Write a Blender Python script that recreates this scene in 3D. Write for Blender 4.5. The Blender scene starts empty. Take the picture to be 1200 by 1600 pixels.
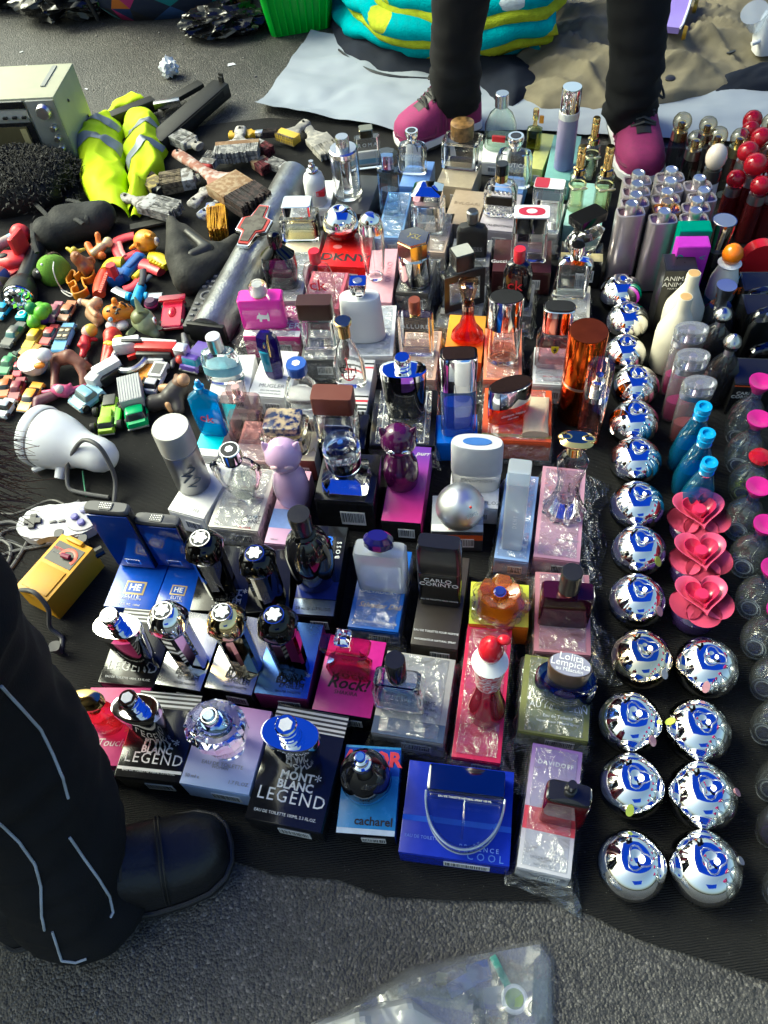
import bpy,bmesh,math,random
from mathutils import Vector,Matrix,noise as mnoise
from mathutils.bvhtree import BVHTree
rnd = random.Random(7)
S = bpy.context.scene
C = S.collection
R = math.radians
# ---------------------------------------------------------------- camera
CAM_H,PITCH,ROLL,FPX = 1.0,R(54.0),R(7.0),1250.0
EYE = Vector((0,0,CAM_H))
FWD = Vector((0,math.cos(PITCH),-math.sin(PITCH)))
_dw = -Vector((0,math.sin(PITCH),math.cos(PITCH)))
_r0 = Vector((1,0,0))
RC = math.cos(ROLL)*_r0 + math.sin(ROLL)*_dw
DC = -math.sin(ROLL)*_r0 + math.cos(ROLL)*_dw
cd = bpy.data.cameras.new('camera'); cam = bpy.data.objects.new('camera',cd); C.objects.link(cam)
m3 = Matrix((RC,-DC,-FWD)).transposed()
cam.matrix_world = Matrix.Translation(EYE) @ m3.to_4x4()
cd.sensor_fit = 'VERTICAL'; cd.angle = 2*math.atan(800/FPX); cd.clip_start = .02; cd.clip_end = 500
S.camera = cam
# ---------------------------------------------------------------- sky, sun, exposure
SUN_DIR = Vector((-.62,.34,.70)).normalized()
wld = bpy.data.worlds.new('World'); S.world = wld; wld.use_nodes = True
nt = wld.node_tree; bg = nt.nodes['Background']
sky = nt.nodes.new('ShaderNodeTexSky'); sky.sky_type = 'NISHITA'; sky.sun_disc = False
sky.sun_elevation = math.asin(SUN_DIR.z); sky.sun_rotation = math.atan2(SUN_DIR.x,SUN_DIR.y)
sky.dust_density = 9.0; sky.air_density = 1.0; sky.ozone_density = .6
nt.links.new(sky.outputs[0],bg.inputs[0]); bg.inputs[1].default_value = .15
sl = bpy.data.lights.new('sun','SUN'); sun = bpy.data.objects.new('sun',sl); C.objects.link(sun)
sl.energy = 1.05; sl.angle = R(28); sl.color = (1,.97,.92)
sun.rotation_euler = (-SUN_DIR).to_track_quat('-Z','Y').to_euler()
S.view_settings.view_transform = 'Standard'; S.view_settings.look = 'None'
S.view_settings.gamma = 1.0; S.view_settings.exposure = 1.12
S.view_settings.use_white_balance = True; S.view_settings.white_balance_temperature = 6350; S.view_settings.white_balance_tint = -14
S.render.engine = 'CYCLES'
cy = S.cycles
cy.use_denoising = True
try: cy.denoiser = 'OPENIMAGEDENOISE'
except Exception: pass
cy.max_bounces = 14; cy.transmission_bounces = 12; cy.transparent_max_bounces = 40; cy.glossy_bounces = 6; cy.diffuse_bounces = 3
cy.caustics_refractive = True; cy.caustics_reflective = False; cy.blur_glossy = .5; cy.sample_clamp_indirect = 6
# ---------------------------------------------------------------- photo pixel -> place
class PX(tuple):
 pass
def px(x,y,s=1.0):
 p = PX((x,y)); p.s = s; return p
def zoomer(ox,oy,s):
 return lambda x,y: px(ox + x/s,oy + y/s,s)
za = zoomer(0,0,2.857); zb = zoomer(400,0,2.857); zc = zoomer(780,0,2.857); zd = zoomer(0,320,3.75)
ze = zoomer(260,200,3.333); zf = zoomer(560,160,3.529); zg = zoomer(860,220,3.529); zh = zoomer(260,420,3.333)
zi = zoomer(560,480,3.333); zj = zoomer(880,420,3.75); zk = zoomer(0,600,3.529); zl = zoomer(140,640,3.158)
zm = zoomer(420,760,3.158); zn = zoomer(660,840,3.529); zo = zoomer(100,900,3.0); zp = zoomer(380,1040,2.727)
zq = zoomer(880,740,3.75); zr = zoomer(880,1060,3.75); zs = zoomer(0,900,2.5); zt = zoomer(400,1280,1.5)
zu = zoomer(0,320,6.667); zv = zoomer(0,460,6.667); zw = zoomer(120,340,6.0); zx = zoomer(120,480,6.0)
def ray(p):
 return (FWD + RC*((p[0]-600)/FPX) + DC*((p[1]-800)/FPX))
def at(p,z=0.0):
 d = ray(p); t = (z - CAM_H)/d.z
 return EYE + d*t
def proj(v):
 d = Vector(v) - EYE; k = d.dot(FWD)
 return (600 + FPX*d.dot(RC)/k,800 + FPX*d.dot(DC)/k)
def depth(v): return (Vector(v) - EYE).dot(FWD)
def mpp(v,s=1.0): return depth(v)/FPX/s         # metres per zoom pixel at a place
def height_over(b,top):
 """height of a vertical line standing at b whose end is seen at pixel top"""
 d = ray(top).normalized(); w0 = Vector(b) - EYE; u = Vector((0,0,1))
 bb = d.dot(u); dd = d.dot(w0); ee = u.dot(w0)
 return (bb*dd - ee)/(1 - bb*bb)
# ---------------------------------------------------------------- materials
MATS = {}
def newmat(key):
 m = bpy.data.materials.new(key); m.use_nodes = True
 return m,m.node_tree,m.node_tree.nodes,m.node_tree.links
def col4(c): return (c[0],c[1],c[2],1)
def principled(key,c,rough=.4,metal=0.,coat=0.,var=.12,vscale=40.,bump=0.,bscale=300.,spec=.5,trans=0.,ior=1.45,sub=0.,grad=None,aniso=None):
 """one surface: colour with slight uneven wear, fine relief"""
 if key in MATS: return MATS[key]
 m,t,N,L = newmat(key); b = N['Principled BSDF']
 tc = N.new('ShaderNodeTexCoord')
 nz = N.new('ShaderNodeTexNoise'); nz.inputs['Scale'].default_value = vscale; nz.inputs['Detail'].default_value = 5
 L.new(tc.outputs['Object'],nz.inputs['Vector'])
 mix = N.new('ShaderNodeMix'); mix.data_type = 'RGBA'; mix.blend_type = 'MULTIPLY'
 rp = N.new('ShaderNodeValToRGB'); rp.color_ramp.elements[0].position = .3; rp.color_ramp.elements[1].position = .75
 k = 1 - var; rp.color_ramp.elements[0].color = (k,k,k,1); rp.color_ramp.elements[1].color = (1,1,1,1)
 L.new(nz.outputs['Fac'],rp.inputs['Fac'])
 mix.inputs['Factor'].default_value = 1
 if grad:
  sp = N.new('ShaderNodeSeparateXYZ'); L.new(tc.outputs['Object'],sp.inputs[0])
  mr = N.new('ShaderNodeMapRange'); mr.inputs['From Min'].default_value = grad[1]; mr.inputs['From Max'].default_value = grad[2]
  L.new(sp.outputs[grad[3] if len(grad) > 3 else 1],mr.inputs['Value'])
  gr = N.new('ShaderNodeValToRGB'); L.new(mr.outputs[0],gr.inputs['Fac'])
  gr.color_ramp.elements[0].color = col4(c); gr.color_ramp.elements[1].color = col4(grad[0])
  L.new(gr.outputs[0],mix.inputs[6])
 else:
  mix.inputs[6].default_value = col4(c)
 L.new(rp.outputs[0],mix.inputs[7]); L.new(mix.outputs[2],b.inputs['Base Color'])
 rr = N.new('ShaderNodeMapRange'); rr.inputs['To Min'].default_value = max(.0,rough*.75); rr.inputs['To Max'].default_value = min(1,rough*1.3)
 L.new(nz.outputs['Fac'],rr.inputs['Value']); L.new(rr.outputs[0],b.inputs['Roughness'])
 b.inputs['Metallic'].default_value = metal; b.inputs['Coat Weight'].default_value = coat
 b.inputs['Specular IOR Level'].default_value = spec
 b.inputs['Transmission Weight'].default_value = trans; b.inputs['IOR'].default_value = ior
 if sub: b.inputs['Subsurface Weight'].default_value = sub; b.inputs['Subsurface Radius'].default_value = (.01,.008,.006)
 if bump:
  n2 = N.new('ShaderNodeTexNoise'); n2.inputs['Scale'].default_value = bscale; n2.inputs['Detail'].default_value = 3
  L.new(tc.outputs['Object'],n2.inputs['Vector'])
  bp = N.new('ShaderNodeBump'); bp.inputs['Strength'].default_value = bump; bp.inputs['Distance'].default_value = .002
  L.new(n2.outputs['Fac'],bp.inputs['Height']); L.new(bp.outputs[0],b.inputs['Normal'])
 MATS[key] = m; return m
def ck(c): return '_'.join('%02d' % int(x*99) for x in c)
def plastic(c,rough=.3,var=.08): return principled('plastic_%s_%d' % (ck(c),rough*100),c,rough,var=var,coat=.15)
def card(c,rough=.34,var=.14): return principled('card_%s_%d' % (ck(c),rough*100),c,rough,var=var,vscale=110,bump=.03,bscale=500,coat=.12)
def metal(c=(.85,.85,.87),rough=.08,var=.06): return principled('metal_%s_%d' % (ck(c),rough*100),c,rough,1.0,var=var)
def cloth(c,var=.3): return principled('cloth_%s' % ck(c),c,.9,var=var,vscale=25,bump=.35,bscale=900,spec=.2)
def crystal(c=(1,1,1),rough=0.): return principled('crystal_%s_%d' % (ck(c),rough*100),c,rough,trans=1.,ior=1.47,var=.0)
def glass(c=(.97,.985,.98),edge=.36,rough=.02,haze=0.):
 """thin-walled glass: lets light through, mirrors at grazing angles, denser where seen edge-on"""
 key = 'glass_%s_%d_%d_%d' % (ck(c),edge*100,rough*100,haze*100)
 if key in MATS: return MATS[key]
 m,t,N,L = newmat(key)
 for n in list(N):
  if n.type == 'BSDF_PRINCIPLED': N.remove(n)
 out = [n for n in N if n.type == 'OUTPUT_MATERIAL'][0]
 lw = N.new('ShaderNodeLayerWeight'); lw.inputs['Blend'].default_value = .5
 pw = N.new('ShaderNodeMath'); pw.operation = 'POWER'; pw.inputs[1].default_value = 1.9; L.new(lw.outputs['Facing'],pw.inputs[0])
 mx = N.new('ShaderNodeMix'); mx.data_type = 'RGBA'; mx.inputs[6].default_value = col4(c)
 mx.inputs[7].default_value = col4([(x**2.2)*edge for x in c]); L.new(pw.outputs[0],mx.inputs['Factor'])
 tr = N.new('ShaderNodeBsdfTransparent'); L.new(mx.outputs[2],tr.inputs[0])
 gl = N.new('ShaderNodeBsdfGlossy'); gl.inputs['Roughness'].default_value = rough
 p5 = N.new('ShaderNodeMath'); p5.operation = 'POWER'; p5.inputs[1].default_value = 3.2; L.new(lw.outputs['Facing'],p5.inputs[0])
 ad = N.new('ShaderNodeMath'); ad.operation = 'MULTIPLY_ADD'; ad.inputs[1].default_value = .85; ad.inputs[2].default_value = .075; ad.use_clamp = True; L.new(p5.outputs[0],ad.inputs[0])
 a = tr.outputs[0]
 if haze:
  df = N.new('ShaderNodeBsdfTranslucent'); df.inputs[0].default_value = col4(c)
  d2 = N.new('ShaderNodeBsdfDiffuse'); d2.inputs[0].default_value = col4(c)
  hm = N.new('ShaderNodeMixShader'); hm.inputs[0].default_value = .6; L.new(df.outputs[0],hm.inputs[1]); L.new(d2.outputs[0],hm.inputs[2])
  h2 = N.new('ShaderNodeMixShader'); h2.inputs[0].default_value = haze; L.new(a,h2.inputs[1]); L.new(hm.outputs[0],h2.inputs[2]); a = h2.outputs[0]
 ms = N.new('ShaderNodeMixShader'); L.new(ad.outputs[0],ms.inputs[0]); L.new(a,ms.inputs[1]); L.new(gl.outputs[0],ms.inputs[2])
 L.new(ms.outputs[0],out.inputs[0]); MATS[key] = m; return m
def film():
 """crumpled clear cellophane"""
 if 'film' in MATS: return MATS['film']
 m,t,N,L = newmat('film')
 for n in list(N):
  if n.type == 'BSDF_PRINCIPLED': N.remove(n)
 out = [n for n in N if n.type == 'OUTPUT_MATERIAL'][0]
 tc = N.new('ShaderNodeTexCoord')
 v = N.new('ShaderNodeTexVoronoi'); v.feature = 'F1'; v.inputs['Scale'].default_value = 48
 nz = N.new('ShaderNodeTexNoise'); nz.inputs['Scale'].default_value = 55; nz.inputs['Detail'].default_value = 4; nz.inputs['Distortion'].default_value = 1.2
 L.new(tc.outputs['Object'],v.inputs['Vector']); L.new(tc.outputs['Object'],nz.inputs['Vector'])
 sm = N.new('ShaderNodeMath'); sm.operation = 'ADD'; L.new(v.outputs['Distance'],sm.inputs[0]); L.new(nz.outputs['Fac'],sm.inputs[1])
 bp = N.new('ShaderNodeBump'); bp.inputs['Strength'].default_value = 1.; bp.inputs['Distance'].default_value = .007; L.new(sm.outputs[0],bp.inputs['Height'])
 tr = N.new('ShaderNodeBsdfTransparent'); tr.inputs[0].default_value = (.93,.95,.97,1)
 gl = N.new('ShaderNodeBsdfGlossy'); gl.inputs['Roughness'].default_value = .12; L.new(bp.outputs[0],gl.inputs['Normal'])
 df = N.new('ShaderNodeBsdfDiffuse'); df.inputs[0].default_value = (.8,.82,.85,1); L.new(bp.outputs[0],df.inputs['Normal'])
 lw = N.new('ShaderNodeLayerWeight'); lw.inputs['Blend'].default_value = .35; L.new(bp.outputs[0],lw.inputs['Normal'])
 m1 = N.new('ShaderNodeMixShader'); m1.inputs[0].default_value = .07; L.new(tr.outputs[0],m1.inputs[1]); L.new(df.outputs[0],m1.inputs[2])
 mm = N.new('ShaderNodeMapRange'); mm.inputs['To Min'].default_value = .08; mm.inputs['To Max'].default_value = .75; L.new(lw.outputs['Facing'],mm.inputs['Value'])
 m2 = N.new('ShaderNodeMixShader'); L.new(mm.outputs[0],m2.inputs[0]); L.new(m1.outputs[0],m2.inputs[1]); L.new(gl.outputs[0],m2.inputs[2])
 L.new(m2.outputs[0],out.inputs[0]); MATS['film'] = m; return m
WHITE = (.82,.82,.82); BLACK = (.012,.012,.014); CHROME = metal((.9,.9,.91),.03,0.); DOMEC = principled('smudged_chrome',(.88,.88,.89),.06,1.,var=.1,vscale=30,bump=.012,bscale=90); STEEL = metal((.62,.62,.64),.25)
GOLD = metal((.83,.6,.25),.12); BLK = plastic(BLACK,.15); WHT = plastic(WHITE,.35); SILV = metal((.7,.7,.72),.3)
GLASS = glass(); CRYS = crystal()
INKW = plastic((.8,.8,.8),.5); INKK = plastic((.015,.015,.015),.5); INKG = plastic((.28,.28,.3),.5); INKR = plastic((.6,.03,.05),.4)
INKGOLD = plastic((.55,.4,.16),.35)
# ---------------------------------------------------------------- mesh helpers
def finish(bm,sharp=35):
 bmesh.ops.recalc_face_normals(bm,faces=bm.faces)
 a = R(sharp)
 for f in bm.faces: f.smooth = True
 for e in bm.edges:
  if len(e.link_faces) == 2:
   e.smooth = e.calc_face_angle(0) < a
  else: e.smooth = True
def link(name,me,mat=None,parent=None,loc=None,rot=None):
 o = bpy.data.objects.new(name,me); C.objects.link(o)
 if mat is not None and isinstance(me,bpy.types.Mesh) and not me.materials: me.materials.append(mat)
 if parent is not None: o.parent = parent
 if loc is not None: o.location = loc
 if rot is not None: o.rotation_euler = rot
 return o
def obj(name,bm,mat,parent=None,loc=None,rot=None,sharp=35,keep=False):
 if not keep: finish(bm,sharp)
 me = bpy.data.meshes.new(name); bm.to_mesh(me); bm.free()
 return link(name,me,mat,parent,loc,rot)
def tag(o,label,cat,group=None,kind=None):
 if label: o['label'] = label
 if cat: o['category'] = cat
 if group: o['group'] = group
 if kind: o['kind'] = kind
 return o
def empty(name,loc,rz=0):
 o = bpy.data.objects.new(name,None); C.objects.link(o); o.location = loc; o.rotation_euler = (0,0,rz); o.empty_display_size = .02
 return o
def copy_tree(o,parent=None):
 c = o.copy(); C.objects.link(c); c.parent = parent
 for ch in list(o.children): copy_tree(ch,c)
 return c
def ring_pts(rx,ry,n,seg):
 out = []
 for i in range(seg):
  t = 2*math.pi*i/seg
  if n < 0:
   k = -n; a = (t + math.pi/k) % (2*math.pi/k) - math.pi/k
   q = math.cos(math.pi/k)/math.cos(a); out.append((rx*q*math.cos(t),ry*q*math.sin(t)))
  else:
   ct,st = math.cos(t),math.sin(t); e = 2/n
   out.append((rx*math.copysign(abs(ct)**e,ct),ry*math.copysign(abs(st)**e,st)))
 return out
def loft(secs,seg=24,sx=1.,sz=1.,bm=None,closed=True):
 """stack of superellipse rings: (z, rx, ry, n, ox, oy); n<0 = regular polygon of -n sides"""
 bm = bm or bmesh.new(); rings = []
 for s in secs:
  z,rx,ry,n = s[:4]; ox = s[4] if len(s) > 4 else 0; oy = s[5] if len(s) > 5 else 0
  rings.append([bm.verts.new(((x+ox)*sx,(y+oy)*sx,z*sz)) for x,y in ring_pts(max(rx,1e-4),max(ry,1e-4),n,seg)])
 for a,b in zip(rings,rings[1:]):
  for i in range(seg):
   j = (i+1) % seg; bm.faces.new((a[i],a[j],b[j],b[i]))
 if closed:
  bm.faces.new(list(reversed(rings[0]))); bm.faces.new(rings[-1])
 return bm
def add_box(bm,c,s,rz=0,bev=0,rot=None):
 r = bmesh.ops.create_cube(bm,size=1.0)
 M = Matrix.Translation(c) @ (rot.to_4x4() if rot is not None else Matrix.Rotation(rz,4,'Z')) @ Matrix.Diagonal((*s,1))
 bmesh.ops.transform(bm,matrix=M,verts=r['verts'])
 if bev:
  es = list({e for v in r['verts'] for e in v.link_edges})
  bmesh.ops.bevel(bm,geom=es,offset=bev,segments=2,affect='EDGES',profile=.6)
 return bm
def boxbm(c,s,rz=0,bev=0): return add_box(bmesh.new(),c,s,rz,bev)
def tube(pts,rads,seg=10,bm=None,flat=1.0,caps=True):
 """swept tube along points with a radius each"""
 bm = bm or bmesh.new(); pts = [Vector(p) for p in pts]; n = len(pts)
 if not hasattr(rads,'__len__'): rads = [rads]*n
 rings = []; ref = None
 for i,p in enumerate(pts):
  t = (pts[min(i+1,n-1)] - pts[max(i-1,0)]).normalized()
  if ref is None: ref = Vector((0,0,1)) if abs(t.z) < .9 else Vector((1,0,0))
  s = t.cross(ref).normalized(); u = s.cross(t).normalized(); ref = u
  rings.append([bm.verts.new(p + (s*math.cos(2*math.pi*k/seg) + u*flat*math.sin(2*math.pi*k/seg))*rads[i]) for k in range(seg)])
 for a,b in zip(rings,rings[1:]):
  for k in range(seg):
   j = (k+1) % seg; bm.faces.new((a[k],a[j],b[j],b[k]))
 if caps:
  bm.faces.new(list(reversed(rings[0]))); bm.faces.new(rings[-1])
 return bm
def smooth_path(pts,n=6):
 pts = [Vector(p) for p in pts]; out = []
 for i in range(len(pts)-1):
  p0,p1,p2,p3 = pts[max(i-1,0)],pts[i],pts[i+1],pts[min(i+2,len(pts)-1)]
  for k in range(n):
   t = k/n
   out.append(.5*((2*p1) + (p2-p0)*t + (2*p0-5*p1+4*p2-p3)*t*t + (3*p1-p0-3*p2+p3)*t**3))
 out.append(pts[-1]); return out
def prism(outline,h,bm=None,z0=0,bev=0):
 bm = bm or bmesh.new()
 a = [bm.verts.new((x,y,z0)) for x,y in outline]; b = [bm.verts.new((x,y,z0+h)) for x,y in outline]
 f1 = bm.faces.new(list(reversed(a))); f2 = bm.faces.new(b); n = len(a)
 for i in range(n):
  j = (i+1) % n; bm.faces.new((a[i],a[j],b[j],b[i]))
 if bev: bmesh.ops.bevel(bm,geom=list(f2.edges)+list(f1.edges),offset=bev,segments=2,affect='EDGES')
 return bm
def ball(c,r,bm=None,u=16,v=10,s=(1,1,1)):
 bm = bm or bmesh.new()
 q = bmesh.ops.create_uvsphere(bm,u_segments=u,v_segments=v,radius=1)
 bmesh.ops.transform(bm,matrix=Matrix.Translation(c) @ Matrix.Diagonal((r*s[0],r*s[1],r*s[2],1)),verts=q['verts'])
 return bm
def capsule(a,b,ra,rb,bm):
 a,b = Vector(a),Vector(b); ball(a,ra,bm,12,8); ball(b,rb,bm,12,8)
 if (a-b).length > 1e-5: tube([a,a.lerp(b,.5),b],[ra,(ra+rb)/2,rb],12,bm)
 return bm
def fused(name,caps,mat,parent,vox,scale=1.0,smooth=3):
 """one continuous body: capsules melted together"""
 bm = bmesh.new()
 for c in caps:
  a = Vector(c[0])*scale; b = Vector(c[1])*scale
  capsule(a,b,c[2]*scale,(c[3] if len(c) > 3 else c[2])*scale,bm)
 me = bpy.data.meshes.new(name); bm.to_mesh(me); bm.free()
 o = link(name,me,None)
 md = o.modifiers.new('r','REMESH'); md.mode = 'VOXEL'; md.voxel_size = vox; md.use_smooth_shade = True
 ms = o.modifiers.new('s','SMOOTH'); ms.iterations = smooth; ms.factor = .5
 dg = bpy.context.evaluated_depsgraph_get(); me2 = bpy.data.meshes.new_from_object(o.evaluated_get(dg))
 o.modifiers.clear(); o.data = me2; bpy.data.meshes.remove(me)
 me2.name = name; me2.materials.clear(); me2.materials.append(mat); o.parent = parent
 for p in me2.polygons: p.use_smooth = True
 return o
TXT = {}
def text(s,size,mat,parent,loc,rot=(0,0,0),name='lettering',align='CENTER',ext=.00012,sx=1.,shear=0.,space=1.,bold=0.):
 key = (s,round(size,5),mat.name,align,sx,shear,space,bold)
 if key not in TXT:
  cu = bpy.data.curves.new('t','FONT'); cu.body = s; cu.size = size; cu.align_x = align; cu.align_y = 'CENTER'
  cu.extrude = ext; cu.resolution_u = 2; cu.shear = shear; cu.space_character = space; cu.offset = bold*size
  o = bpy.data.objects.new('t',cu); C.objects.link(o)
  dg = bpy.context.evaluated_depsgraph_get(); me = bpy.data.meshes.new_from_object(o.evaluated_get(dg))
  bpy.data.objects.remove(o); bpy.data.curves.remove(cu)
  me.materials.clear(); me.materials.append(mat); me.name = name
  if sx != 1.: me.transform(Matrix.Diagonal((sx,1,1,1)))
  TXT[key] = me
 o = link(name,TXT[key],None,parent,loc,rot); return o
def onto(parent_obj,pixel,objs=None):
 """where the sight line of a photo pixel first meets an object (world coords, normal)"""
 dg = bpy.context.evaluated_depsgraph_get()
 bv = BVHTree.FromObject(parent_obj,dg); mw = parent_obj.matrix_world; mi = mw.inverted()
 o = mi @ EYE; d = (mi.to_3x3() @ ray(pixel)).normalized()
 h = bv.ray_cast(o,d)
 return (mw @ h[0],(mw.to_3x3() @ h[1]).normalized()) if h[0] is not None else (None,None)
# ---------------------------------------------------------------- asphalt, cloth
GZ = .0065
def asphalt_mat():
 m,t,N,L = newmat('asphalt'); b = N['Principled BSDF']
 tc = N.new('ShaderNodeTexCoord')
 def nz(sc,det=4):
  n = N.new('ShaderNodeTexNoise'); n.inputs['Scale'].default_value = sc; n.inputs['Detail'].default_value = det; L.new(tc.outputs['Object'],n.inputs['Vector']); return n
 v = N.new('ShaderNodeTexVoronoi'); v.inputs['Scale'].default_value = 360; v.inputs['Randomness'].default_value = 1; L.new(tc.outputs['Object'],v.inputs['Vector'])
 v2 = N.new('ShaderNodeTexVoronoi'); v2.inputs['Scale'].default_value = 190; L.new(tc.outputs['Object'],v2.inputs['Vector'])
 big = nz(3.5,6); mid = nz(38,5)
 r1 = N.new('ShaderNodeValToRGB'); r1.color_ramp.elements[0].position = .25; r1.color_ramp.elements[1].position = .8
 r1.color_ramp.elements[0].color = (.034,.0337,.032,1); r1.color_ramp.elements[1].color = (.07,.0695,.066,1)
 L.new(mid.outputs['Fac'],r1.inputs['Fac'])
 # single stones: each cell its own grey, now and then a pale chip
 sp = N.new('ShaderNodeSeparateColor'); L.new(v.outputs['Color'],sp.inputs[0])
 r2 = N.new('ShaderNodeValToRGB'); r2.color_ramp.elements[0].color = (.5,.5,.5,1); r2.color_ramp.elements[1].color = (1.5,1.48,1.42,1)
 e = r2.color_ramp.elements.new(.93); e.color = (1.35,1.33,1.3,1); e = r2.color_ramp.elements.new(.975); e.color = (3.,2.9,2.8,1)
 r2.color_ramp.elements[-1].color = (2.6,2.5,2.4,1)
 L.new(sp.outputs[0],r2.inputs['Fac'])
 mu = N.new('ShaderNodeMix'); mu.data_type = 'RGBA'; mu.blend_type = 'MULTIPLY'; mu.inputs['Factor'].default_value = 1
 L.new(r1.outputs[0],mu.inputs[6]); L.new(r2.outputs[0],mu.inputs[7])
 r3 = N.new('ShaderNodeValToRGB'); r3.color_ramp.elements[0].position = .3; r3.color_ramp.elements[1].position = .72
 r3.color_ramp.elements[0].color = (.6,.6,.61,1); r3.color_ramp.elements[1].color = (1.25,1.22,1.18,1); L.new(big.outputs['Fac'],r3.inputs['Fac'])
 m2 = N.new('ShaderNodeMix'); m2.data_type = 'RGBA'; m2.blend_type = 'MULTIPLY'; m2.inputs['Factor'].default_value = 1
 L.new(mu.outputs[2],m2.inputs[6]); L.new(r3.outputs[0],m2.inputs[7]); L.new(m2.outputs[2],b.inputs['Base Color'])
 b.inputs['Roughness'].default_value = .5
 ad = N.new('ShaderNodeMath'); ad.operation = 'ADD'; L.new(v.outputs['Distance'],ad.inputs[0])
 mu3 = N.new('ShaderNodeMath'); mu3.operation = 'MULTIPLY'; mu3.inputs[1].default_value = .8; L.new(v2.outputs['Distance'],mu3.inputs[0]); L.new(mu3.outputs[0],ad.inputs[1])
 bp = N.new('ShaderNodeBump'); bp.invert = True; bp.inputs['Strength'].default_value = .9; bp.inputs['Distance'].default_value = .0011
 L.new(ad.outputs[0],bp.inputs['Height']); L.new(bp.outputs[0],b.inputs['Normal'])
 return m
bm = bmesh.new(); s = 150
vs = [bm.verts.new(p) for p in ((-s,-s,0),(s,-s,0),(s,s,0),(-s,s,0))]; bm.faces.new(vs)
g = obj('asphalt_ground',bm,asphalt_mat()); g['kind'] = 'structure'
# loose grit
bm = bmesh.new()
for i in range(170):
 p = at((rnd.uniform(-50,1250),rnd.choice((rnd.uniform(1380,1640),rnd.uniform(20,260)))))
 r = rnd.uniform(.0008,.0026) * (1 if p.y < .6 else 1.6)
 q = bmesh.ops.create_icosphere(bm,subdivisions=1,radius=r)
 for vv in q['verts']: vv.co = Vector((vv.co.x*rnd.uniform(.7,1.2),vv.co.y*rnd.uniform(.7,1.2),vv.co.z*.7)) + Vector((p.x,p.y,r*.3))
g = obj('grit',bm,principled('grit_stone',(.2,.195,.185),.8,var=.6,vscale=12)); g['kind'] = 'stuff'; g['label'] = 'loose pale grit scattered over the asphalt'; g['category'] = 'grit'
def sheet(front,back,nu,nv,hgt,fold=None):
 """cloth sheet between two edge polylines given as photo pixels on the ground"""
 def poly(ps,t):
  ps = [at(p) for p in ps]; L_ = [0]
  for a,b in zip(ps,ps[1:]): L_.append(L_[-1] + (b-a).length)
  d = t*L_[-1]
  for i in range(len(ps)-1):
   if d <= L_[i+1] or i == len(ps)-2:
    return ps[i].lerp(ps[i+1],(d-L_[i])/max(L_[i+1]-L_[i],1e-6))
 bm = bmesh.new(); rows = []
 for j in range(nv+1):
  tv = j/nv; row = []
  for i in range(nu+1):
   a,b = poly(front,i/nu),poly(back,i/nu); p = a.lerp(b,tv)
   row.append(bm.verts.new((p.x,p.y,hgt(p,i/nu,tv))))
  rows.append(row)
 for j in range(nv):
  for i in range(nu): bm.faces.new((rows[j][i],rows[j][i+1],rows[j+1][i+1],rows[j+1][i]))
 return bm
def cloth_h(p,u,v):
 n = mnoise.noise(Vector((p.x*9,p.y*14,0)))*.0012 + mnoise.noise(Vector((p.x*40,p.y*60,3)))*.0006
 e = max(0,1 - v/.10)
 w = e*(.006*abs(mnoise.noise(Vector((p.x*7 + p.y*3,p.y*26,5)))) + .004*abs(math.sin(p.y*150 + 4*mnoise.noise(Vector((p.x*5,p.y*5,1))))))
 return .0042 + n + w*(1 if v > .012 else v/.012)
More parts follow.
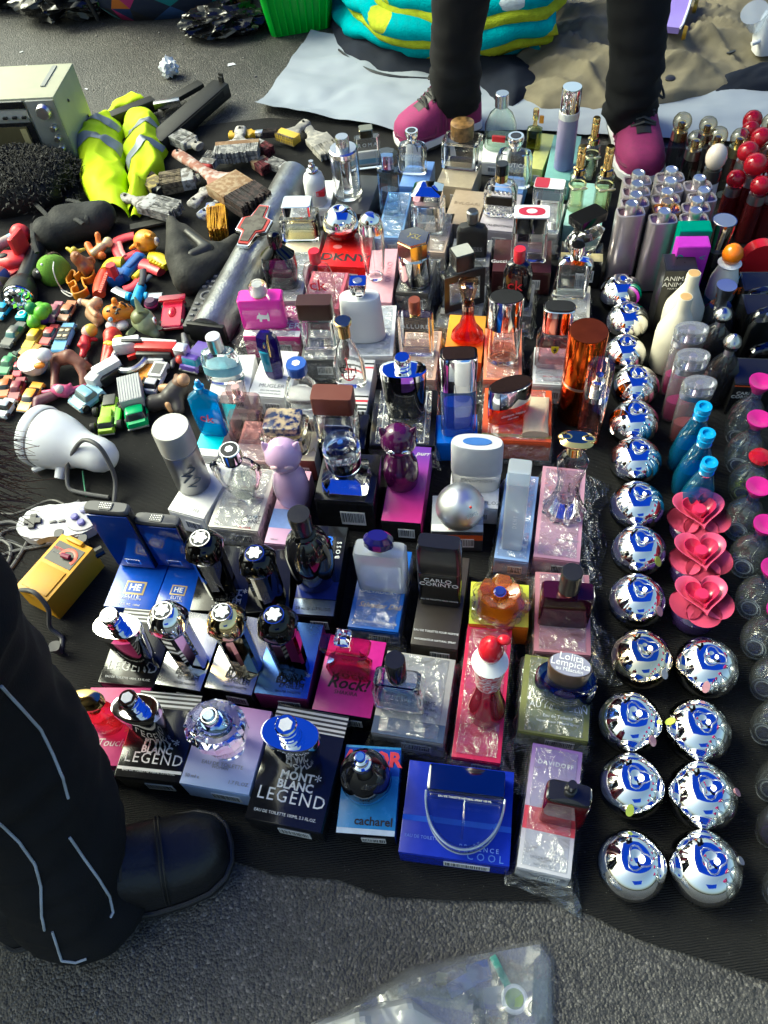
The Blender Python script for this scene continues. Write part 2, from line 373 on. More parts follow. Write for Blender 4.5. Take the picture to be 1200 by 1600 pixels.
def ribbed(key,c):
 m,t,N,L = newmat(key); b = N['Principled BSDF']
 tc = N.new('ShaderNodeTexCoord')
 wv = N.new('ShaderNodeTexWave'); wv.wave_type = 'BANDS'; wv.bands_direction = 'Y'; wv.inputs['Scale'].default_value = 120; wv.inputs['Distortion'].default_value = 3; wv.inputs['Detail'].default_value = 3; wv.inputs['Detail Scale'].default_value = .6
 L.new(tc.outputs['Object'],wv.inputs['Vector'])
 nz = N.new('ShaderNodeTexNoise'); nz.inputs['Scale'].default_value = 500; nz.inputs['Detail'].default_value = 4; L.new(tc.outputs['Object'],nz.inputs['Vector'])
 big = N.new('ShaderNodeTexNoise'); big.inputs['Scale'].default_value = 9; big.inputs['Detail'].default_value = 6; L.new(tc.outputs['Object'],big.inputs['Vector'])
 r = N.new('ShaderNodeValToRGB'); r.color_ramp.elements[0].position = .3; r.color_ramp.elements[1].position = .78
 r.color_ramp.elements[0].color = col4([x*.55 for x in c]); r.color_ramp.elements[1].color = col4([x*1.7 for x in c]); L.new(big.outputs['Fac'],r.inputs['Fac'])
 # dust specks
 v = N.new('ShaderNodeTexVoronoi'); v.inputs['Scale'].default_value = 230; L.new(tc.outputs['Object'],v.inputs['Vector'])
 lt = N.new('ShaderNodeMath'); lt.operation = 'LESS_THAN'; lt.inputs[1].default_value = .1; L.new(v.outputs['Distance'],lt.inputs[0])
 sp = N.new('ShaderNodeSeparateColor'); L.new(v.outputs['Color'],sp.inputs[0])
 l2 = N.new('ShaderNodeMath'); l2.operation = 'GREATER_THAN'; l2.inputs[1].default_value = .88; L.new(sp.outputs[0],l2.inputs[0])
 an = N.new('ShaderNodeMath'); an.operation = 'MULTIPLY'; L.new(lt.outputs[0],an.inputs[0]); L.new(l2.outputs[0],an.inputs[1])
 mx = N.new('ShaderNodeMix'); mx.data_type = 'RGBA'; L.new(an.outputs[0],mx.inputs['Factor']); L.new(r.outputs[0],mx.inputs[6]); mx.inputs[7].default_value = (.14,.14,.13,1)
 L.new(mx.outputs[2],b.inputs['Base Color']); b.inputs['Roughness'].default_value = .85; b.inputs['Specular IOR Level'].default_value = .25
 ad = N.new('ShaderNodeMath'); ad.operation = 'ADD'; L.new(wv.outputs['Fac'],ad.inputs[0]); L.new(nz.outputs['Fac'],ad.inputs[1])
 bp = N.new('ShaderNodeBump'); bp.inputs['Strength'].default_value = .8; bp.inputs['Distance'].default_value = .0012; L.new(ad.outputs[0],bp.inputs['Height']); L.new(bp.outputs[0],b.inputs['Normal'])
 return m
FRONT = [(-420,1330),(-100,1310),(180,1318),(330,1335),(430,1368),(530,1376),(600,1402),(700,1408),(860,1410),(925,1432),(1000,1470),(1090,1497),(1200,1535),(1500,1640)]
BACK = [(-420,262),(-150,258),(40,256),(160,250),(270,205),(420,186),(560,196),(700,214),(850,225),(1000,232),(1200,240),(1500,262)]
bm = sheet(FRONT,BACK,150,130,cloth_h)
gc = obj('black_ground_cloth',bm,ribbed('black_net_cloth',(.0095,.0095,.0098)),sharp=180)
tag(gc,'black ribbed cloth spread on the asphalt under all the goods','cloth')
# ---------------------------------------------------------------- perfume boxes
BOX = {}
BOXLOG = []
def wrapper(o,w,l,h,seed,loose=.006,tail=None):
 """crumpled cellophane round a carton"""
 r = random.Random(seed); bm = bmesh.new()
 nx,ny,nz_ = 9,13,3
 bmesh.ops.create_grid(bm,x_segments=nx,y_segments=ny,size=.5)
 # tent: top grid folded down over the sides
 for v in bm.verts:
  u,t = v.co.x*2,v.co.y*2                       # -1..1
  k = 1.42
  x = max(-1,min(1,u*k)); y = max(-1,min(1,t*k*.94))
  dx = max(0,abs(u)*k-1)/(k-1); dy = max(0,abs(t)*k*.94-1)/(k*.94-1)
  d = max(dx,dy)
  f = mnoise.noise(Vector((u*3+seed,t*4,seed*.7)))
  f2 = mnoise.noise(Vector((u*9,t*11+seed,2)))
  px_ = x*(w/2+.0012) + math.copysign(1,u)*d*dx*(loose*(1.0+1.2*f) + .002)
  py_ = y*(l/2+.0012) + math.copysign(1,t)*d*dy*(loose*(1.6+1.5*f) + .002)
  z = h + .0012 + .0006*f2 - d*(h-.001)
  if d > 0: px_ += .004*f2*d; py_ += .004*f*d
  v.co = (px_,py_,max(.001,z))
 if tail:
  for v in bm.verts:
   if v.co.z < h*.6:
    a = (v.co.x*tail[0] + v.co.y*tail[1])/(abs(tail[0])*w/2 + abs(tail[1])*l/2 + 1e-6)
    if a > .75: v.co.x += tail[0]*(a-.75)*4*(1+.4*r.random()); v.co.y += tail[1]*(a-.75)*4*(1+.4*r.random()); v.co.z *= .5
 finish(bm,12); me = bpy.data.meshes.new('wrapper'); bm.to_mesh(me); bm.free()
 return link('wrapper',me,film(),o)
def carton(key,label,FL,FR,BR,BL,h,mat,side=None,front=None,wrap=False,bands=(),words=(),z0=None,bar=True,group=None,tail=None,name='perfume_box',band_front=None):
 z0 = GZ if z0 is None else z0
 zt_ = z0 + h
 a,b = at(FL,zt_),at(FR,zt_)
 u = b - a; w = u.length
 if BR is not None and BL is not None: v = ((at(BR,zt_) - b) + (at(BL,zt_) - a))/2
 elif BR is not None: v = at(BR,zt_) - b
 else: v = at(BL,zt_) - a
 yu = math.atan2(u.y,u.x); yv = math.atan2(v.y,v.x) - math.pi/2
 l0 = v.length; yaw = (yu*w + yv*l0)/(w + l0)
 l = l0*math.cos(yv-yaw)
 c = (a+b)/2 + Vector((-math.sin(yaw),math.cos(yaw),0))*l/2
 o = obj(name,add_box(bmesh.new(),(0,0,h/2),(w,l,h),bev=.0008),mat,None,(c.x,c.y,z0),(0,0,yaw))
 if side is not None or front is not None:
  me = o.data
  if side is not None: me.materials.append(side)
  if front is not None: me.materials.append(front)
  for p in me.polygons:
   if abs(p.normal.y) > .9 and front is not None: p.material_index = len(me.materials)-1
   elif p.normal.z < .5 and side is not None: p.material_index = 1
 tag(o,label,'perfume box',group)
 # tuck flap of the carton's end
 fl = boxbm((0,-l/2-.0002,h*.5),(w*.93,.0006,h*.82)); obj('flap',fl,front or side or mat,o)
 for (v0,v1,bmat) in bands:                                   # printed bands: fractions along the length
  obj('printed_band',boxbm((0,-l/2 + l*(v0+v1)/2,h+.00008),(w*.995,l*(v1-v0),.0003)),bmat,o)
 if band_front is not None: obj('printed_band',boxbm((0,-l/2-.0006,h*.72),(w*.99,.0004,h*.25)),band_front,o)
 for q in words:
  s_,u_,v_,size,imat = q[:5]; kw = q[5] if len(q) > 5 else {}
  rz = kw.pop('rz',0) if kw else 0
  text(s_,size*w,imat,o,((u_-.5)*w,(v_-.5)*l,h+.0005),(0,0,rz),**kw)
 if bar:
  bl = obj('barcode_label',boxbm((w*.12,-l/2-.0009,h*.45),(w*.42,.0006,h*.42)),WHT,o)
  bb = bmesh.new(); x = -w*.07
  while x < w*.31:
   t_ = rnd.uniform(.0004,.0014); add_box(bb,(x,-l/2-.00125,h*.47),(t_,.0003,h*.3)); x += t_ + rnd.uniform(.0006,.0016)
  obj('barcode',bb,INKK,bl)
 if wrap: wrapper(o,w,l,h,len(BOX)+1,tail=tail)
 BOX[key] = dict(o=o,w=w,l=l,h=h,z=zt_,yaw=yaw,c=c)
 BOXLOG.append((key,round(w,3),round(l,3),h,round(math.degrees(yaw))))
 return o
pinkc = card((.62,.06,.24)); blackc = card((.012,.012,.014),.12); whitec = card((.78,.78,.78)); bluec = card((.02,.08,.5),.22)
def foil(c,r=.2): return principled('foil_%s' % ck(c),c,r,.85,var=.2,vscale=14,bump=.05,bscale=30)
stripe = None
def striped(key,c1,c2,sc=260,axis='Y',rough=.3):
 m,t,N,L = newmat(key); b = N['Principled BSDF']; tc = N.new('ShaderNodeTexCoord')
 wv = N.new('ShaderNodeTexWave'); wv.wave_type = 'BANDS'; wv.bands_direction = axis; wv.inputs['Scale'].default_value = sc; L.new(tc.outputs['Object'],wv.inputs['Vector'])
 r = N.new('ShaderNodeValToRGB'); r.color_ramp.interpolation = 'CONSTANT'; r.color_ramp.elements[1].position = .5
 r.color_ramp.elements[0].color = col4(c1); r.color_ramp.elements[1].color = col4(c2); L.new(wv.outputs['Fac'],r.inputs['Fac']); L.new(r.outputs[0],b.inputs['Base Color'])
 b.inputs['Roughness'].default_value = rough; return m
STR = striped('silver_black_lines',(.012,.012,.014),(.55,.55,.57),55)
def MB(u,v,s=.15): return [('MONT',u,v+.03,s,INKW,dict(align='LEFT',bold=.03)),('BLANC',u-.01,v-.05,s,INKW,dict(align='LEFT',bold=.03)),('*',u+.5,v+.02,s*1.4,INKW,{})]
def legend(key,label,FL,FR,BR,BL,**k):
 return carton(key,label,FL,FR,BR,BL,.047,blackc,words=MB(.3,.37) + [('LEGEND',.52,.22,.23,INKW,dict(sx=.95,space=1.15)),('EAU DE TOILETTE 100ML 3.3 FL.OZ.',.5,.08,.052,INKW,{})],bands=[(.8,.99,STR)],**k)
# front row
carton('floral','deep pink floral perfume box beside the crouching person\'s knee',(112,1188),(207,1205),None,(130,1067),.045,pinkc,
       words=[('Floral',.38,.42,.17,INKW,dict(shear=.3)),('Touch',.55,.28,.17,INKW,dict(shear=.3)),('**',.85,.4,.3,INKGOLD,{}),('*',.8,.2,.3,INKGOLD,{})])
legend('leg1','black box with white lettering and a white line along its front edge',zo(235,935),zo(540,970),px(312,1087),px(224,1077))
obj('printed_band',boxbm((0,-BOX['leg1']['l']/2+.011,.0472),(BOX['leg1']['w']*.99,.0035,.0004)),INKW,BOX['leg1']['o'])
carton('lilac','lilac box fading to pale blue under a faceted crystal bottle',zo(540,968),zo(865,1028),zo(972,635),None,.05,
       principled('lilac_print',(.42,.52,.78),.4,grad=((.56,.3,.6),-.05,.05),var=.05),words=[('EAU DE TOILETTE',.52,.28,.075,INKG,{}),('WOMAN',.5,.24,.06,INKG,{}),('50 ml e',.15,.1,.07,INKG,{}),('1.7 FL.OZ.',.82,.1,.07,INKG,{})])
legend('leg2','black box with white lettering between the lilac box and the sky blue box',zp(5,645),zp(330,715),zp(455,210),zp(145,165))
carton('cacharel','sky blue box with big red capitals at its back edge',zp(395,710),zp(645,730),zp(675,350),zp(435,335),.04,card((.05,.25,.55),.25),front=blackc,
       bands=[(.66,.97,card((.01,.06,.4),.25)),(.0,.06,card((.6,.7,.8)))],words=[('AMOR',.5,.84,.36,INKR,dict(bold=.04)),('cacharel',.62,.14,.2,INKK,dict(bold=.02))])
carton('cool','wide royal blue box under a half-disc glass bottle',zp(660,795),zp(1135,855),px(806,1200),zp(710,420),.042,card((.012,.03,.42),.2),
       bands=[(.34,.4,card((.03,.1,.6),.2))],words=[('P R E S E N C E',.72,.13,.055,card((.25,.4,.8)),{}),('C O O L',.78,.05,.09,card((.1,.22,.62)),{}),('EAU DE TOILETTE',.2,.18,.04,card((.15,.25,.7)),{})])
carton('davidoff','cellophane-wrapped box shading from purple to silver with a red centre',px(807,1358),px(892,1370),px(922,1172),px(834,1166),.042,
       principled('davidoff_print',(.5,.5,.54),.3,grad=((.16,.05,.3),-.06,.09),var=.1),wrap=True,tail=(.005,-.007),
       bands=[(.3,.48,card((.55,.06,.09)))],words=[('DAVIDOFF',.5,.85,.13,INKW,dict(space=1.2)),('EAU DE TOILETTE',.5,.1,.07,INKG,{}),('VAPORISATEUR',.5,.05,.06,INKG,{})])
# second row
legend('leg3','black box with white lettering next to the bright silver foil box',zo(160,495),zo(418,525),px(276,957),px(195,948))
def emblem(key,label,FL,FR,BR,BL,mat,ink,side=None):
 return carton(key,label,FL,FR,BR,BL,.047,mat,side=side or blackc,words=[('MONT',.62,.27,.17,ink,dict(bold=.03)),('BLANC',.62,.2,.17,ink,dict(bold=.03)),('*',.93,.27,.2,INKW,{}),('EMBLEM',.66,.135,.13,ink,{}),('EAU DE TOILETTE',.62,.06,.06,ink,{})])
emblem('emb1','bright silver foil box with black lettering under the chrome-capped bottle',zo(422,515),zo(640,530),px(362,962),px(290,958),foil((.8,.8,.82),.25),INKK)
emblem('emb2','dull silver foil box under the gold-capped faceted bottle',zo(655,525),zo(880,555),px(430,968),px(366,962),foil((.66,.64,.62),.25),INKK)
emblem('emb3','blue foil box with a dark magenta side',zo(890,550),zo(1140,575),px(502,976),px(434,968),foil((.12,.25,.62),.25),INKK,side=card((.3,.03,.16)))
carton('rock','magenta box with black brush lettering and a red heart',zm(215,1090),zm(500,1155),zm(580,755),zm(270,740),.045,card((.56,.015,.26)),side=blackc,
       words=[('I am',.42,.52,.24,INKW,dict(shear=.25)),('Rock!',.5,.38,.3,INKK,dict(shear=.25,bold=.02)),('SHAKIRA',.5,.26,.1,INKK,{}),('o',.82,.52,.2,INKR,{})])
carton('jil','grey cellophane-wrapped box with small dark lettering',px(580,1142),px(692,1164),px(700,1030),px(610,1016),.05,card((.36,.35,.34)),wrap=True,bands=[(.0,.2,card((.07,.1,.17)))],
       words=[('POUR HOMME',.5,.42,.1,INKK,{}),('VAPORISATEUR NATUREL',.5,.35,.06,INKK,{}),('EAU DE TOILETTE',.5,.29,.06,INKK,{})])
carton('moschino','crimson cellophane-wrapped box under the patterned red bottle',zn(160,1208),zn(430,1245),zn(500,495),zn(250,490),.042,card((.55,.025,.085),.25),wrap=True,tail=(.012,-.004))
carton('lolita','olive green box with white hand-drawn lettering under the blue oval bottle',zn(525,1068),zn(915,1120),zn(950,695),zn(572,645),.042,card((.17,.18,.055)),wrap=True,
       words=[('AU MASCULIN',.55,.36,.13,INKW,{}),('Eau de Toilette',.55,.24,.07,INKW,{}),('Vaporisateur Natural Spray',.55,.17,.055,INKW,{}),('V',.5,.5,.2,INKW,{})])
# third row
def elite(key,label,FL,FR,BR,BL):
 o = carton(key,label,FL,FR,BR,BL,.04,card((.012,.085,.55),.16))
 w,l = BOX[key]['w'],BOX[key]['l']
 bd = obj('emblem',boxbm((0,-l*.17,.0404),(w*.42,w*.3,.0006),bev=.0002),INKGOLD,o)
 obj('emblem_field',boxbm((0,-l*.17,.0408),(w*.34,w*.22,.0005)),card((.02,.1,.5)),bd)
 text('HE',w*.2,INKW,o,(0,-l*.17,.0412),bold=.03); text('ELITE',w*.13,INKW,o,(0,-l*.30,.0405)); text('EAU DE TOILETTE',w*.05,INKW,o,(0,-l*.35,.0405)); text('3.4 FL.OZ.  100ml',w*.06,INKW,o,(0,-l*.44,.0405))
elite('el1','glossy blue box with a gold-framed emblem beside the yellow meter',zl(65,978),zl(310,983),px(276,862),px(207,854))
elite('el2','glossy blue box with a gold-framed emblem beside the black faceted bottle',zl(314,985),zl(497,990),px(330,868),px(280,862))
emblem('emb4','black box with white two-line lettering behind the chrome-capped bottle',zl(497,982),zl(765,1005),px(392,856),px(322,850),blackc,INKW)
carton('emb5','black box under the second black faceted bottle',zl(772,1005),zl(985,985),px(450,862),px(398,858),.047,blackc,side=blackc)
carton('bossb','black box with a blue curl and white capitals along its edge',zm(112,628),zm(318,640),zm(405,200),zm(190,190),.05,blackc,bands=[(.0,.16,foil((.35,.42,.55))),(.17,.36,card((.015,.03,.22),.2))],
       words=[('B O S S',.86,.72,.16,INKW,dict(rz=R(90))),('3',.6,.8,.5,card((.03,.15,.7)),{}),('50 ml e  1.7 FL.OZ.',.5,.06,.11,INKK,{})])
carton('dali','blue cellophane-wrapped box with a gold signature',zm(388,690),zm(638,722),px(652,862),px(560,855),.043,card((.02,.12,.5)),wrap=True,
       words=[('SALVADOR',.45,.45,.13,INKW,{}),('Salvador Dali',.55,.28,.16,INKGOLD,dict(shear=.35)),('EAU DE TOILETTE POUR HOMME',.5,.08,.06,INKW,{})])
carton('corinto','dark brown box under the black square-shouldered bottle',zm(700,772),zm(930,810),zm(1015,350),zm(735,335),.045,card((.045,.036,.028)),words=[('EAU DE TOILETTE POUR HOMME',.5,.15,.065,INKW,{}),('VAPORISATEUR NATURAL SPRAY',.5,.06,.06,INKW,{})])
carton('yellow','lime yellow box with an orange front edge',zn(255,480),zn(585,490),zn(600,265),zn(285,240),.05,card((.62,.68,.06)),front=card((.7,.16,.01)),bar=False)
carton('fuel','dusty pink cellophane-wrapped box under the dark purple square bottle',zn(615,627),zn(930,647),zn(915,205),zn(640,190),.043,card((.38,.16,.2)),wrap=True,tail=(.018,-.003))
# fourth row
carton('b212','plain white box under the silver cylinder bottle',zl(380,500),zl(567,530),px(372,732),px(312,726),.05,whitec,words=[('212',.7,.1,.12,INKG,{})])
carton('femme','off-white box with small black lettering in crinkled cellophane',zl(585,575),zl(830,600),px(440,735),px(352,727),.045,card((.66,.63,.58)),wrap=True,words=[('MONT',.8,.2,.12,INKK,{}),('BLANC',.8,.13,.12,INKK,{}),('femme',.72,.04,.09,INKR,{})])
carton('meowp','pink and sky blue box behind the tall dark bottle',zl(860,660),zl(1000,665),zl(1138,300),zl(940,300),.042,principled('meow_print',(.6,.35,.55),.4,grad=((.75,.42,.55),-.04,.06),var=.15,vscale=20),bands=[(.2,.45,card((.2,.3,.62)))],words=[('meow!',.72,.74,.22,INKK,dict(shear=.3)),('100 ml',.3,.05,.1,INKG,{})])
carton('bvl','tall matt black box under the square crystal bottle',zm(222,62),zm(515,82),zh(1130,975),zh(815,950),.075,blackc)
carton('purr','purple to pink cat box with a white end',zi(118,1112),zi(325,1125),zi(395,728),zi(180,720),.05,principled('purr_print',(.6,.03,.25),.3,grad=((.16,.05,.4),-.05,.06),var=.2,vscale=18),front=blackc,words=[('purr',.8,.9,.2,INKW,dict(shear=.3))])
carton('bossg','grey box with upside-down red lettering and an orange stripe',zi(378,1168),zi(650,1172),zi(650,985),zi(390,980),.05,card((.42,.44,.48),.25),front=card((.05,.05,.06)),words=[('BOSS',.5,.12,.15,INKR,dict(rz=math.pi))],bands=[(.02,.2,whitec)],band_front=card((.65,.1,.02)))
carton('lacw','plain white box behind the steel ball bottle',px(700,790),px(778,795),px(784,722),px(706,716),.04,whitec,words=[('2.5 FL.OZ.',.8,.1,.12,INKG,{})])
carton('dkb','pale blue cellophane-wrapped box under the frosted prism bottle',px(772,872),px(826,878),px(838,745),px(798,740),.045,card((.22,.34,.62)),wrap=True)
carton('poeme','mauve pink box in loose cellophane under the flared bottle',zn(612,112),px(906,876),px(930,735),px(845,728),.045,card((.55,.28,.38)),wrap=True,tail=(.01,.0),words=[('EAU DE PARFUM',.7,.2,.07,INKG,{}),('3.4 FL.OZ.',.75,.1,.08,INKG,{})])
# fifth row
carton('wb1','white box under the clear oval bottle with a blue band',zh(218,675),zh(428,640),zh(470,448),zh(330,448),.045,whitec)
carton('ckb','turquoise and white box under the blue slanted bottle',zh(140,960),zh(262,985),zh(345,700),zh(225,700),.045,card((.03,.55,.66)),side=whitec,bands=[(.0,.12,whitec)])
carton('mug','white box with grey lettering under the dark purple crystal bottle',zh(428,652),zh(610,678),zh(690,420),zh(480,430),.045,whitec,words=[('MUGLER',.56,.22,.19,INKG,{}),('EAU DE PARFUM',.56,.12,.075,INKG,{}),('VAPORISATEUR SPRAY',.56,.06,.06,INKG,{}),('A',.8,.75,.2,INKGOLD,{})])
carton('pinkw','pale pink box under the pink rectangular bottle',zh(350,990),zh(520,1010),zh(560,800),zh(400,790),.04,card((.7,.48,.48)),wrap=True)
carton('dreams','white box in cellophane under the bottle with a blue octagonal cap',zh(628,770),zh(790,790),zh(830,610),zh(660,600),.04,whitec,wrap=True)
carton('nina','cream box under the bottle with a marbled cap',zh(560,990),zh(770,1005),zh(780,850),zh(590,840),.05,card((.72,.62,.42)),front=card((.2,.06,.05)),words=[('NA',.85,.35,.2,INKGOLD,{})])
carton('girlb','white box with woven black and red edge print',zh(880,735),zh(1040,745),zh(1088,462),zh(925,480),.045,whitec,bands=[(.02,.06,INKK),(.1,.13,INKK),(.17,.21,INKR),(.26,.29,INKK),(.9,.93,INKK),(.82,.85,INKR)],front=striped('woven_edge',(.8,.8,.8),(.02,.02,.02),40,'X'))
carton('dolce','dark grey box under the chocolate-capped clear bottle',zh(700,470),zh(890,480),px(532,512),px(474,512),.045,card((.1,.1,.1)),wrap=True,words=[('DOLCE&GABBANA',.5,.1,.1,INKW,{})])
carton('bkcap','black box under the second brown-capped bottle',zh(790,930),zh(1030,935),px(580,648),px(510,645),.045,blackc,words=[('DOLCE',.4,.06,.12,INKW,{})])
carton('pets','raspberry box with a white band in cellophane',zh(400,345),zh(690,365),zh(705,195),zh(430,190),.05,card((.5,.02,.2)),wrap=True,bands=[(.02,.2,whitec)],words=[('FER',.82,.35,.2,INKW,{}),('O',.85,.85,.2,INKW,{})],tail=(-.012,0))
carton('creedb','white box under the matt white bottle',zh(955,460),zh(1180,450),zh(1195,192),zh(1010,192),.045,card((.74,.75,.78)),wrap=True)
carton('legwrap','black box with a silver outline in cellophane under the wide black bottle',zi(55,718),zi(398,724),zi(405,430),zi(95,430),.047,blackc,wrap=True)
b_ = BOX['legwrap']; bm = bmesh.new()
for cx,cy,sx_,sy_ in ((-.33,0,.012,.9),(.33,0,.012,.9),(0,-.45,.67,.012),(0,.45,.67,.012)): add_box(bm,(cx*b_['w'],cy*b_['l'],.0474),(sx_*b_['w'],sy_*b_['l'],.0005))
obj('printed_outline',bm,INKW,b_['o'])
carton('echo','bright blue box under the blue wave-moulded bottle',zi(405,715),zi(622,700),zi(625,560),zi(430,560),.043,card((.01,.11,.55),.2))
carton('happyset','orange-red gift tray with a cream tube behind clear film',zi(640,690),zi(1005,700),zi(1035,425),zi(650,430),.045,card((.72,.1,.03)),wrap=True,bar=False,bands=[(.06,.12,card((.4,.33,.1)))])
b_ = BOX['happyset']; obj('cream_tube',loft([(0,.02,.009,2.5),(.1,.02,.009,2.5),(.35,.019,.009,3),(1.,.021,.002,6)],16,1.,b_['l']*.72),card((.62,.5,.36)),b_['o'],(b_['w']*.27,-b_['l']*.42,.05),(R(-90),0,0))
carton('allure','peach box in cellophane under the flat clear bottle',zi(195,370),zi(400,380),zi(448,122),zi(225,120),.045,card((.72,.45,.33)),wrap=True)
carton('orangeb','orange box under the red heart-based bottle',zi(440,280),zi(640,290),zi(662,42),zi(482,42),.045,principled('orange_print',(.78,.2,.03),.35,grad=((.85,.38,.04),-.04,.04)),front=card((.75,.1,.02)))
carton('happy','salmon box under the tall chrome-topped clear bottle',zi(650,385),zi(850,372),zi(865,112),zi(690,110),.045,card((.8,.25,.14)),wrap=True)
carton('ferrari','white box with small red print under the shielded bottle',zi(905,400),zi(1085,405),zi(1098,215),zi(925,210),.045,whitec,wrap=True,words=[('BRIGHT NEON',.6,.2,.09,INKR,{}),('EAU DE TOILETTE',.6,.1,.07,INKG,{})])
# upper rows
carton('dkred','scarlet box with black capitals and an oval sticker',ze(790,705),ze(1030,738),ze(1052,560),ze(815,525),.045,card((.62,.012,.012),.25),words=[('DKNY',.5,.25,.32,INKK,dict(bold=.02,sx=1.1))])
b_ = BOX['dkred']; obj('sticker',loft([(0,.009,.006,2),(1,.009,.006,2)],24,1,.0004),card((.75,.2,.2)),b_['o'],(-b_['w']*.2,b_['l']*.05,.0453))
carton('xoxo','pale pink box with rose lettering running along its length',ze(1015,905),ze(1172,912),ze(1195,618),ze(1045,640),.042,card((.75,.4,.46)),words=[('OXOXO',.8,.55,.28,card((.55,.22,.28)),dict(rz=R(90)))])
carton('cream1','cream box under the low bottle with a square gold-lined cap',ze(612,640),ze(792,650),ze(805,540),ze(620,530),.042,card((.72,.6,.42)))
carton('zara','grey cellophane-wrapped box under the smoky studded bottle',ze(520,895),ze(700,905),ze(745,650),ze(560,640),.045,card((.42,.42,.42)),wrap=True)
carton('ckp','rose box in cellophane under the clear bottle with red initials',ze(700,935),ze(895,940),ze(980,755),ze(745,745),.042,card((.62,.15,.2)),wrap=True)
carton('tubeb','charcoal box under the tall clear cylinder bottle',ze(860,440),ze(1045,450),ze(1105,245),ze(950,245),.05,card((.04,.04,.042)))
carton('diesb','small white box beside the charcoal box',ze(735,420),ze(850,425),ze(868,275),ze(770,270),.04,whitec)
carton('naut1','light blue box under the tall fluted prism bottle',zf(100,742),zf(240,748),zf(290,500),zf(165,490),.045,card((.22,.38,.66)),wrap=True)
carton('naut2','mid blue box under the clear round-shouldered bottle',zf(225,460),zf(380,470),zf(420,325),zf(265,320),.05,card((.14,.26,.58)))
carton('tan1','tan kraft box under the tortoiseshell-capped bottle',zf(425,455),zf(625,475),zf(680,330),zf(490,320),.05,card((.42,.35,.24)))
carton('taupe','taupe box with faint crossing lines',zf(470,655),zf(648,690),zf(690,492),zf(508,478),.045,card((.4,.31,.22)),words=[('BVLGARI',.5,.6,.2,card((.3,.23,.16)),{})])
carton('chb','peach grey box under the chrome-capped square bottle',zf(330,820),zf(475,830),zf(530,620),zf(400,600),.045,card((.55,.42,.33)),wrap=True)
carton('yslb','dark box in cellophane under the hexagon-capped bottle',zf(205,1045),zf(385,1055),zf(440,870),zf(260,860),.045,card((.09,.085,.08)),wrap=True)
carton('valb','lilac grey box with black capitals under the studded bottle',zf(658,700),zf(850,712),zf(945,505),zf(705,500),.045,card((.42,.38,.42)),words=[('VALENTINO',.55,.12,.15,INKK,{})])
carton('burg','dark burgundy box under the square bottle with a red-printed cap',zf(738,935),zf(1062,935),zf(1072,755),zf(775,762),.05,card((.05,.012,.015)),words=[('Gucci',.1,.3,.12,INKW,{})])
carton('guessb','clear-wrapped grey box under the matt black bottle',zf(500,900),zf(720,905),zf(745,760),zf(540,750),.04,card((.25,.25,.26)),wrap=True)
carton('frameb','grey wrapped box under the black-framed bottle',zf(450,1165),zf(680,1175),zf(710,1010),zf(490,1000),.035,card((.16,.16,.17)),wrap=True)
carton('ckredb','black box in cellophane under the black bottle with red initials',zf(770,1170),zf(950,1180),zf(990,1000),zf(800,995),.04,card((.1,.1,.11)),wrap=True)
carton('olive','pale lime box under the tiny olive bottle',zc(128,745),zc(190,762),zc(236,600),zc(172,592),.04,card((.55,.56,.2)))
carton('teal1','pale teal box under the tall lavender bottle',zc(200,800),zc(330,805),zc(372,610),zc(255,600),.045,card((.2,.42,.38)))
carton('teal2','mint box under the gold-necked miniature bottles',zg(70,470),zg(280,480),zg(330,240),zg(150,230),.045,card((.32,.55,.5)))
carton('greyp','white cellophane-wrapped box between the studded bottle and the gold minis',zf(955,720),zf(1100,730),zf(1150,560),zf(1010,550),.045,card((.55,.53,.5)),wrap=True)
carton('bowb','black and gold box under the fan-shaped crystal bottle',zg(55,660),zg(290,665),zg(300,560),zg(70,555),.06,blackc,bands=[(.0,.4,card((.5,.42,.22)))])
carton('slantb','cream box in cellophane under the slanted parallelogram bottle',zg(10,985),zg(215,985),zg(235,800),zg(40,795),.04,card((.6,.57,.48)),wrap=True)
carton('zaraflat','grey lid box behind the heart-based bottle',zf(420,1240),zf(560,1250),zf(590,1170),zf(440,1165),.03,card((.07,.07,.07)),wrap=True)
# upright cartons on the right
def upright(key,label,FL,FR,hpx,dep,mat,words=(),bands=()):
 a,b = at(FL,GZ),at(FR,GZ); u = b-a; w = u.length; yaw = math.atan2(u.y,u.x)
 c = (a+b)/2 + Vector((-math.sin(yaw),math.cos(yaw),0))*dep/2; H = height_over(c,hpx)
 o = obj('perfume_box',add_box(bmesh.new(),(0,0,H/2),(w,dep,H),bev=.0008),mat,None,(c.x,c.y,GZ),(0,0,yaw)); tag(o,label,'perfume box')
 for s_,u_,v_,size,im in words: text(s_,size*w,im,o,((u_-.5)*w,-dep/2-.0004,v_*H),(R(90),0,0))
 for v0,v1,bm_ in bands: obj('printed_band',boxbm((0,-dep/2-.0002,H*(v0+v1)/2),(w*.995,.0005,H*(v1-v0))),bm_,o)
 obj('flap',boxbm((0,0,H+.0002),(w*.9,dep*.9,.0006)),mat,o)
 BOX[key] = dict(o=o,w=w,l=dep,h=H,z=GZ+H,yaw=yaw,c=c); BOXLOG.append((key,round(w,3),dep,round(H,3),round(math.degrees(yaw)))); return o
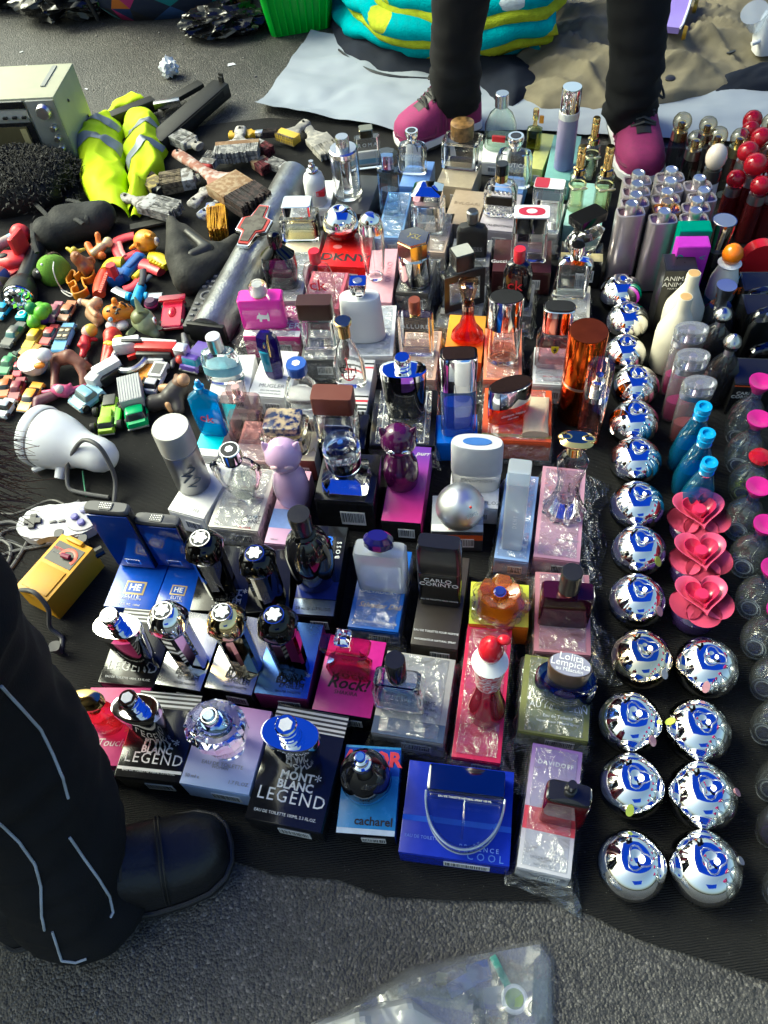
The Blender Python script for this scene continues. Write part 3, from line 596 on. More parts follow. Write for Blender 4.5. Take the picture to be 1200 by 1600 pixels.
# ---------------------------------------------------------------- bottles
BOTLOG = []
def inner(secs,fill,s=.86,z0=.05):
 """liquid column inside a lofted glass body"""
 def val(z):
  for a,b in zip(secs,secs[1:]):
   if a[0] <= z <= b[0] and b[0] > a[0]:
    t = (z-a[0])/(b[0]-a[0]); return [a[i]+(b[i]-a[i])*t for i in range(1,4)]
  return list(secs[-1][1:4])
 top = max(x[0] for x in secs); z1 = z0 + (top-z0)*fill; out = []
 zs = sorted({z0,z1,*[x[0] for x in secs if z0 < x[0] < z1]})
 for z in zs:
  rx,ry,n = val(z); out.append((z,rx*s,ry*s,n))
 return out
def hollow(secs,seg,sx,sz):
 """thick-walled clear glass: outer skin and an inner cavity facing inwards"""
 a = loft(secs,seg,sx,sz); finish(a,35); me = bpy.data.meshes.new('h'); b = loft(inner(secs,.99,.84,.07),seg,sx,sz); finish(b,35)
 bmesh.ops.reverse_faces(b,faces=b.faces); b.to_mesh(me); b.free(); a.from_mesh(me); bpy.data.meshes.remove(me); return a
def bottle(label,on,top,base,w,parts,yaw=None,name='perfume_bottle',cat='perfume bottle',group=None,words=(),H=None,dz=.0008):
 """on: box key or None (stands on the cloth). top/base: photo pixels of the top's and the base's centre; w: width in zoom pixels of top"""
 z = (BOX[on]['z'] if on else GZ) + dz
 if H is None:
  b = at(base,z); H = height_over(b,top)
 else:
  b = at(top,z+H); b.z = z
 mid = b + Vector((0,0,H*.5))
 W = w*mpp(mid,top.s)
 if yaw is None: yaw = BOX[on]['yaw'] if on else 0
 else: yaw = R(yaw)
 root = empty(name,(b.x,b.y,z),yaw); tag(root,label,cat,group)
 made = {}
 for p in parts:
  pn,mat,secs = p[:3]; kw = p[3] if len(p) > 3 else {}
  par = made.get(kw.get('under')) or root
  o = obj(pn,hollow(secs,kw.get('seg',24),W/2,H),mat,par,keep=True) if kw.get('hollow') else obj(pn,loft(secs,kw.get('seg',24),W/2,H),mat,par,sharp=kw.get('sharp',35))
  made.setdefault(pn,o)
 for q in words:
  s_,x_,y_,z_,size,im = q[:6]; kw = dict(q[6]) if len(q) > 6 else {}
  text(s_,size*W,im,root,(x_*W/2,y_*W/2,z_*H),kw.pop('rot',(R(90),0,0)),**kw)
 BOTLOG.append((label[:40],'H=%.3f W=%.3f' % (H,W)))
 root['H'] = H; root['W'] = W
 return root
def rect(t,dep=.5,n=9,e=.96,b=0.): return [(b,e,dep*e,n),(b+.02,1,dep,n),(t-.03,1,dep,n),(t,e*.97,dep*e*.95,n)]
def cyl(z0,z1,r,n=2,e=.03,ry=None):
 ry = ry or r
 return [(z0,r*.97,ry*.97,n),(z0+.004,r,ry,n),(z1-e*.35,r,ry,n),(z1,r*.93,ry*.93,n)]
def gl(secs,mat=None,liq=None,fill=.35,heavy=True):
 out = [('glass',mat or CRYS,secs,dict(hollow=mat is None))]
 if liq: out.append(('liquid',liq,inner(secs,fill,.82,.075),dict(under='glass')))
 return out
def pump(z0,z1,r=.1): return [('dip_tube',glass((.9,.9,.9),.6),[(z0,r*.25,r*.25,2),(z1,r*.25,r*.25,2)],dict(seg=8))]
tint = lambda r,g,b,e=.5: glass((r**.6,g**.6,b**.6),e)
# --- black oval bottles with chrome collar
def legend_b(label,on,top,base,w):
 return bottle(label,on,top,base,w,[
  ('glass',principled('black_glass',(.006,.006,.008),.03,coat=.6,var=0),[(0,.62,.4,2.4),(.02,.66,.44,2.4),(.3,.8,.5,2.3),(.6,.95,.56,2.2),(.66,.97,.57,2.2)]),
  ('collar',CHROME,[(.66,.985,.58,2.2),(.76,1,.6,2.2),(.775,.985,.585,2.2),(.776,.93,.54,2.2),(.77,.6,.4,2.2)]),
  ('cap',CHROME,[(.76,.36,.36,2),(.8,.37,.37,2),(.8,.34,.34,2),(.84,.34,.34,2),(.84,.37,.37,2),(.9,.37,.37,2),(.9,.34,.34,2),(.93,.37,.37,2),(.985,.37,.37,2),(1.,.33,.33,2)]),
  ('star',WHT,[(1.001,.24,.24,-6),(1.006,.24,.24,-6)])])
legend_b('black oval bottle with white-reflecting chrome collar beside the lilac box','leg1',zo(325,545),zo(450,755),228)
legend_b('black oval bottle with blue-reflecting chrome collar beside the sky blue box','leg2',zp(212,235),zp(252,405),250)
legend_b('black oval bottle with chrome collar beside the chrome-capped faceted bottle','leg3',zo(240,158),zo(368,400),228)
bottle('wide black bottle with chrome collar and round ridged cap','legwrap',zi(225,258),zi(248,545),240,[
 ('glass',principled('black_glass',(.006,.006,.008),.03),[(0,.78,.42,2.6),(.03,.84,.46,2.6),(.35,.93,.5,2.5),(.6,.98,.52,2.4),(.68,.98,.52,2.4)]),
 ('collar',CHROME,[(.68,.985,.53,2.4),(.79,1,.54,2.4),(.8,.9,.46,2.4),(.795,.5,.3,2.4)]),
 ('cap',CHROME,[(.79,.3,.3,2),(.84,.35,.35,2),(.85,.31,.31,2),(.88,.36,.36,2),(.89,.31,.31,2),(.93,.36,.36,2),(.97,.36,.36,2),(1,.3,.3,2)])])
# --- faceted bottles with round caps bearing a white star
def emblem_b(label,on,top,base,w,m):
 r = bottle(label,on,top,base,w,[
  ('glass',m,[(0,.84,.8,-8),(.02,.92,.86,-8),(.3,.95,.9,-8),(.74,.97,.95,-8)],dict(sharp=10)),
  ('cap',m,[(.745,.97,.97,-8),(.82,1,1,3),(.9,.95,.95,2),(.96,.75,.75,2),(.99,.5,.5,2),(1.,.3,.3,2)]),
  ('star_ring',CHROME,[(.985,.52,.52,2),(1.004,.52,.52,2)]),('star_disc',BLK,[(1.004,.47,.47,2),(1.007,.46,.46,2)])])
 W,H = r['W'],r['H']; bm = bmesh.new(); pts = []
 for i in range(24):
  a = i*math.pi/12; rr = W/2*(.35 + .07*math.cos(6*a)); pts.append((rr*math.cos(a),rr*math.sin(a)))
 obj('star',prism(pts,.0012,bm,H*1.0065),INKW,r)
 return r
bkm = principled('black_mirror',(.012,.012,.014),.03,.9,var=0,coat=.5)
emblem_b('chrome faceted bottle with a white star on its round cap','emb1',zo(462,160),zo(612,410),172,CHROME)
emblem_b('gold faceted bottle with a white star on its round cap','emb2',zo(735,172),zo(862,420),172,metal((.86,.66,.34),.05,0))
emblem_b('black faceted bottle with a white star standing on blue foil','emb3',zo(993,178),zo(1078,430),178,bkm)
emblem_b('black faceted bottle with a white star beside the blue flat bottles','emb4',zl(530,640),zl(665,895),182,bkm)
emblem_b('black faceted bottle with a white star beside the tall dark round bottle','emb5',zl(793,716),zl(898,935),178,bkm)
# --- flat blue bottles leaning grey shoulders
def elite_b(label,on,top,base,w):
 bl = principled('deep_blue_lacquer',(.006,.05,.36),.12,coat=.4,var=.02)
 r = bottle(label,on,top,base,w,[('glass',principled('elite_side',(.01,.01,.012),.2),[(0,.9,.24,8),(.02,.93,.25,8),(.93,.98,.27,8),(.94,.97,.26,8)]),
  ('cap',principled('grey_cap',(.1,.1,.105),.45),[(.94,.9,.25,7),(.955,1,.29,5),(.985,.98,.28,5),(1.,.9,.24,5)]),
  ('grip',plastic((.12,.12,.12),.4),[(1.,.28,.2,8),(1.012,.28,.2,8)])])
 W,H = r['W'],r['H']
 obj('front_panel',add_box(bmesh.new(),(0,-W*.131,H*.48),(W*.9,.003,H*.9),bev=.001),bl,r)
 pl = obj('emblem_plate',add_box(bmesh.new(),(W*.0,-W*.145,H*.13),(W*.36,.002,W*.2),bev=.0008),CHROME,r)
 obj('emblem_field',add_box(bmesh.new(),(W*.0,-W*.145-.0012,H*.13),(W*.28,.0006,W*.13)),bl,pl)
 bmg = bmesh.new()
 for i in range(7):
  for j in range(3): ball(((i-3)*W*.038,(j-1)*W*.05,H*1.013),W*.013,bmg,6,4)
 obj('grip_dots',bmg,STEEL,r); return r
elite_b('flat dark blue bottle with grey shoulders beside the yellow meter','el1',zk(568,682),zk(770,985),250)
elite_b('flat dark blue bottle with grey shoulders beside the black faceted bottle','el2',zk(872,735),zk(990,985),250)
# --- front row
bottle('low red glass bottle with a flat oval gold cap','floral',zo(110,545),zo(215,700),190,gl([(0,.6,.5,2),(.05,.8,.62,2.2),(.3,1,.72,2.2),(.5,.85,.6,2),(.58,.4,.3,2)],tint(.85,.08,.14)) + [
 ('collar',GOLD,[(.56,.3,.28,2),(.72,.26,.24,2),(.74,.34,.3,2)]),('cap',GOLD,[(.74,.4,.3,2),(.8,.85,.5,2),(.88,.9,.52,2),(.96,.8,.45,2),(1,.4,.2,2)])])
fac = crystal((.98,.98,1.))
bottle('wide faceted crystal bottle with a round silver-blue cap','lilac',zo(668,660),zo(775,800),300,[
 ('glass',fac,[(0,.55,.5,-8),(.05,.62,.55,-8),(.35,.8,.7,-10),(.55,.98,.82,-12),(.72,1,.84,-12),(.8,.85,.7,-12),(.8,.62,.5,2)],dict(sharp=8)),
 ('collar',metal((.35,.5,.8),.08),[(.72,.6,.48,2),(.8,.5,.42,2),(.86,.34,.33,2)]),('cap',CHROME,[(.8,.27,.27,2),(.98,.29,.29,2),(1,.25,.25,2)]),('cap_jewel',metal((.5,.65,.85),.2),[(1,.22,.22,2),(1.03,.16,.16,2)])])
bottle('low black domed bottle with a chrome spray top on the sky blue box','cacharel',zp(505,385),zp(530,500),222,[
 ('glass',principled('black_glass',(.006,.006,.008),.03),[(0,.86,.86,2),(.05,.93,.93,2),(.16,.99,.99,2),(.24,1,1,2),(.42,.96,.96,2),(.58,.78,.78,2),(.68,.55,.55,2),(.74,.4,.4,2)]),
 ('base_band',metal((.25,.45,.6),.15),[(.1,.97,.97,2),(.13,1.01,1.01,2),(.2,1.02,1.02,2),(.23,1.0,1.0,2)]),
 ('collar',CHROME,[(.72,.38,.38,2),(.8,.36,.36,2),(.82,.28,.28,2)]),('cap',CHROME,[(.8,.27,.27,2),(.9,.26,.26,2),(.91,.2,.2,2),(1,.2,.2,2)]),('cap_top',card((.05,.16,.5)),[(1,.16,.16,2),(1.01,.15,.15,2)])])
# half-disc bottle lying on its box
b_ = BOX['cool']; r_ = empty('perfume_bottle',(b_['c'].x,b_['c'].y,b_['z']+.001),b_['yaw']); tag(r_,'clear half-disc bottle with a chrome bar cap lying on the royal blue box','perfume bottle')
wd = b_['w']*.72; oxx = b_['w']*.06
pts = [(oxx + wd/2*math.cos(t),b_['l']*.12 - wd*.66*math.sin(t)) for t in [math.pi*i/28 for i in range(29)]]
PB = prism(pts,.024,None,0,.003); finish(PB)
pts2 = [(oxx + wd/2*.9*math.cos(t),b_['l']*.11 - wd*.6*math.sin(t)) for t in [math.pi*i/28 for i in range(29)]]
pc_ = prism(pts2,.014,None,.005,.002); finish(pc_); bmesh.ops.reverse_faces(pc_,faces=pc_.faces); mt_ = bpy.data.meshes.new('h'); pc_.to_mesh(mt_); pc_.free(); PB.from_mesh(mt_); bpy.data.meshes.remove(mt_); obj('glass',PB,CRYS,r_,keep=True)
obj('cap',add_box(bmesh.new(),(oxx,b_['l']*.27,.0135),(wd*.99,b_['l']*.29,.027),bev=.004),metal((.2,.21,.23),.08),r_)
obj('glass_rim_highlight',tube([(x,y,.022) for x,y in pts],.0013,8),glass((.75,.88,1.),.7,.05,.45),r_); obj('glass_rim_highlight',tube([(x,y,.002) for x,y in pts],.0011,8),glass((.75,.88,1.),.7,.05,.3),r_)  # pale tubes added as painted highlights along the glass edge
obj('dip_tube',tube([(oxx,b_['l']*.12,.012),(oxx,-b_['l']*.32,.012)],.0013,8),glass((.9,.92,.95),.6),r_)
text('EAU DE TOILETTE NATURAL SPRAY 100 ML',wd*.035,INKW,r_,(oxx,b_['l']*.07,.0246))
bottle('small dark red square bottle with a black spray nozzle','davidoff',zn(757,1330),zn(762,1535),245,[('glass',principled('ruby_glass',(.16,.006,.014),.04,trans=.5),rect(.72,.5,7)),('shoulder',BLK,[(.72,.97,.5,7),(.76,.9,.46,7),(.78,.4,.3,3)]),('cap',BLK,[(.76,.26,.26,2),(.86,.27,.27,2),(.87,.2,.2,2),(1,.19,.19,2)])])
# --- second row
ro = tint(.9,.22,.42)
bottle('pink bow-shaped bottle with a clear crystal cube stopper','rock',zm(368,728),zm(408,920),270,[('glass',ro,[(0,.75,.3,7),(.05,.8,.34,7),(.25,.85,.36,7),(.42,.5,.3,6),(.5,.45,.28,6),(.6,.8,.32,7),(.74,.95,.34,7),(.78,.9,.3,7)]),('liquid',tint(.85,.12,.3,.3),[(.06,.7,.28,7),(.25,.75,.3,7),(.38,.42,.22,6)],dict(under='glass')),('collar',CHROME,[(.76,.2,.18,2),(.84,.2,.18,2)]),('cap',CRYS,[(.82,.28,.28,-4),(.88,.38,.38,-4),(.97,.36,.36,-4),(1,.26,.26,-4)])])
bottle('clear rectangular bottle with a tall black cylinder cap','jil',zm(642,852),zm(650,1062),262,gl([(0,.95,.42,8),(.03,1,.46,8),(.4,1,.46,8),(.5,.88,.42,7),(.58,.88,.4,7),(.6,.3,.2,2)],None,tint(.62,.78,.92),.4) + [('collar',CHROME,[(.58,.34,.34,2),(.66,.36,.36,2)]),('cap',BLK,cyl(.64,1,.38))])
def wavy():
 m = striped('red_white_waves',(.5,.01,.03),(.8,.8,.8),55,'Z'); w = [n for n in m.node_tree.nodes if n.type == 'TEX_WAVE'][0]
 w.inputs['Distortion'].default_value = 9; w.inputs['Detail Scale'].default_value = 3; [n for n in m.node_tree.nodes if n.type == 'VALTORGB'][0].color_ramp.elements[1].position = .6; return m
r_ = bottle('red bottle with white wavy print and a glossy red ball stopper','moschino',zn(335,560),zn(350,960),225,[
 ('glass',glass((.6,.03,.07),.4,.03,.45),[(0,.93,.93,2),(.02,1,1,2),(.14,.96,.96,2),(.3,.66,.66,2),(.42,.6,.6,2),(.55,.66,.66,2),(.72,.78,.78,2),(.745,.76,.76,2)]),
 ('liquid',tint(.5,.01,.03,.3),[(.03,.9,.9,2),(.14,.86,.86,2),(.3,.56,.56,2),(.4,.5,.5,2)],dict(under='glass')),
 ('printed_sleeve',wavy(),[(.46,.635,.635,2),(.55,.675,.675,2),(.7,.785,.785,2)]),
 ('ruff',WHT,[(.715,.8,.8,2),(.735,.88,.88,2),(.76,.7,.7,2),(.8,.4,.4,2)]),
 ('stopper',plastic((.6,.01,.025),.08),[(.79,.3,.3,2),(.82,.5,.5,2),(.88,.6,.6,2),(.94,.5,.5,2),(.985,.26,.26,2),(1,.05,.05,2)])])
W,H = r_['W'],r_['H']; obj('knob',ball((W*.28,W*.1,H*.97),W*.13,s=(1.25,1,.9)),plastic((.6,.01,.025),.08),r_); obj('knob_stem',tube([(W*.15,.0,H*.92),(W*.26,W*.09,H*.965)],W*.05,8),plastic((.6,.01,.025),.08),r_)
bottle('smoky blue oval bottle with an engraved oval cap','lolita',zn(757,685),zn(770,870),345,gl([(0,.85,.5,2),(.04,.95,.56,2),(.3,1,.6,2),(.6,.97,.58,2),(.66,.9,.52,2)],tint(.22,.35,.7,.3),tint(.15,.25,.55),.6) + [('cap',principled('bronze_cap',(.16,.11,.07),.3,.6),[(.6,.62,.38,2),(.97,.68,.42,2),(1,.66,.4,2)]),('cap_plate',plastic((.25,.25,.33),.4),[(1,.63,.38,2),(1.012,.63,.38,2)])],yaw=-22,
       words=[('Lolita',0,.22,1.02,.17,INKW,dict(rot=(0,0,0))),('Lempicka',0,.0,1.02,.16,INKW,dict(rot=(0,0,0))),('au Masculin',0,-.2,1.02,.09,INKW,dict(rot=(0,0,0)))])
# --- third row
bottle('tall glossy black round bottle with a ridged black cap','bossb',zm(162,130),zm(232,450),240,[('glass',principled('black_glass',(.006,.006,.008),.03),[(0,.8,.8,2),(.03,.88,.88,2),(.3,1,1,2),(.5,.98,.98,2),(.62,.8,.8,2),(.7,.5,.5,2)]),('collar',bkm,[(.69,.5,.5,2),(.73,.52,.52,2),(.75,.42,.42,2)]),('cap',plastic((.01,.01,.011),.25),[(.74,.4,.4,2),(.96,.46,.46,2),(1,.44,.44,2)])])
fr = glass((.86,.9,.95),.55,.25,.45)
bottle('frosted square bottle with a faceted midnight blue stopper','dali',zm(537,240),zm(570,480),255,[('glass',fr,rect(.74,.4,9)),('glass_core',CRYS,[(.05,.8,.3,7),(.5,.82,.3,7)],dict(under='glass')),('collar',GOLD,[(.73,.22,.2,2),(.77,.22,.2,2)]),('cap',principled('midnight_glass',(.012,.01,.12),.05,coat=.5),[(.76,.3,.22,-8),(.84,.62,.42,-8),(.93,.6,.4,-8),(1,.4,.26,-8)],dict(sharp=8))])
bottle('black square-shouldered bottle with white rounded lettering','corinto',zm(830,270),zm(848,555),215,[('glass',principled('black_satin',(.01,.01,.01),.12),rect(.56,.42,9)),('collar',metal((.2,.19,.17),.2),[(.56,.95,.4,9),(.585,.95,.4,9)]),('cap',plastic((.012,.012,.013),.18),[(.585,1,.43,9),(.93,.98,.42,9),(1,.9,.36,7)])],
       words=[('CARLO',-.05,-.43,.47,.2,INKW,dict(bold=.0)),('CORINTO',0,-.43,.4,.2,INKW,{}),('EAU DE TOILETTE POUR HOMME',0,-.43,.12,.06,INKW,{})])
# orange flower bottle
b_ = BOX['yellow']; r_ = empty('perfume_bottle',(*at(zn(420,385),b_['z']).xy,b_['z']+.001),b_['yaw']); tag(r_,'clear flower-shaped bottle with an orange blossom stopper','perfume bottle')
def petals(rad,k,amp,n=60,ph=0): return [((rad*(1+amp*math.cos(k*2*math.pi*i/n+ph)))*math.cos(2*math.pi*i/n),(rad*(1+amp*math.cos(k*2*math.pi*i/n+ph)))*math.sin(2*math.pi*i/n)) for i in range(n)]
obj('glass',prism(petals(.036,5,.16),.02,None,0,.005),glass((.97,.93,.9),.45),r_); obj('liquid',prism(petals(.029,5,.16),.012,None,.004,.003),tint(.98,.6,.45,.5),r_)
orp = glass((.98,.42,.06),.5,.05,.25)
for k in range(5):
 a = k*2*math.pi/5 + .5
 obj('petal',loft([(0,.006,.004,2),(.3,.011,.004,2.4),(.75,.013,.003,2.6),(1,.008,.002,2)],16,1.,.03),orp,r_,(0,0,.026),(R(58),0,a))
obj('stopper',loft([(0,.008,.008,2),(.5,.012,.012,2),(1,.009,.009,2)],20,1,.022),orp,r_,(0,0,.018)); obj('jewel',loft([(0,.0075,.0075,2),(1,.006,.006,2)],20,1,.004),card((.03,.05,.3),.15),r_,(0,0,.0395)); obj('jewel_ring',loft([(0,.009,.009,2),(1,.008,.008,2)],20,1,.003),CHROME,r_,(0,0,.038))
bottle('dark purple square bottle with a thick black cap','fuel',zn(777,175),zn(770,445),285,[('glass',principled('plum_glass',(.05,.006,.02),.04,trans=.4),rect(.62,.42,9)),('collar',metal((.5,.2,.15),.2),[(.6,.38,.36,2),(.68,.4,.38,2)]),('cap',plastic((.012,.012,.013),.35),cyl(.66,1,.4))])
# --- fourth row
bottle('brushed silver cylinder bottle with a broad flat cap','b212',zl(388,88),zl(515,360),178,[('glass',principled('brushed_silver',(.36,.36,.37),.35,.85),[(0,.95,.95,2),(.015,1,1,2),(.66,1,1,2)]),('joint',CHROME,[(.66,.97,.97,2),(.68,.97,.97,2)]),('cap',principled('pale_cap',(.5,.49,.46),.4,.3),[(.68,1.02,1.02,2),(.985,1.02,1.02,2),(1,.98,.98,2)])],yaw=0,
       words=[('2',.22,-.99,.44,.62,card((.03,.06,.12)),dict(rot=(R(90),R(28),R(12)),shear=.3)),('1',.0,-1.02,.33,.62,card((.03,.06,.12)),dict(rot=(R(90),R(28),0),shear=.3)),('2',.3,-.96,.24,.62,card((.03,.06,.12)),dict(rot=(R(90),R(28),R(16)),shear=.3))])
bottle('clear teardrop-bodied bottle with a chrome cap bearing a white star','femme',zl(690,195),zl(770,430),262,gl([(0,.3,.25,2),(.04,.42,.3,2),(.25,.75,.38,2),(.5,.97,.42,2),(.66,1,.42,2),(.74,.8,.36,2),(.78,.35,.3,2)],None,tint(.86,.9,.85),.45) + [('collar',metal((.05,.06,.12),.1),[(.77,.36,.36,2),(.83,.36,.36,2)]),('cap',CHROME,cyl(.82,1,.4)),('cap_top',BLK,[(1,.32,.32,2),(1.006,.32,.32,2)]),('star',WHT,[(1.007,.16,.16,-6),(1.012,.16,.16,-6)])])
def cat_b(label,on,top,base,w,m,eye):
 r = bottle(label,on,top,base,w,[('body',m,[(0,.8,.8,2),(.02,.9,.9,2),(.2,1,1,2),(.38,.92,.92,2),(.52,.66,.66,2),(.58,.5,.5,2)]),
  ('head',m,[(.575,.5,.5,2),(.62,.8,.72,2),(.74,1,.86,2),(.86,.92,.8,2),(.95,.6,.5,2),(.985,.3,.3,2)])],yaw=-8)
 W,H = r['W'],r['H']
 for sx in (-1,1):
  obj('ear',loft([(0,.2,.12,2),(.5,.14,.08,2),(1,.03,.03,2)],14,W*.85,W*.3),m,r,(sx*W*.34,0,H*.86),(0,sx*R(24),0))
  obj('eye',ball((0,0,0),W*.105,None,14,8,(1.25,.35,.62)),eye,r,(sx*W*.2,-W*.40,H*.745),(R(-12),sx*R(22),sx*R(22)))
 return r
cat_b('lilac plastic bottle shaped like a sitting cat','meowp',zl(950,150),zl(1010,430),185,principled('lilac_lacquer',(.62,.4,.62),.18,coat=.4,var=.02),principled('cat_eye_pink',(.75,.5,.55),.1))
cat_b('dark plum glass bottle shaped like a sitting cat','purr',zi(205,620),zi(228,905),192,principled('plum_lacquer',(.055,.004,.045),.04,coat=.6,var=0),CHROME)
bottle('square crystal bottle with a thick clear ring cap','bvl',zh(930,900),zh(942,1110),245,[('glass',CRYS,[(0,.95,.72,9),(.03,1,.76,9),(.3,.96,.74,9),(.4,.6,.55,5),(.45,.5,.5,2)]),('cap',CRYS,[(.45,.55,.55,2),(.5,.76,.76,2),(.9,.8,.8,2),(1,.7,.7,2)]),('core',glass((.8,.85,.95),.4),[(.42,.3,.3,2),(.98,.34,.34,2)]),('cap_jewel',card((.04,.1,.35),.1),[(1.0,.13,.13,2),(1.02,.11,.11,2)])])
b_ = BOX['bossg']; p0 = at(zi(530,1010),b_['z']+.045); Rr = 129*mpp(p0,3.333)
r_ = empty('perfume_bottle',(p0.x,p0.y,b_['z']),b_['yaw']); tag(r_,'satin steel ball bottle with a small red dot','perfume bottle')
bs = principled('satin_steel',(.62,.63,.65),.4,1.,var=.05)
obj('upper_shell',loft([(.08,1,1,2)] + [(math.sin(a)*1.0,math.cos(a),math.cos(a),2) for a in [R(x) for x in range(8,90,8)]],32,Rr,Rr),bs,r_,(0,0,Rr*.93)); obj('lower_shell',loft([(-math.sin(a),math.cos(a),math.cos(a),2) for a in [R(x) for x in range(64,-1,-8)]] + [(.06,.995,.995,2)],32,Rr,Rr),bs,r_,(0,0,Rr*.93))
obj('red_dot',ball((Rr*.42,-Rr*.55,Rr*1.66),Rr*.06,None,10,6),plastic((.5,.02,.02),.3),r_); text('BOSS',Rr*.22,STEEL,r_,(Rr*.5,-Rr*.75,Rr*1.38),(R(52),0,R(30)))
bottle('white oval bottle with a grey cap and an oval mirror on top','lacw',zi(606,700),zi(612,925),265,[('glass',glass((.95,.95,.95),.7,.1,.55),[(0,.9,.36,2.6),(.03,.96,.4,2.6),(.38,1,.42,2.6)]),('cap',principled('pale_grey_cap',(.52,.53,.56),.3),[(.385,1.01,.43,2.6),(.96,1,.44,2.4),(1,.95,.4,2.4)]),('cap_mirror',card((.06,.16,.45),.12),[(1,.56,.2,2),(1.01,.54,.19,2)])],words=[('Excursion',0,-.42,.3,.16,INKG,dict(shear=.3))])  # blue plate colour stands in for what the oval mirror reflects
bottle('frosted ice-blue prism bottle with a square top','dkb',zi(852,830),zi(800,1230),112,[('glass',glass((.8,.88,.97),.6,.3,.5),[(0,.95,.8,9),(.02,1,.85,9),(.86,1,.85,9)]),('cap',glass((.85,.9,.95),.5,.2,.4),[(.865,1.02,.87,9),(.99,1.02,.87,9),(1,.97,.82,9)])],words=[('D K N Y',.1,-.86,.4,.28,INKW,dict(rot=(R(90),R(-90),0)))])
# flared skirt bottle
r_ = bottle('clear bottle flaring to a ruffled foot with a knotted gold cap','poeme',zi(1062,665),zi(1068,1060),230,[('glass',glass((.96,.93,.95),.4),[(0,.92,.8,2),(.03,1,.86,2),(.12,.84,.7,2),(.25,.55,.45,2),(.45,.52,.42,2),(.62,.66,.5,2),(.72,.7,.5,2),(.79,.5,.38,2),(.82,.3,.26,2)]),('inner_wall',CRYS,[(.03,.8,.62,2),(.1,.6,.45,2),(.2,.4,.32,2)],dict(under='glass')),('collar',GOLD,[(.81,.36,.34,2),(.9,.36,.34,2),(.905,.3,.3,2)]),('cap',GOLD,[(.9,.32,.3,2),(.94,.62,.46,3),(.97,.72,.5,3),(1,.5,.34,3)])])
W,H = r_['W'],r_['H']
for k in range(9):
 a = k*2*math.pi/9; obj('pleat',tube([(math.cos(a)*W*.26,math.sin(a)*W*.21,H*.3),(math.cos(a)*W*.34,math.sin(a)*W*.28,H*.15),(math.cos(a)*W*.49,math.sin(a)*W*.42,H*.02)],[W*.02,W*.035,W*.06],8),CRYS,r_)
for sx in (-1,1): obj('knot_loop',ball((sx*W*.24,0,H*.985),W*.14,None,14,8,(1.2,.8,.55)),GOLD,r_)
# --- fifth row
bottle('clear oval bottle with a silvery cap and a pale blue band','wb1',zh(238,350),zh(312,575),205,gl([(0,.9,.42,2),(.03,1,.48,2),(.5,1,.48,2),(.66,.85,.4,2),(.71,.4,.3,2)]) + [('printed_band',card((.25,.5,.62)),[(.2,1.012,.486,2),(.38,1.012,.486,2)]),('cap',SILV,cyl(.7,1,.38))])
bottle('blue slanted bottle with a red script logo and small blue nozzle','ckb',zh(125,595),zh(255,850),165,gl([(0,.85,.35,5),(.04,.92,.4,5),(.4,1,.42,5),(.7,.95,.4,5),(.8,.5,.3,3),(.83,.3,.25,2)],glass((.05,.55,.9),.45,.03,.3),glass((.1,.6,.9),.5,.03,.3),.4) + [('cap',plastic((.02,.3,.65),.25),[(.82,.28,.28,2),(.9,.32,.32,2),(.91,.2,.2,2),(.97,.2,.2,2),(1,.14,.14,2)]),('nozzle',WHT,[(1,.08,.08,2),(1.02,.08,.08,2)])],words=[('ck',0,-.45,.38,.5,plastic((.7,.02,.03),.4),dict(rot=(R(90),R(10),0)))])
bottle('slim dark purple crystal bottle with gold claws','mug',zh(490,330),zh(570,560),130,[('glass',principled('violet_crystal',(.02,.008,.16),.02,trans=.35),[(0,.7,.4,-6),(.1,.85,.45,-6),(.7,1,.5,-6),(.9,.9,.45,-6),(1,.45,.2,-6)],dict(sharp=8)),('facet',principled('teal_facet',(.03,.25,.38),.05,coat=.5),[(.2,.45,.47,3,-.3,-.05),(.62,.5,.5,3,-.3,-.05)]),('claw',GOLD,[(.55,.06,.06,2,.2,-.5),(.85,.09,.07,2,.2,-.47),(.97,.07,.06,2,.25,-.2)]),('claw',GOLD,[(.72,.08,.06,2,-.2,-.45),(.97,.07,.06,2,-.1,-.15)])])
bottle('pale pink rectangular bottle with a square clear stopper','pinkw',zh(365,605),zh(440,880),205,gl(rect(.78,.45,8),glass((.95,.8,.8),.45),tint(.93,.75,.74,.5),.55) + [('collar',CHROME,[(.78,.28,.26,2),(.84,.28,.26,2)]),('cap',glass((.96,.82,.82),.4),[(.8,.4,.38,8),(.99,.42,.4,8),(1,.38,.36,8)]),('cap_core',metal((.8,.66,.6),.2),[(.84,.2,.2,2),(.985,.2,.2,2)])])
# marbled slab cap
def marbled():
 m,t,N,L = newmat('blue_gold_marble'); b = N['Principled BSDF']; tc = N.new('ShaderNodeTexCoord')
 nz = N.new('ShaderNodeTexNoise'); nz.inputs['Scale'].default_value = 90; nz.inputs['Detail'].default_value = 6; L.new(tc.outputs['Object'],nz.inputs['Vector'])
 r = N.new('ShaderNodeValToRGB'); r.color_ramp.elements[0].position = .42; r.color_ramp.elements[0].color = (.012,.025,.1,1); r.color_ramp.elements[1].position = .6; r.color_ramp.elements[1].color = (.5,.4,.25,1)
 L.new(nz.outputs['Fac'],r.inputs['Fac']); L.new(r.outputs[0],b.inputs['Base Color']); b.inputs['Roughness'].default_value = .15; return m
bottle('square clear bottle with a marbled blue and gold slab cap','nina',zh(602,780),zh(635,900),240,gl(rect(.66,.8,8),None,tint(.95,.9,.7),.5) + [('collar',GOLD,[(.66,.3,.3,2),(.72,.3,.3,2)]),('cap',marbled(),[(.72,.8,.62,9),(.99,.8,.62,9),(1,.78,.6,9)])])
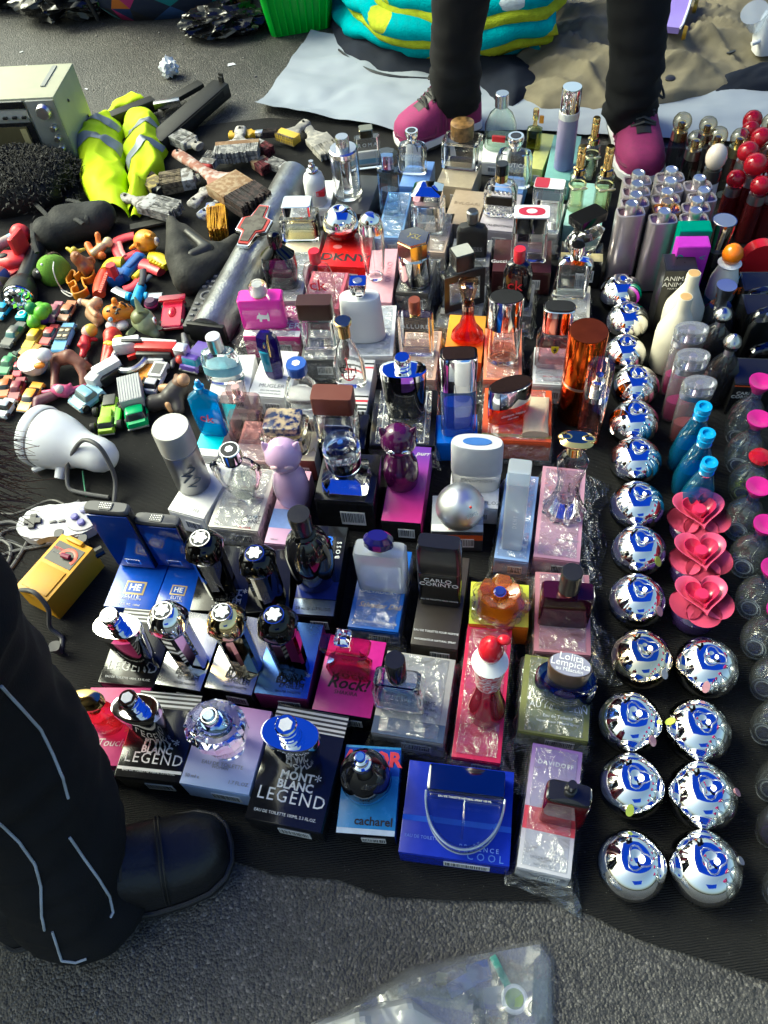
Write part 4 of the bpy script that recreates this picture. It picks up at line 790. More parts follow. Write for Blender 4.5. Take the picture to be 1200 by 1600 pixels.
bottle('clear round bottle with a blue octagonal cap','dreams',zh(687,488),zh(722,710),185,gl([(0,.85,.5,3),(.05,.95,.55,3),(.35,1,.58,3),(.6,.75,.5,2.5),(.72,.42,.4,2)],None) + [('label',whitec,[(.2,.99,.59,3),(.3,1.005,.6,3)]),('collar',CHROME,[(.72,.4,.4,2),(.8,.4,.4,2)]),('cap',card((.03,.1,.42),.3),[(.8,.58,.58,-8),(.97,.62,.62,-8),(1,.58,.58,-8)],dict(sharp=8)),('cap_emblem',INKW,[(1.002,.24,.24,-6),(1.006,.24,.24,-6)])],words=[('UNITED DREAMS',0,-.62,.25,.1,INKK,{})])
r_ = bottle('clear tapering bottle with a red anchor and a gold cap','girlb',zh(937,265),zh(965,595),172,gl([(0,.9,.45,2.4),(.03,1,.5,2.4),(.35,.98,.48,2.4),(.6,.6,.36,2.2),(.7,.36,.3,2),(.78,.3,.28,2)],None) + [('cap',GOLD,[(.77,.36,.36,2),(.94,.36,.36,2),(.95,.5,.5,2),(.99,.52,.52,2),(1,.46,.46,2)])],words=[('the',0,-.5,.38,.2,INKK,{}),('Girl',0,-.5,.31,.36,INKK,dict(bold=.01))])
W,H = r_['W'],r_['H']; bm = tube([(0,-W*.27,H*.47),(0,-W*.27,H*.16)],W*.018,8); tube(smooth_path([(-W*.2,-W*.25,H*.24),(-W*.13,-W*.27,H*.18),(0,-W*.275,H*.15),(W*.13,-W*.27,H*.18),(W*.2,-W*.25,H*.24)],4),W*.018,8,bm); tube([(W*.04*math.cos(a),-W*.25,H*.49+W*.04*math.sin(a)) for a in [i*math.pi/6 for i in range(13)]],W*.012,6,bm); obj('anchor',bm,plastic((.65,.02,.05),.4),r_)
choc = plastic((.045,.016,.01),.3)
bottle('clear square bottle with a chocolate brown slab cap by the white bottle','dolce',zh(800,155),zh(808,395),185,gl(rect(.62,.5,9)) + [('collar',CHROME,[(.62,.4,.3,3),(.68,.4,.3,3)]),('cap',choc,[(.67,.98,.48,10),(.99,.98,.48,10),(1,.96,.46,10)])])
bottle('clear square bottle with a chestnut brown slab cap by the crystal ring bottle','bkcap',zh(868,640),zh(900,865),225,gl(rect(.6,.55,9)) + [('collar',CHROME,[(.6,.4,.3,3),(.66,.4,.3,3)]),('cap',plastic((.13,.035,.02),.4),[(.65,.95,.5,10),(.99,.95,.5,10),(1,.92,.48,10)])],yaw=-12)
bottle('matt white oval bottle with a square chrome cap','creedb',zh(1000,60),zh(1030,350),235,[('glass',principled('bisque_white',(.72,.73,.74),.5,var=.03),[(0,.93,.5,2.5),(.02,1,.55,2.5),(.5,.93,.5,2.5),(.72,.9,.46,2.5),(.745,.85,.42,2.5)]),('collar',CHROME,[(.745,.26,.24,3),(.84,.2,.2,3)]),('cap',CHROME,[(.82,.3,.3,9),(.98,.38,.36,9),(1,.36,.34,9)]),('cap_top',STEEL,[(1.001,.2,.2,2),(1.008,.18,.18,2)])])
# pink square bottle with terrier silhouette
r_ = bottle('hot pink square bottle with a white dog silhouette and clear round stopper','pets',ze(472,810),ze(520,1015),235,[('glass',principled('hot_pink_lacquer',(.68,.025,.36),.12,coat=.5,var=.02),rect(.72,.42,10)),('collar',GOLD,[(.72,.3,.28,2),(.76,.3,.28,2)]),('stopper',CRYS,[(.75,.34,.34,2),(.82,.42,.42,2),(.95,.42,.42,2),(1,.34,.34,2)]),('stopper_core',whitec,[(.76,.2,.2,2),(.99,.24,.24,2)])],yaw=-8)
W,H = r_['W'],r_['H']; dog = [(-.5,-.1),(-.42,.2),(-.3,.28),(-.22,.5),(-.14,.3),(.3,.22),(.45,.5),(.48,.2),(.45,-.3),(.3,-.3),(.26,-.1),(-.1,-.12),(-.14,-.35),(-.3,-.35),(-.3,-.05)]
o = obj('dog_silhouette',prism([(x*W*.3,y*W*.3) for x,y in dog],.0006),INKW,r_,(W*.02,-W*.211,H*.3),(R(90),0,0))
# --- blue and orange group
bottle('clear blue wave-moulded bottle with a slanted chrome cap','echo',zi(522,240),zi(520,640),190,gl([(0,.92,.5,4),(.03,1,.54,4),(.3,.98,.52,4),(.5,1,.54,4),(.6,.96,.52,4)],glass((.35,.6,.98),.4,.03,.12),glass((.02,.16,.8),.4,.05,.5),.62) + [('cap',CHROME,[(.6,.97,.54,4),(.96,1,.56,4),(1,.97,.54,4)]),('cap_top',principled('brown_mirror',(.05,.03,.03),.15,.6),[(1,.86,.46,4),(1.008,.85,.45,4)])])  # brown of the cap top stands in for people mirrored in it
bottle('low oval bottle with orange liquid and a dark-topped chrome cap','happyset',zi(785,400),zi(780,570),240,gl([(0,.88,.42,2),(.04,.97,.46,2),(.5,1,.48,2)],tint(.98,.25,.06,.4),tint(.95,.15,.02),.8) + [('cap',CHROME,[(.5,1.0,.49,2),(.97,1,.49,2),(1,.98,.47,2)]),('cap_top',principled('brown_mirror',(.05,.03,.03),.15,.6),[(1,.93,.43,2),(1.012,.92,.42,2)])],words=[('clinique happy',0,-.5,.32,.1,INKW,{}),('FOR MEN',0,-.5,.2,.06,INKW,{})],yaw=12)
bottle('flat clear bottle with a bronze-red cylinder cap','allure',zf(322,1085),zi(305,235),195,gl(rect(.74,.34,9),None,tint(.96,.85,.75),.2) + [('collar',GOLD,[(.74,.3,.3,2),(.79,.3,.3,2)]),('cap',principled('bronze_red',(.36,.1,.06),.35,.6),cyl(.78,1,.33))],words=[('ALLURE',0,-.36,.58,.2,INKW,dict(space=1.2))])
bottle('red bottle with a heart-shaped foot, slim neck and clear crystal stopper','orangeb',zf(600,985),zi(568,165),190,gl([(0,.86,.6,2.2),(.04,1,.72,2.2),(.14,.92,.66,2.2),(.28,.5,.4,2),(.42,.36,.32,2),(.56,.34,.3,2)],tint(.95,.12,.05,.4),tint(.9,.08,.02),.75) + [('collar',metal((.5,.4,.35),.15),[(.55,.38,.36,2),(.63,.38,.36,2)]),('stopper',glass((.98,.8,.6),.4),[(.63,.34,.32,2),(.74,.34,.3,8),(.97,.56,.42,8),(1,.5,.36,8)]),('stopper_core',CRYS,[(.72,.2,.2,4),(.93,.38,.28,6)])])
bottle('tall clear oval bottle with a chrome cap topped in black','happy',zf(793,1070),zi(750,270),185,gl([(0,.9,.62,2),(.03,1,.68,2),(.55,1,.68,2)],None,tint(.98,.7,.6),.3) + [('cap',CHROME,[(.56,1.02,.7,2),(.97,1.02,.7,2),(1,1,.68,2)]),('cap_top',principled('black_scuffed',(.02,.02,.02),.3),[(1,.94,.63,2),(1.006,.93,.62,2)])] + pump(.06,.55),words=[('clinique',-.1,-.7,.48,.16,INKW,{})])
r_ = bottle('clear square bottle with a yellow shield and black oval-topped cap','ferrari',zf(1122,1120),zi(1010,290),205,gl([(0,.92,.5,5),(.03,1,.54,5),(.5,1,.54,5),(.6,.8,.45,4)],glass((.96,.9,.92),.45),tint(.95,.6,.65,.5),.55) + [('cap',metal((.75,.3,.28),.08),[(.6,.78,.46,3),(.88,.8,.48,3)]),('cap_rim',CHROME,[(.88,.82,.5,3),(.97,.83,.51,3),(.98,.8,.48,3)]),('cap_top',plastic((.02,.02,.02),.3),[(.98,.76,.45,3),(1,.74,.43,3)])])
W,H = r_['W'],r_['H']; sh = [(-.4,.5),(.4,.5),(.42,.1),(.3,-.3),(0,-.55),(-.3,-.3),(-.42,.1)]
o = obj('shield',prism([(x*W*.24,y*W*.24) for x,y in sh],.0008),plastic((.8,.62,.02),.3),r_,(0,-W*.272,H*.36),(R(90),0,0)); hs = [(-.1,-.4),(-.02,-.1),(-.2,.0),(-.22,.1),(-.02,.12),(-.06,.4),(.1,.34),(.08,.1),(.22,.2),(.2,-.05),(.06,-.15),(.14,-.4),(.04,-.42),(0,-.2),(-.04,-.42)]
obj('shield_horse',prism([(x*W*.22,y*W*.22) for x,y in hs],.0006),INKK,o,(0,0,.0008))
orm = principled('orange_anodised',(.82,.13,.015),.12,1.,var=.03)
bottle('tall orange metallic cylinder bottle',None,zj(145,362),zj(65,850),215,[('body',orm,[(0,.97,.97,2),(.01,1,1,2),(.44,1,1,2)]),('joint',SILV,[(.44,.99,.99,2),(.475,.99,.99,2)]),('cap',orm,[(.475,1.02,1.02,2),(.99,1.02,1.02,2),(1,1,1,2)]),('cap_top',principled('rust_top',(.2,.035,.012),.3,.7,var=.3),[(1,.97,.97,2),(1.003,.96,.96,2)])])
bottle('slim clear bottle with pink liquid and a clear domed cap',None,zj(150,552),zj(140,985),150,gl([(0,.92,.92,2),(.02,1,1,2),(.6,1,1,2)],None,tint(.95,.55,.5),.7) + [('collar',CHROME,[(.6,1.0,1.0,2),(.67,1.0,1.0,2)]),('cap',glass((.98,.93,.9),.4),[(.67,1,1,2),(.98,1,1,2),(1,.95,.95,2)]),('spray_head',CHROME,[(.67,.5,.5,2),(.8,.5,.5,2),(.81,.3,.3,2),(.88,.3,.3,2)])])
# --- upper rows
smk = glass((.5,.5,.52),.3)
bottle('smoky ribbed bottle with a black-chrome dome cap','zara',ze(555,545),ze(612,815),185,gl([(0,.82,.5,4),(.03,.9,.55,4),(.4,1,.58,4),(.6,.95,.55,3),(.7,.5,.4,2)],smk,tint(.3,.3,.32),.5) + [('shoulder',bkm,[(.6,.96,.56,3),(.68,.7,.5,2),(.76,.36,.36,2)]),('cap',bkm,[(.74,.36,.36,2),(.93,.38,.38,2),(.98,.3,.3,2),(1,.15,.15,2)])])
bottle('clear rounded bottle with red initials and a red cap','ckp',ze(790,635),ze(812,905),158,gl([(0,.92,.4,2.6),(.03,1,.44,2.6),(.6,1,.44,2.6),(.74,.8,.38,2.3),(.8,.3,.28,2)],glass((.97,.88,.9),.45)) + [('cap',plastic((.55,.02,.04),.2),cyl(.79,1,.38))],words=[('ck',0,-.46,.42,.62,plastic((.7,.02,.04),.4),{})])
bottle('low clear square bottle with a flat gold-lined chrome cap','cream1',ze(690,380),ze(708,555),200,gl(rect(.62,.7,7),None,tint(.98,.93,.6),.4) + [('collar',GOLD,[(.62,.4,.4,2),(.7,.4,.4,2)]),('cap',CHROME,[(.7,.74,.5,9),(.98,.76,.52,9),(1,.73,.49,9)])])
APPLE = [(0,.5,.5,2),(.01,.6,.6,2),(.12,.84,.84,2),(.3,.98,.98,2),(.42,1,1,2)]
DOME = [(.42,1.01,1.01,2),(.5,1.01,1.01,2),(.6,.985,.985,2),(.72,.91,.91,2),(.83,.78,.78,2),(.92,.62,.62,2),(.97,.48,.48,2),(.99,.38,.38,2),(.993,.31,.31,2),(.98,.23,.23,2),(.955,.15,.15,2),(.93,.08,.08,2),(.92,.02,.02,2)]
bottle('red apple-shaped bottle with a chrome dome on the scarlet box','dkred',ze(910,415),ze(915,560),186,[('glass',tint(.75,.02,.03),APPLE),('liquid',tint(.7,.02,.02),[(.05,.6,.6,2),(.3,.86,.86,2)],dict(under='glass')),('dome_cap',DOMEC,DOME,dict(seg=40,sharp=60))])
bottle('tall clear egg-shaped bottle with a chrome top','xoxo',ze(1065,445),ze(1090,780),130,gl([(0,.55,.5,2),(.02,.64,.56,2),(.2,.85,.7,2),(.5,1,.78,2),(.74,1,.78,2)],None) + [('cap',CHROME,[(.74,1.01,.79,2),(.86,.95,.74,2),(.95,.75,.6,2),(1,.35,.3,2)])] + pump(.06,.7))
bottle('white spray can bottle with a red label and grey nozzle','diesb',ze(757,170),ze(785,385),112,[('body',WHT,[(0,.95,.95,2),(.02,1,1,2),(.55,1,1,2),(.68,.85,.85,2),(.75,.55,.55,2)]),('collar',STEEL,[(.75,.55,.55,2),(.8,.56,.56,2),(.81,.4,.4,2)]),('nozzle',STEEL,[(.8,.3,.3,2),(.9,.3,.3,2),(.91,.22,.22,2),(1,.22,.22,2)]),('label',plastic((.65,.02,.04),.4),[(.28,.5,.5,5,.55,-.48),(.4,.5,.5,5,.55,-.48)])],words=[('DIESEL',.5,-.99,.34,.22,INKW,dict(rot=(R(90),0,R(30))))])
bottle('tall clear cylinder bottle with a brushed steel shoulder and cap','tubeb',ze(912,42),ze(948,345),150,gl([(0,.93,.93,2),(.02,1,1,2),(.72,1,1,2)],None) + [('glass_rod',CRYS,[(.05,.35,.35,2),(.6,.35,.35,2)]),('shoulder',STEEL,[(.72,1.01,1.01,2),(.79,1.01,1.01,2),(.81,.9,.9,2),(.815,.5,.5,2)]),('cap',STEEL,[(.81,.46,.46,2),(.98,.46,.46,2),(1,.42,.42,2)])])
bottle('flat clear bottle with a water print and a square pewter cap',None,zb(455,572),zb(505,745),115,gl(rect(.78,.35,9),None) + [('label',whitec,[(.03,.9,.1,9,0,.1),(.4,.9,.1,9,0,.1)]),('label',card((.2,.42,.62)),[(.1,.91,.11,9,0,.1),(.22,.91,.11,9,0,.1)]),('cap',metal((.4,.36,.26),.2),[(.8,.5,.4,9),(.98,.55,.44,9),(1,.5,.4,9)])],words=[('R O M A',0,-.36,.62,.2,INKW,{})])
bottle('tall fluted clear prism bottle with a slanted top','naut1',zb(588,670),zb(602,945),105,gl([(0,.9,.55,-6),(.02,1,.62,-6),(.7,1,.62,-6)],glass((.85,.92,1.),.4),tint(.6,.8,.98),.5) + [('cap',glass((.88,.93,.98),.4),[(.7,1,.62,-6),(.95,1,.62,-6),(1,.7,.5,-6)]),('cap_core',metal((.3,.4,.6),.1),[(.72,.5,.3,4),(.93,.5,.3,4)])])
def naut(label,on,top,base,w,words=True):
 return bottle(label,on,top,base,w,gl([(0,.93,.45,4),(.03,1,.5,4),(.55,1,.5,4),(.68,.85,.45,3),(.74,.35,.3,2)],None,tint(.8,.9,1.),.4) + [('collar',CHROME,[(.73,.32,.32,2),(.8,.32,.32,2),(.81,.26,.26,2),(.86,.26,.26,2)]),('cap',CHROME,[(.85,.4,.4,2),(.96,.46,.46,2),(1,.42,.42,2)]),('cap_top',BLK,[(1,.3,.3,2),(1.005,.29,.29,2)])] + pump(.06,.7),words=[('NAUTICA',0,-.52,.5,.17,INKW,{})])
naut('clear round-shouldered bottle with a chrome ring cap beside the fluted prism','naut2',zb(682,582),zb(702,765),130)
carton('naut3','blue box under the round-shouldered bottle behind the studded one',zf(740,490),zf(905,500),zf(945,380),zf(790,372),.045,card((.16,.3,.66)))
naut('clear round-shouldered bottle with a chrome ring cap behind the studded bottle','naut3',zf(865,182),zf(852,450),200)
bottle('clear cube bottle with a tortoiseshell cylinder cap','tan1',zb(912,545),zb(920,728),172,gl(rect(.62,.72,9),None) + [('collar',SILV,[(.62,.3,.3,2),(.66,.3,.3,2)]),('cap',principled('tortoiseshell',(.36,.2,.07),.3,var=.95,vscale=70),cyl(.65,1,.6))])
carton('hugob','white box under the green-tinted flask',zb(985,720),zb(1110,730),zb(1150,630),zb(1030,622),.03,whitec)
bottle('tall clear flask with a pewter screw cap and a small red label','hugob',zb(1092,415),zb(1088,660),142,gl([(0,.9,.5,3),(.03,1,.56,3),(.45,1,.56,3),(.65,.7,.45,2.5),(.74,.35,.33,2),(.78,.33,.33,2)],glass((.9,.97,.92),.45),tint(.85,.95,.8),.25) + [('cap',STEEL,cyl(.77,1,.42)),('label',plastic((.6,.02,.03),.4),[(.2,.42,.1,8,0,-.5),(.3,.42,.1,8,0,-.5)])])
# studded bottle
r_ = bottle('clear diamond-studded bottle with a black cap and a black label','valb',zf(783,335),zf(780,605),182,gl([(0,.9,.55,4),(.03,1,.62,4),(.5,1,.62,4),(.62,.8,.52,3),(.66,.4,.35,2)],None) + [('collar',GOLD,[(.66,.38,.38,2),(.8,.38,.38,2)]),('cap',BLK,cyl(.8,1,.37)),('label',card((.03,.02,.012),.3),[(.27,.8,.1,9,0,-.56),(.43,.8,.1,9,0,-.56)])])
W,H = r_['W'],r_['H']; bm = bmesh.new()
for j in range(7):
 for i in range(7):
  zz = H*(.07+.075*j); xx = W*(-.42 + .14*(i + (j % 2)*.5))
  if abs(xx) < W*.46 and not (.24 < zz/H < .46 and abs(xx) < W*.4): q = bmesh.ops.create_cone(bm,cap_ends=True,segments=4,radius1=W*.07,radius2=.0002,depth=W*.06); bmesh.ops.transform(bm,matrix=Matrix.Translation((xx,-W*.315,zz)) @ Matrix.Rotation(R(90),4,'X'),verts=q['verts'])
obj('glass_studs',bm,CRYS,r_)['kind'] = 'stuff'
bottle('clear fluted square bottle with a pyramid chrome cap','chb',zf(378,450),zf(388,690),178,gl(rect(.66,.8,6),None,tint(.97,.9,.85),.3) + [('collar',SILV,[(.66,.88,.74,6),(.76,.88,.74,6)]),('cap',CHROME,[(.76,.9,.76,9),(.88,.92,.78,9),(1,.4,.34,9)])])
r_ = bottle('mirrored round bottle with a hexagonal gold cap','yslb',zf(303,738),zf(315,985),185,[('glass',metal((.7,.68,.64),.06),[(0,.85,.85,2),(.03,.93,.93,2),(.3,.98,.98,2),(.6,.93,.93,2)]),('base_glass',CRYS,[(.0,.96,.96,2),(.08,.97,.97,2)]),('collar',CHROME,[(.6,.8,.8,2),(.66,.8,.8,2)]),('cap',metal((.55,.48,.36),.12),[(.66,.98,.98,-6),(.96,1.02,1.02,-6)],dict(sharp=8)),('cap_top',metal((.85,.72,.38),.15),[(.96,.97,.97,-6),(1,.95,.95,-6)],dict(sharp=8))])
text('YSL',r_['W']*.3,card((.3,.25,.1)),r_,(0,0,r_['H']*1.003),(0,0,R(-15)),shear=.3)
bottle('matt black flat bottle with a knurled pewter cap','guessb',zf(618,595),zf(625,835),170,[('glass',plastic((.014,.014,.015),.5),[(0,.95,.38,5),(.02,1,.42,5),(.56,1,.42,5),(.66,.8,.36,4),(.7,.35,.3,2)]),('collar',plastic((.02,.02,.02),.4),[(.7,.3,.3,2),(.76,.3,.3,2)]),('cap',metal((.3,.3,.3),.3),[(.75,.34,.34,2),(.8,.38,.38,2),(.97,.38,.38,2),(1,.3,.3,2)])],words=[('GUESS',.1,-.43,.2,.22,INKG,{})])
# black picture-frame bottle
r_ = bottle('black picture-frame bottle with a cube cap','frameb',zf(540,815),zf(570,1110),240,[('glass',GLASS,rect(.66,.3,10)),('cap_neck',BLK,[(.66,.2,.2,4),(.74,.2,.2,4)]),('cap',plastic((.02,.02,.02),.25),[(.73,.46,.42,10),(.99,.48,.44,10),(1,.46,.42,10)]),('cap_top',card((.4,.4,.36)),[(1,.42,.38,10),(1.004,.42,.38,10)])],yaw=14)
W,H = r_['W'],r_['H']; bm = bmesh.new()
for cx,cz,sx_,sz_ in ((-.44,.33,.12,.66),(.44,.33,.12,.66),(0,.06,.76,.12),(0,.6,.76,.12)): add_box(bm,(cx*W,-W*.155,cz*H),(sx_*W,W*.04,sz_*H))
obj('frame',bm,plastic((.012,.012,.013),.3),r_)
bottle('glossy black rounded bottle with red initials and a red cap','ckredb',zf(842,805),zf(868,1110),158,[('glass',principled('black_glass',(.006,.006,.008),.03),[(0,.92,.45,2.6),(.03,1,.5,2.6),(.6,1,.5,2.6),(.75,.8,.42,2.3),(.8,.3,.28,2)]),('cap',plastic((.55,.02,.04),.2),cyl(.79,1,.4))],words=[('ck',-.15,-.52,.42,.6,plastic((.7,.02,.04),.4),{})])
redtop = lambda: [('cap_print',plastic((.4,.02,.04),.3),[(1.001,.42,.4,2),(1.006,.4,.38,2)])]
bottle('clear upright bottle with a half red half white square cap','greyp',zf(1042,445),zf(1030,690),165,gl(rect(.72,.6,9),None) + [('cap',glass((.95,.93,.93),.4),[(.74,1,.6,10),(.99,1,.6,10)]),('cap_top',whitec,[(.99,.98,.58,10),(1,.97,.57,10)]),('cap_print',plastic((.4,.02,.04),.3),[(1.0,.46,.56,8,-.48,0),(1.006,.46,.56,8,-.48,0)])])
bottle('clear square bottle with a white cap printed with a red lip shape','burg',zf(950,600),zf(935,860),195,gl(rect(.62,.42,10),None,tint(.95,.95,.95),.3) + [('cap',CHROME,[(.66,.96,.6,10),(.98,.98,.62,10)]),('cap_top',whitec,[(.98,.97,.6,10),(1,.96,.59,10)]),('cap_print',plastic((.42,.02,.05),.3),[(1.0,.74,.4,2.5),(1.006,.72,.38,2.5)]),('cap_mark',whitec,[(1.006,.3,.22,2),(1.01,.28,.2,2)])] + pump(.06,.6))
bottle('tiny olive green bottle with a gold neck and an orange tag','olive',zc(147,485),zc(152,660),66,gl([(0,.93,.6,5),(.03,1,.65,5),(.5,1,.65,5),(.58,.4,.35,2)],tint(.6,.6,.1,.4),tint(.45,.42,.03),.8) + [('collar',GOLD,[(.58,.3,.3,2),(.72,.25,.25,2)]),('cap',GOLD,cyl(.74,1,.4)),('tag',plastic((.8,.3,.02),.3),[(.66,.3,.12,3,.8,0),(.84,.3,.12,3,.8,0)])])
bottle('tall lavender frosted cylinder bottle with a chrome cap','teal1',zc(310,385),zc(285,745),88,[('glass',principled('lavender_frost',(.2,.2,.46),.3,grad=((.3,.27,.4),.0,.09,2)),[(0,.95,.95,2),(.015,1,1,2),(.64,1,1,2)]),('collar',principled('knurled_silver',(.7,.7,.72),.3,1.,bump=.8,bscale=1500),[(.64,1.03,1.03,2),(.72,1.03,1.03,2)]),('cap',CHROME,[(.72,.97,.97,2),(.985,.97,.97,2),(1,.92,.92,2)])])
def gold_mini(label,top,base,w):
 r = bottle(label,'teal2',top,base,w,gl([(0,.9,.9,-8),(.02,1,1,-8),(.55,1,1,-8),(.6,.5,.5,2)],glass((.97,.97,.85),.45),tint(.95,.93,.7),.5) + [('collar',GOLD,[(.58,.7,.7,2),(.66,.72,.72,2),(.67,.5,.5,2)]),('cap',GOLD,[(.66,.46,.46,2),(.9,.48,.48,2),(.91,.43,.43,2),(.93,.48,.48,2),(.98,.48,.48,2),(1,.4,.4,2)])],yaw=0)
 W,H = r['W'],r['H']
 bw = obj('ribbon',tube([(W*.5*math.cos(a),W*.5*math.sin(a),H*.4) for a in [i*math.pi/8 for i in range(17)]],W*.04,6),metal((.8,.75,.5),.3),r)
 for sx in (-1,1): obj('bow_loop',ball((sx*W*.25,-W*.52,H*.4),W*.2,None,12,8,(1.2,.3,.5)),metal((.8,.75,.5),.3),bw)
 return r
gold_mini('gold-necked miniature bottle with a bow beside the lavender bottle',zc(415,522),zc(398,790),70)
gold_mini('gold-necked miniature bottle with a bow, slimmest of the trio',zc(348,650),zc(335,930),76)
gold_mini('gold-necked miniature bottle with a bow and broad gold shoulder',zc(480,650),zc(452,935),82)
# fan crystal with black bow cap
r_ = bottle('fan-cut crystal bottle with a flat black cap','bowb',zg(188,400),zg(178,610),260,[('glass',CRYS,[(0,.6,.4,-8),(.1,.75,.45,-8),(.45,1,.5,-10),(.6,.7,.4,-8),(.66,.3,.25,2)],dict(sharp=8)),('collar',GOLD,[(.66,.22,.2,2),(.72,.22,.2,2)]),('cap',plastic((.008,.008,.009),.12),[(.72,.3,.25,8),(.8,.72,.42,10),(.98,.74,.44,10),(1,.72,.42,10)])],yaw=25)
bottle('clear slanted parallelogram bottle with a chrome cap','slantb',zg(130,572),zg(105,850),195,gl([(0,.9,.34,9,-.08,0),(.03,.96,.38,9,-.07,0),(.66,.96,.38,9,.1,0),(.72,.7,.3,7,.12,0)],None,tint(.8,.9,.95),.3) + [('shoulder',CHROME,[(.68,.9,.36,8,.1,0),(.74,.7,.3,6,.1,0),(.76,.34,.28,2,.1,0)]),('cap',CHROME,[(.76,.33,.33,2,.1,0),(.97,.4,.4,2,.1,0),(1,.36,.36,2,.1,0)])],words=[('Paul Smith',-.2,-.4,.5,.1,INKG,{})])
# ---------------------------------------------------------------- goods standing on the cloth at the right
# chrome apple domes: outline centre and width in zoom pixels
def apple(label,c,w,cap=DOMEC,yaw=0,sticker=None):
 p = at(c,.034); W = w*mpp(p,c.s)*.985; H = W*.8
 r = empty('perfume_bottle',(p.x,p.y,GZ),R(yaw)); tag(r,label,'perfume bottle','chrome domed apple bottles in the long row')
 obj('glass',loft(APPLE,40,W/2,H),glass((.55,.58,.5),.35),r)
 obj('liquid',loft([(.05,.5,.5,2),(.15,.78,.78,2),(.3,.9,.9,2)],32,W/2,H),tint(.55,.6,.3),r)
 obj('dome_cap',loft(DOME,48,W/2,H),cap,r,sharp=75)
 # engraved loop on the dome
 pts = []
 for i in range(25):
  a = 2*math.pi*i/24; rr = W*(.15 + .04*math.cos(3*a + .4)); x,y = rr*math.cos(a) + W*.03,rr*math.sin(a)
  q = math.hypot(x,y)/(W/2); z = None
  for s0,s1 in zip(DOME,DOME[1:]):
   if s1[1] <= q <= s0[1]: z = s0[0] + (s1[0]-s0[0])*(s0[1]-q)/(s0[1]-s1[1] + 1e-9); break
  pts.append((x,y,(z if z is not None else .96)*H + .0002))
 obj('wire_loop',tube(pts,.0009,6),SILV,r)
 if sticker:
  a,cc = sticker; q = .9; z = .735
  sk = obj('sticker',loft([(0,.0045,.008,2),(1,.0045,.008,2)],20,1,.0006),cc,r,(math.cos(R(a))*W*.452,math.sin(R(a))*W*.452,H*z))
  sk.rotation_euler = Vector((math.cos(R(a))*.8,math.sin(R(a))*.8,.6)).to_track_quat('Z','Y').to_euler()
 return r
pk = card((.7,.35,.4)); gn = card((.5,.6,.1)); gy = card((.6,.6,.58))
AP = 'chrome domed apple bottle, '
for i,(c,w,lab,st) in enumerate([
 (zj(335,145),245,AP+'first of the row beside the tall grey bottles',None),
 (zj(375,312),250,AP+'second from the tall grey bottles',None),
 (zj(360,497),245,AP+'third from the tall grey bottles',None),
 (zj(420,695),275,AP+'fourth from the tall grey bottles',None),
 (zj(410,908),290,AP+'fifth from the tall grey bottles',None),
 (zj(420,1130),300,AP+'sixth from the tall grey bottles',None),
 (zq(430,195),312,AP+'beside the first pink flower stopper',None),
 (zq(440,455),315,AP+'with a lime sticker beside the middle flower stopper',(-60,gn)),
 (zq(430,745),330,AP+'with a pink sticker beside the last flower stopper',(-60,pk)),
 (zr(390,262),370,AP+'with a pink sticker, behind the two pairs at the row end',(-55,pk)),
 (zr(400,630),380,AP+'with a lime sticker on its lower left',(-115,gn)),
 (zr(400,1095),402,AP+'without sticker, last beside the cellophane box',None),
 (zq(835,1140),365,AP+'with a pink sticker, nearest the flower stoppers in the short row',(-95,pk)),
 (zr(785,312),378,AP+'with a lime sticker turned away from the row',(140,gn)),
 (zr(810,692),400,AP+'with a pink sticker on its right side',(-20,pk)),
 (zr(825,1112),424,AP+'with a grey sticker, last of the short row',(-15,gy))]):
 apple(lab,c,w,yaw=rnd.uniform(-25,25),sticker=st)
apple('gold-tinted domed apple bottle with a grey sticker',zq(455,1090),358,metal((.86,.74,.56),.04,0),10,(-70,gy))
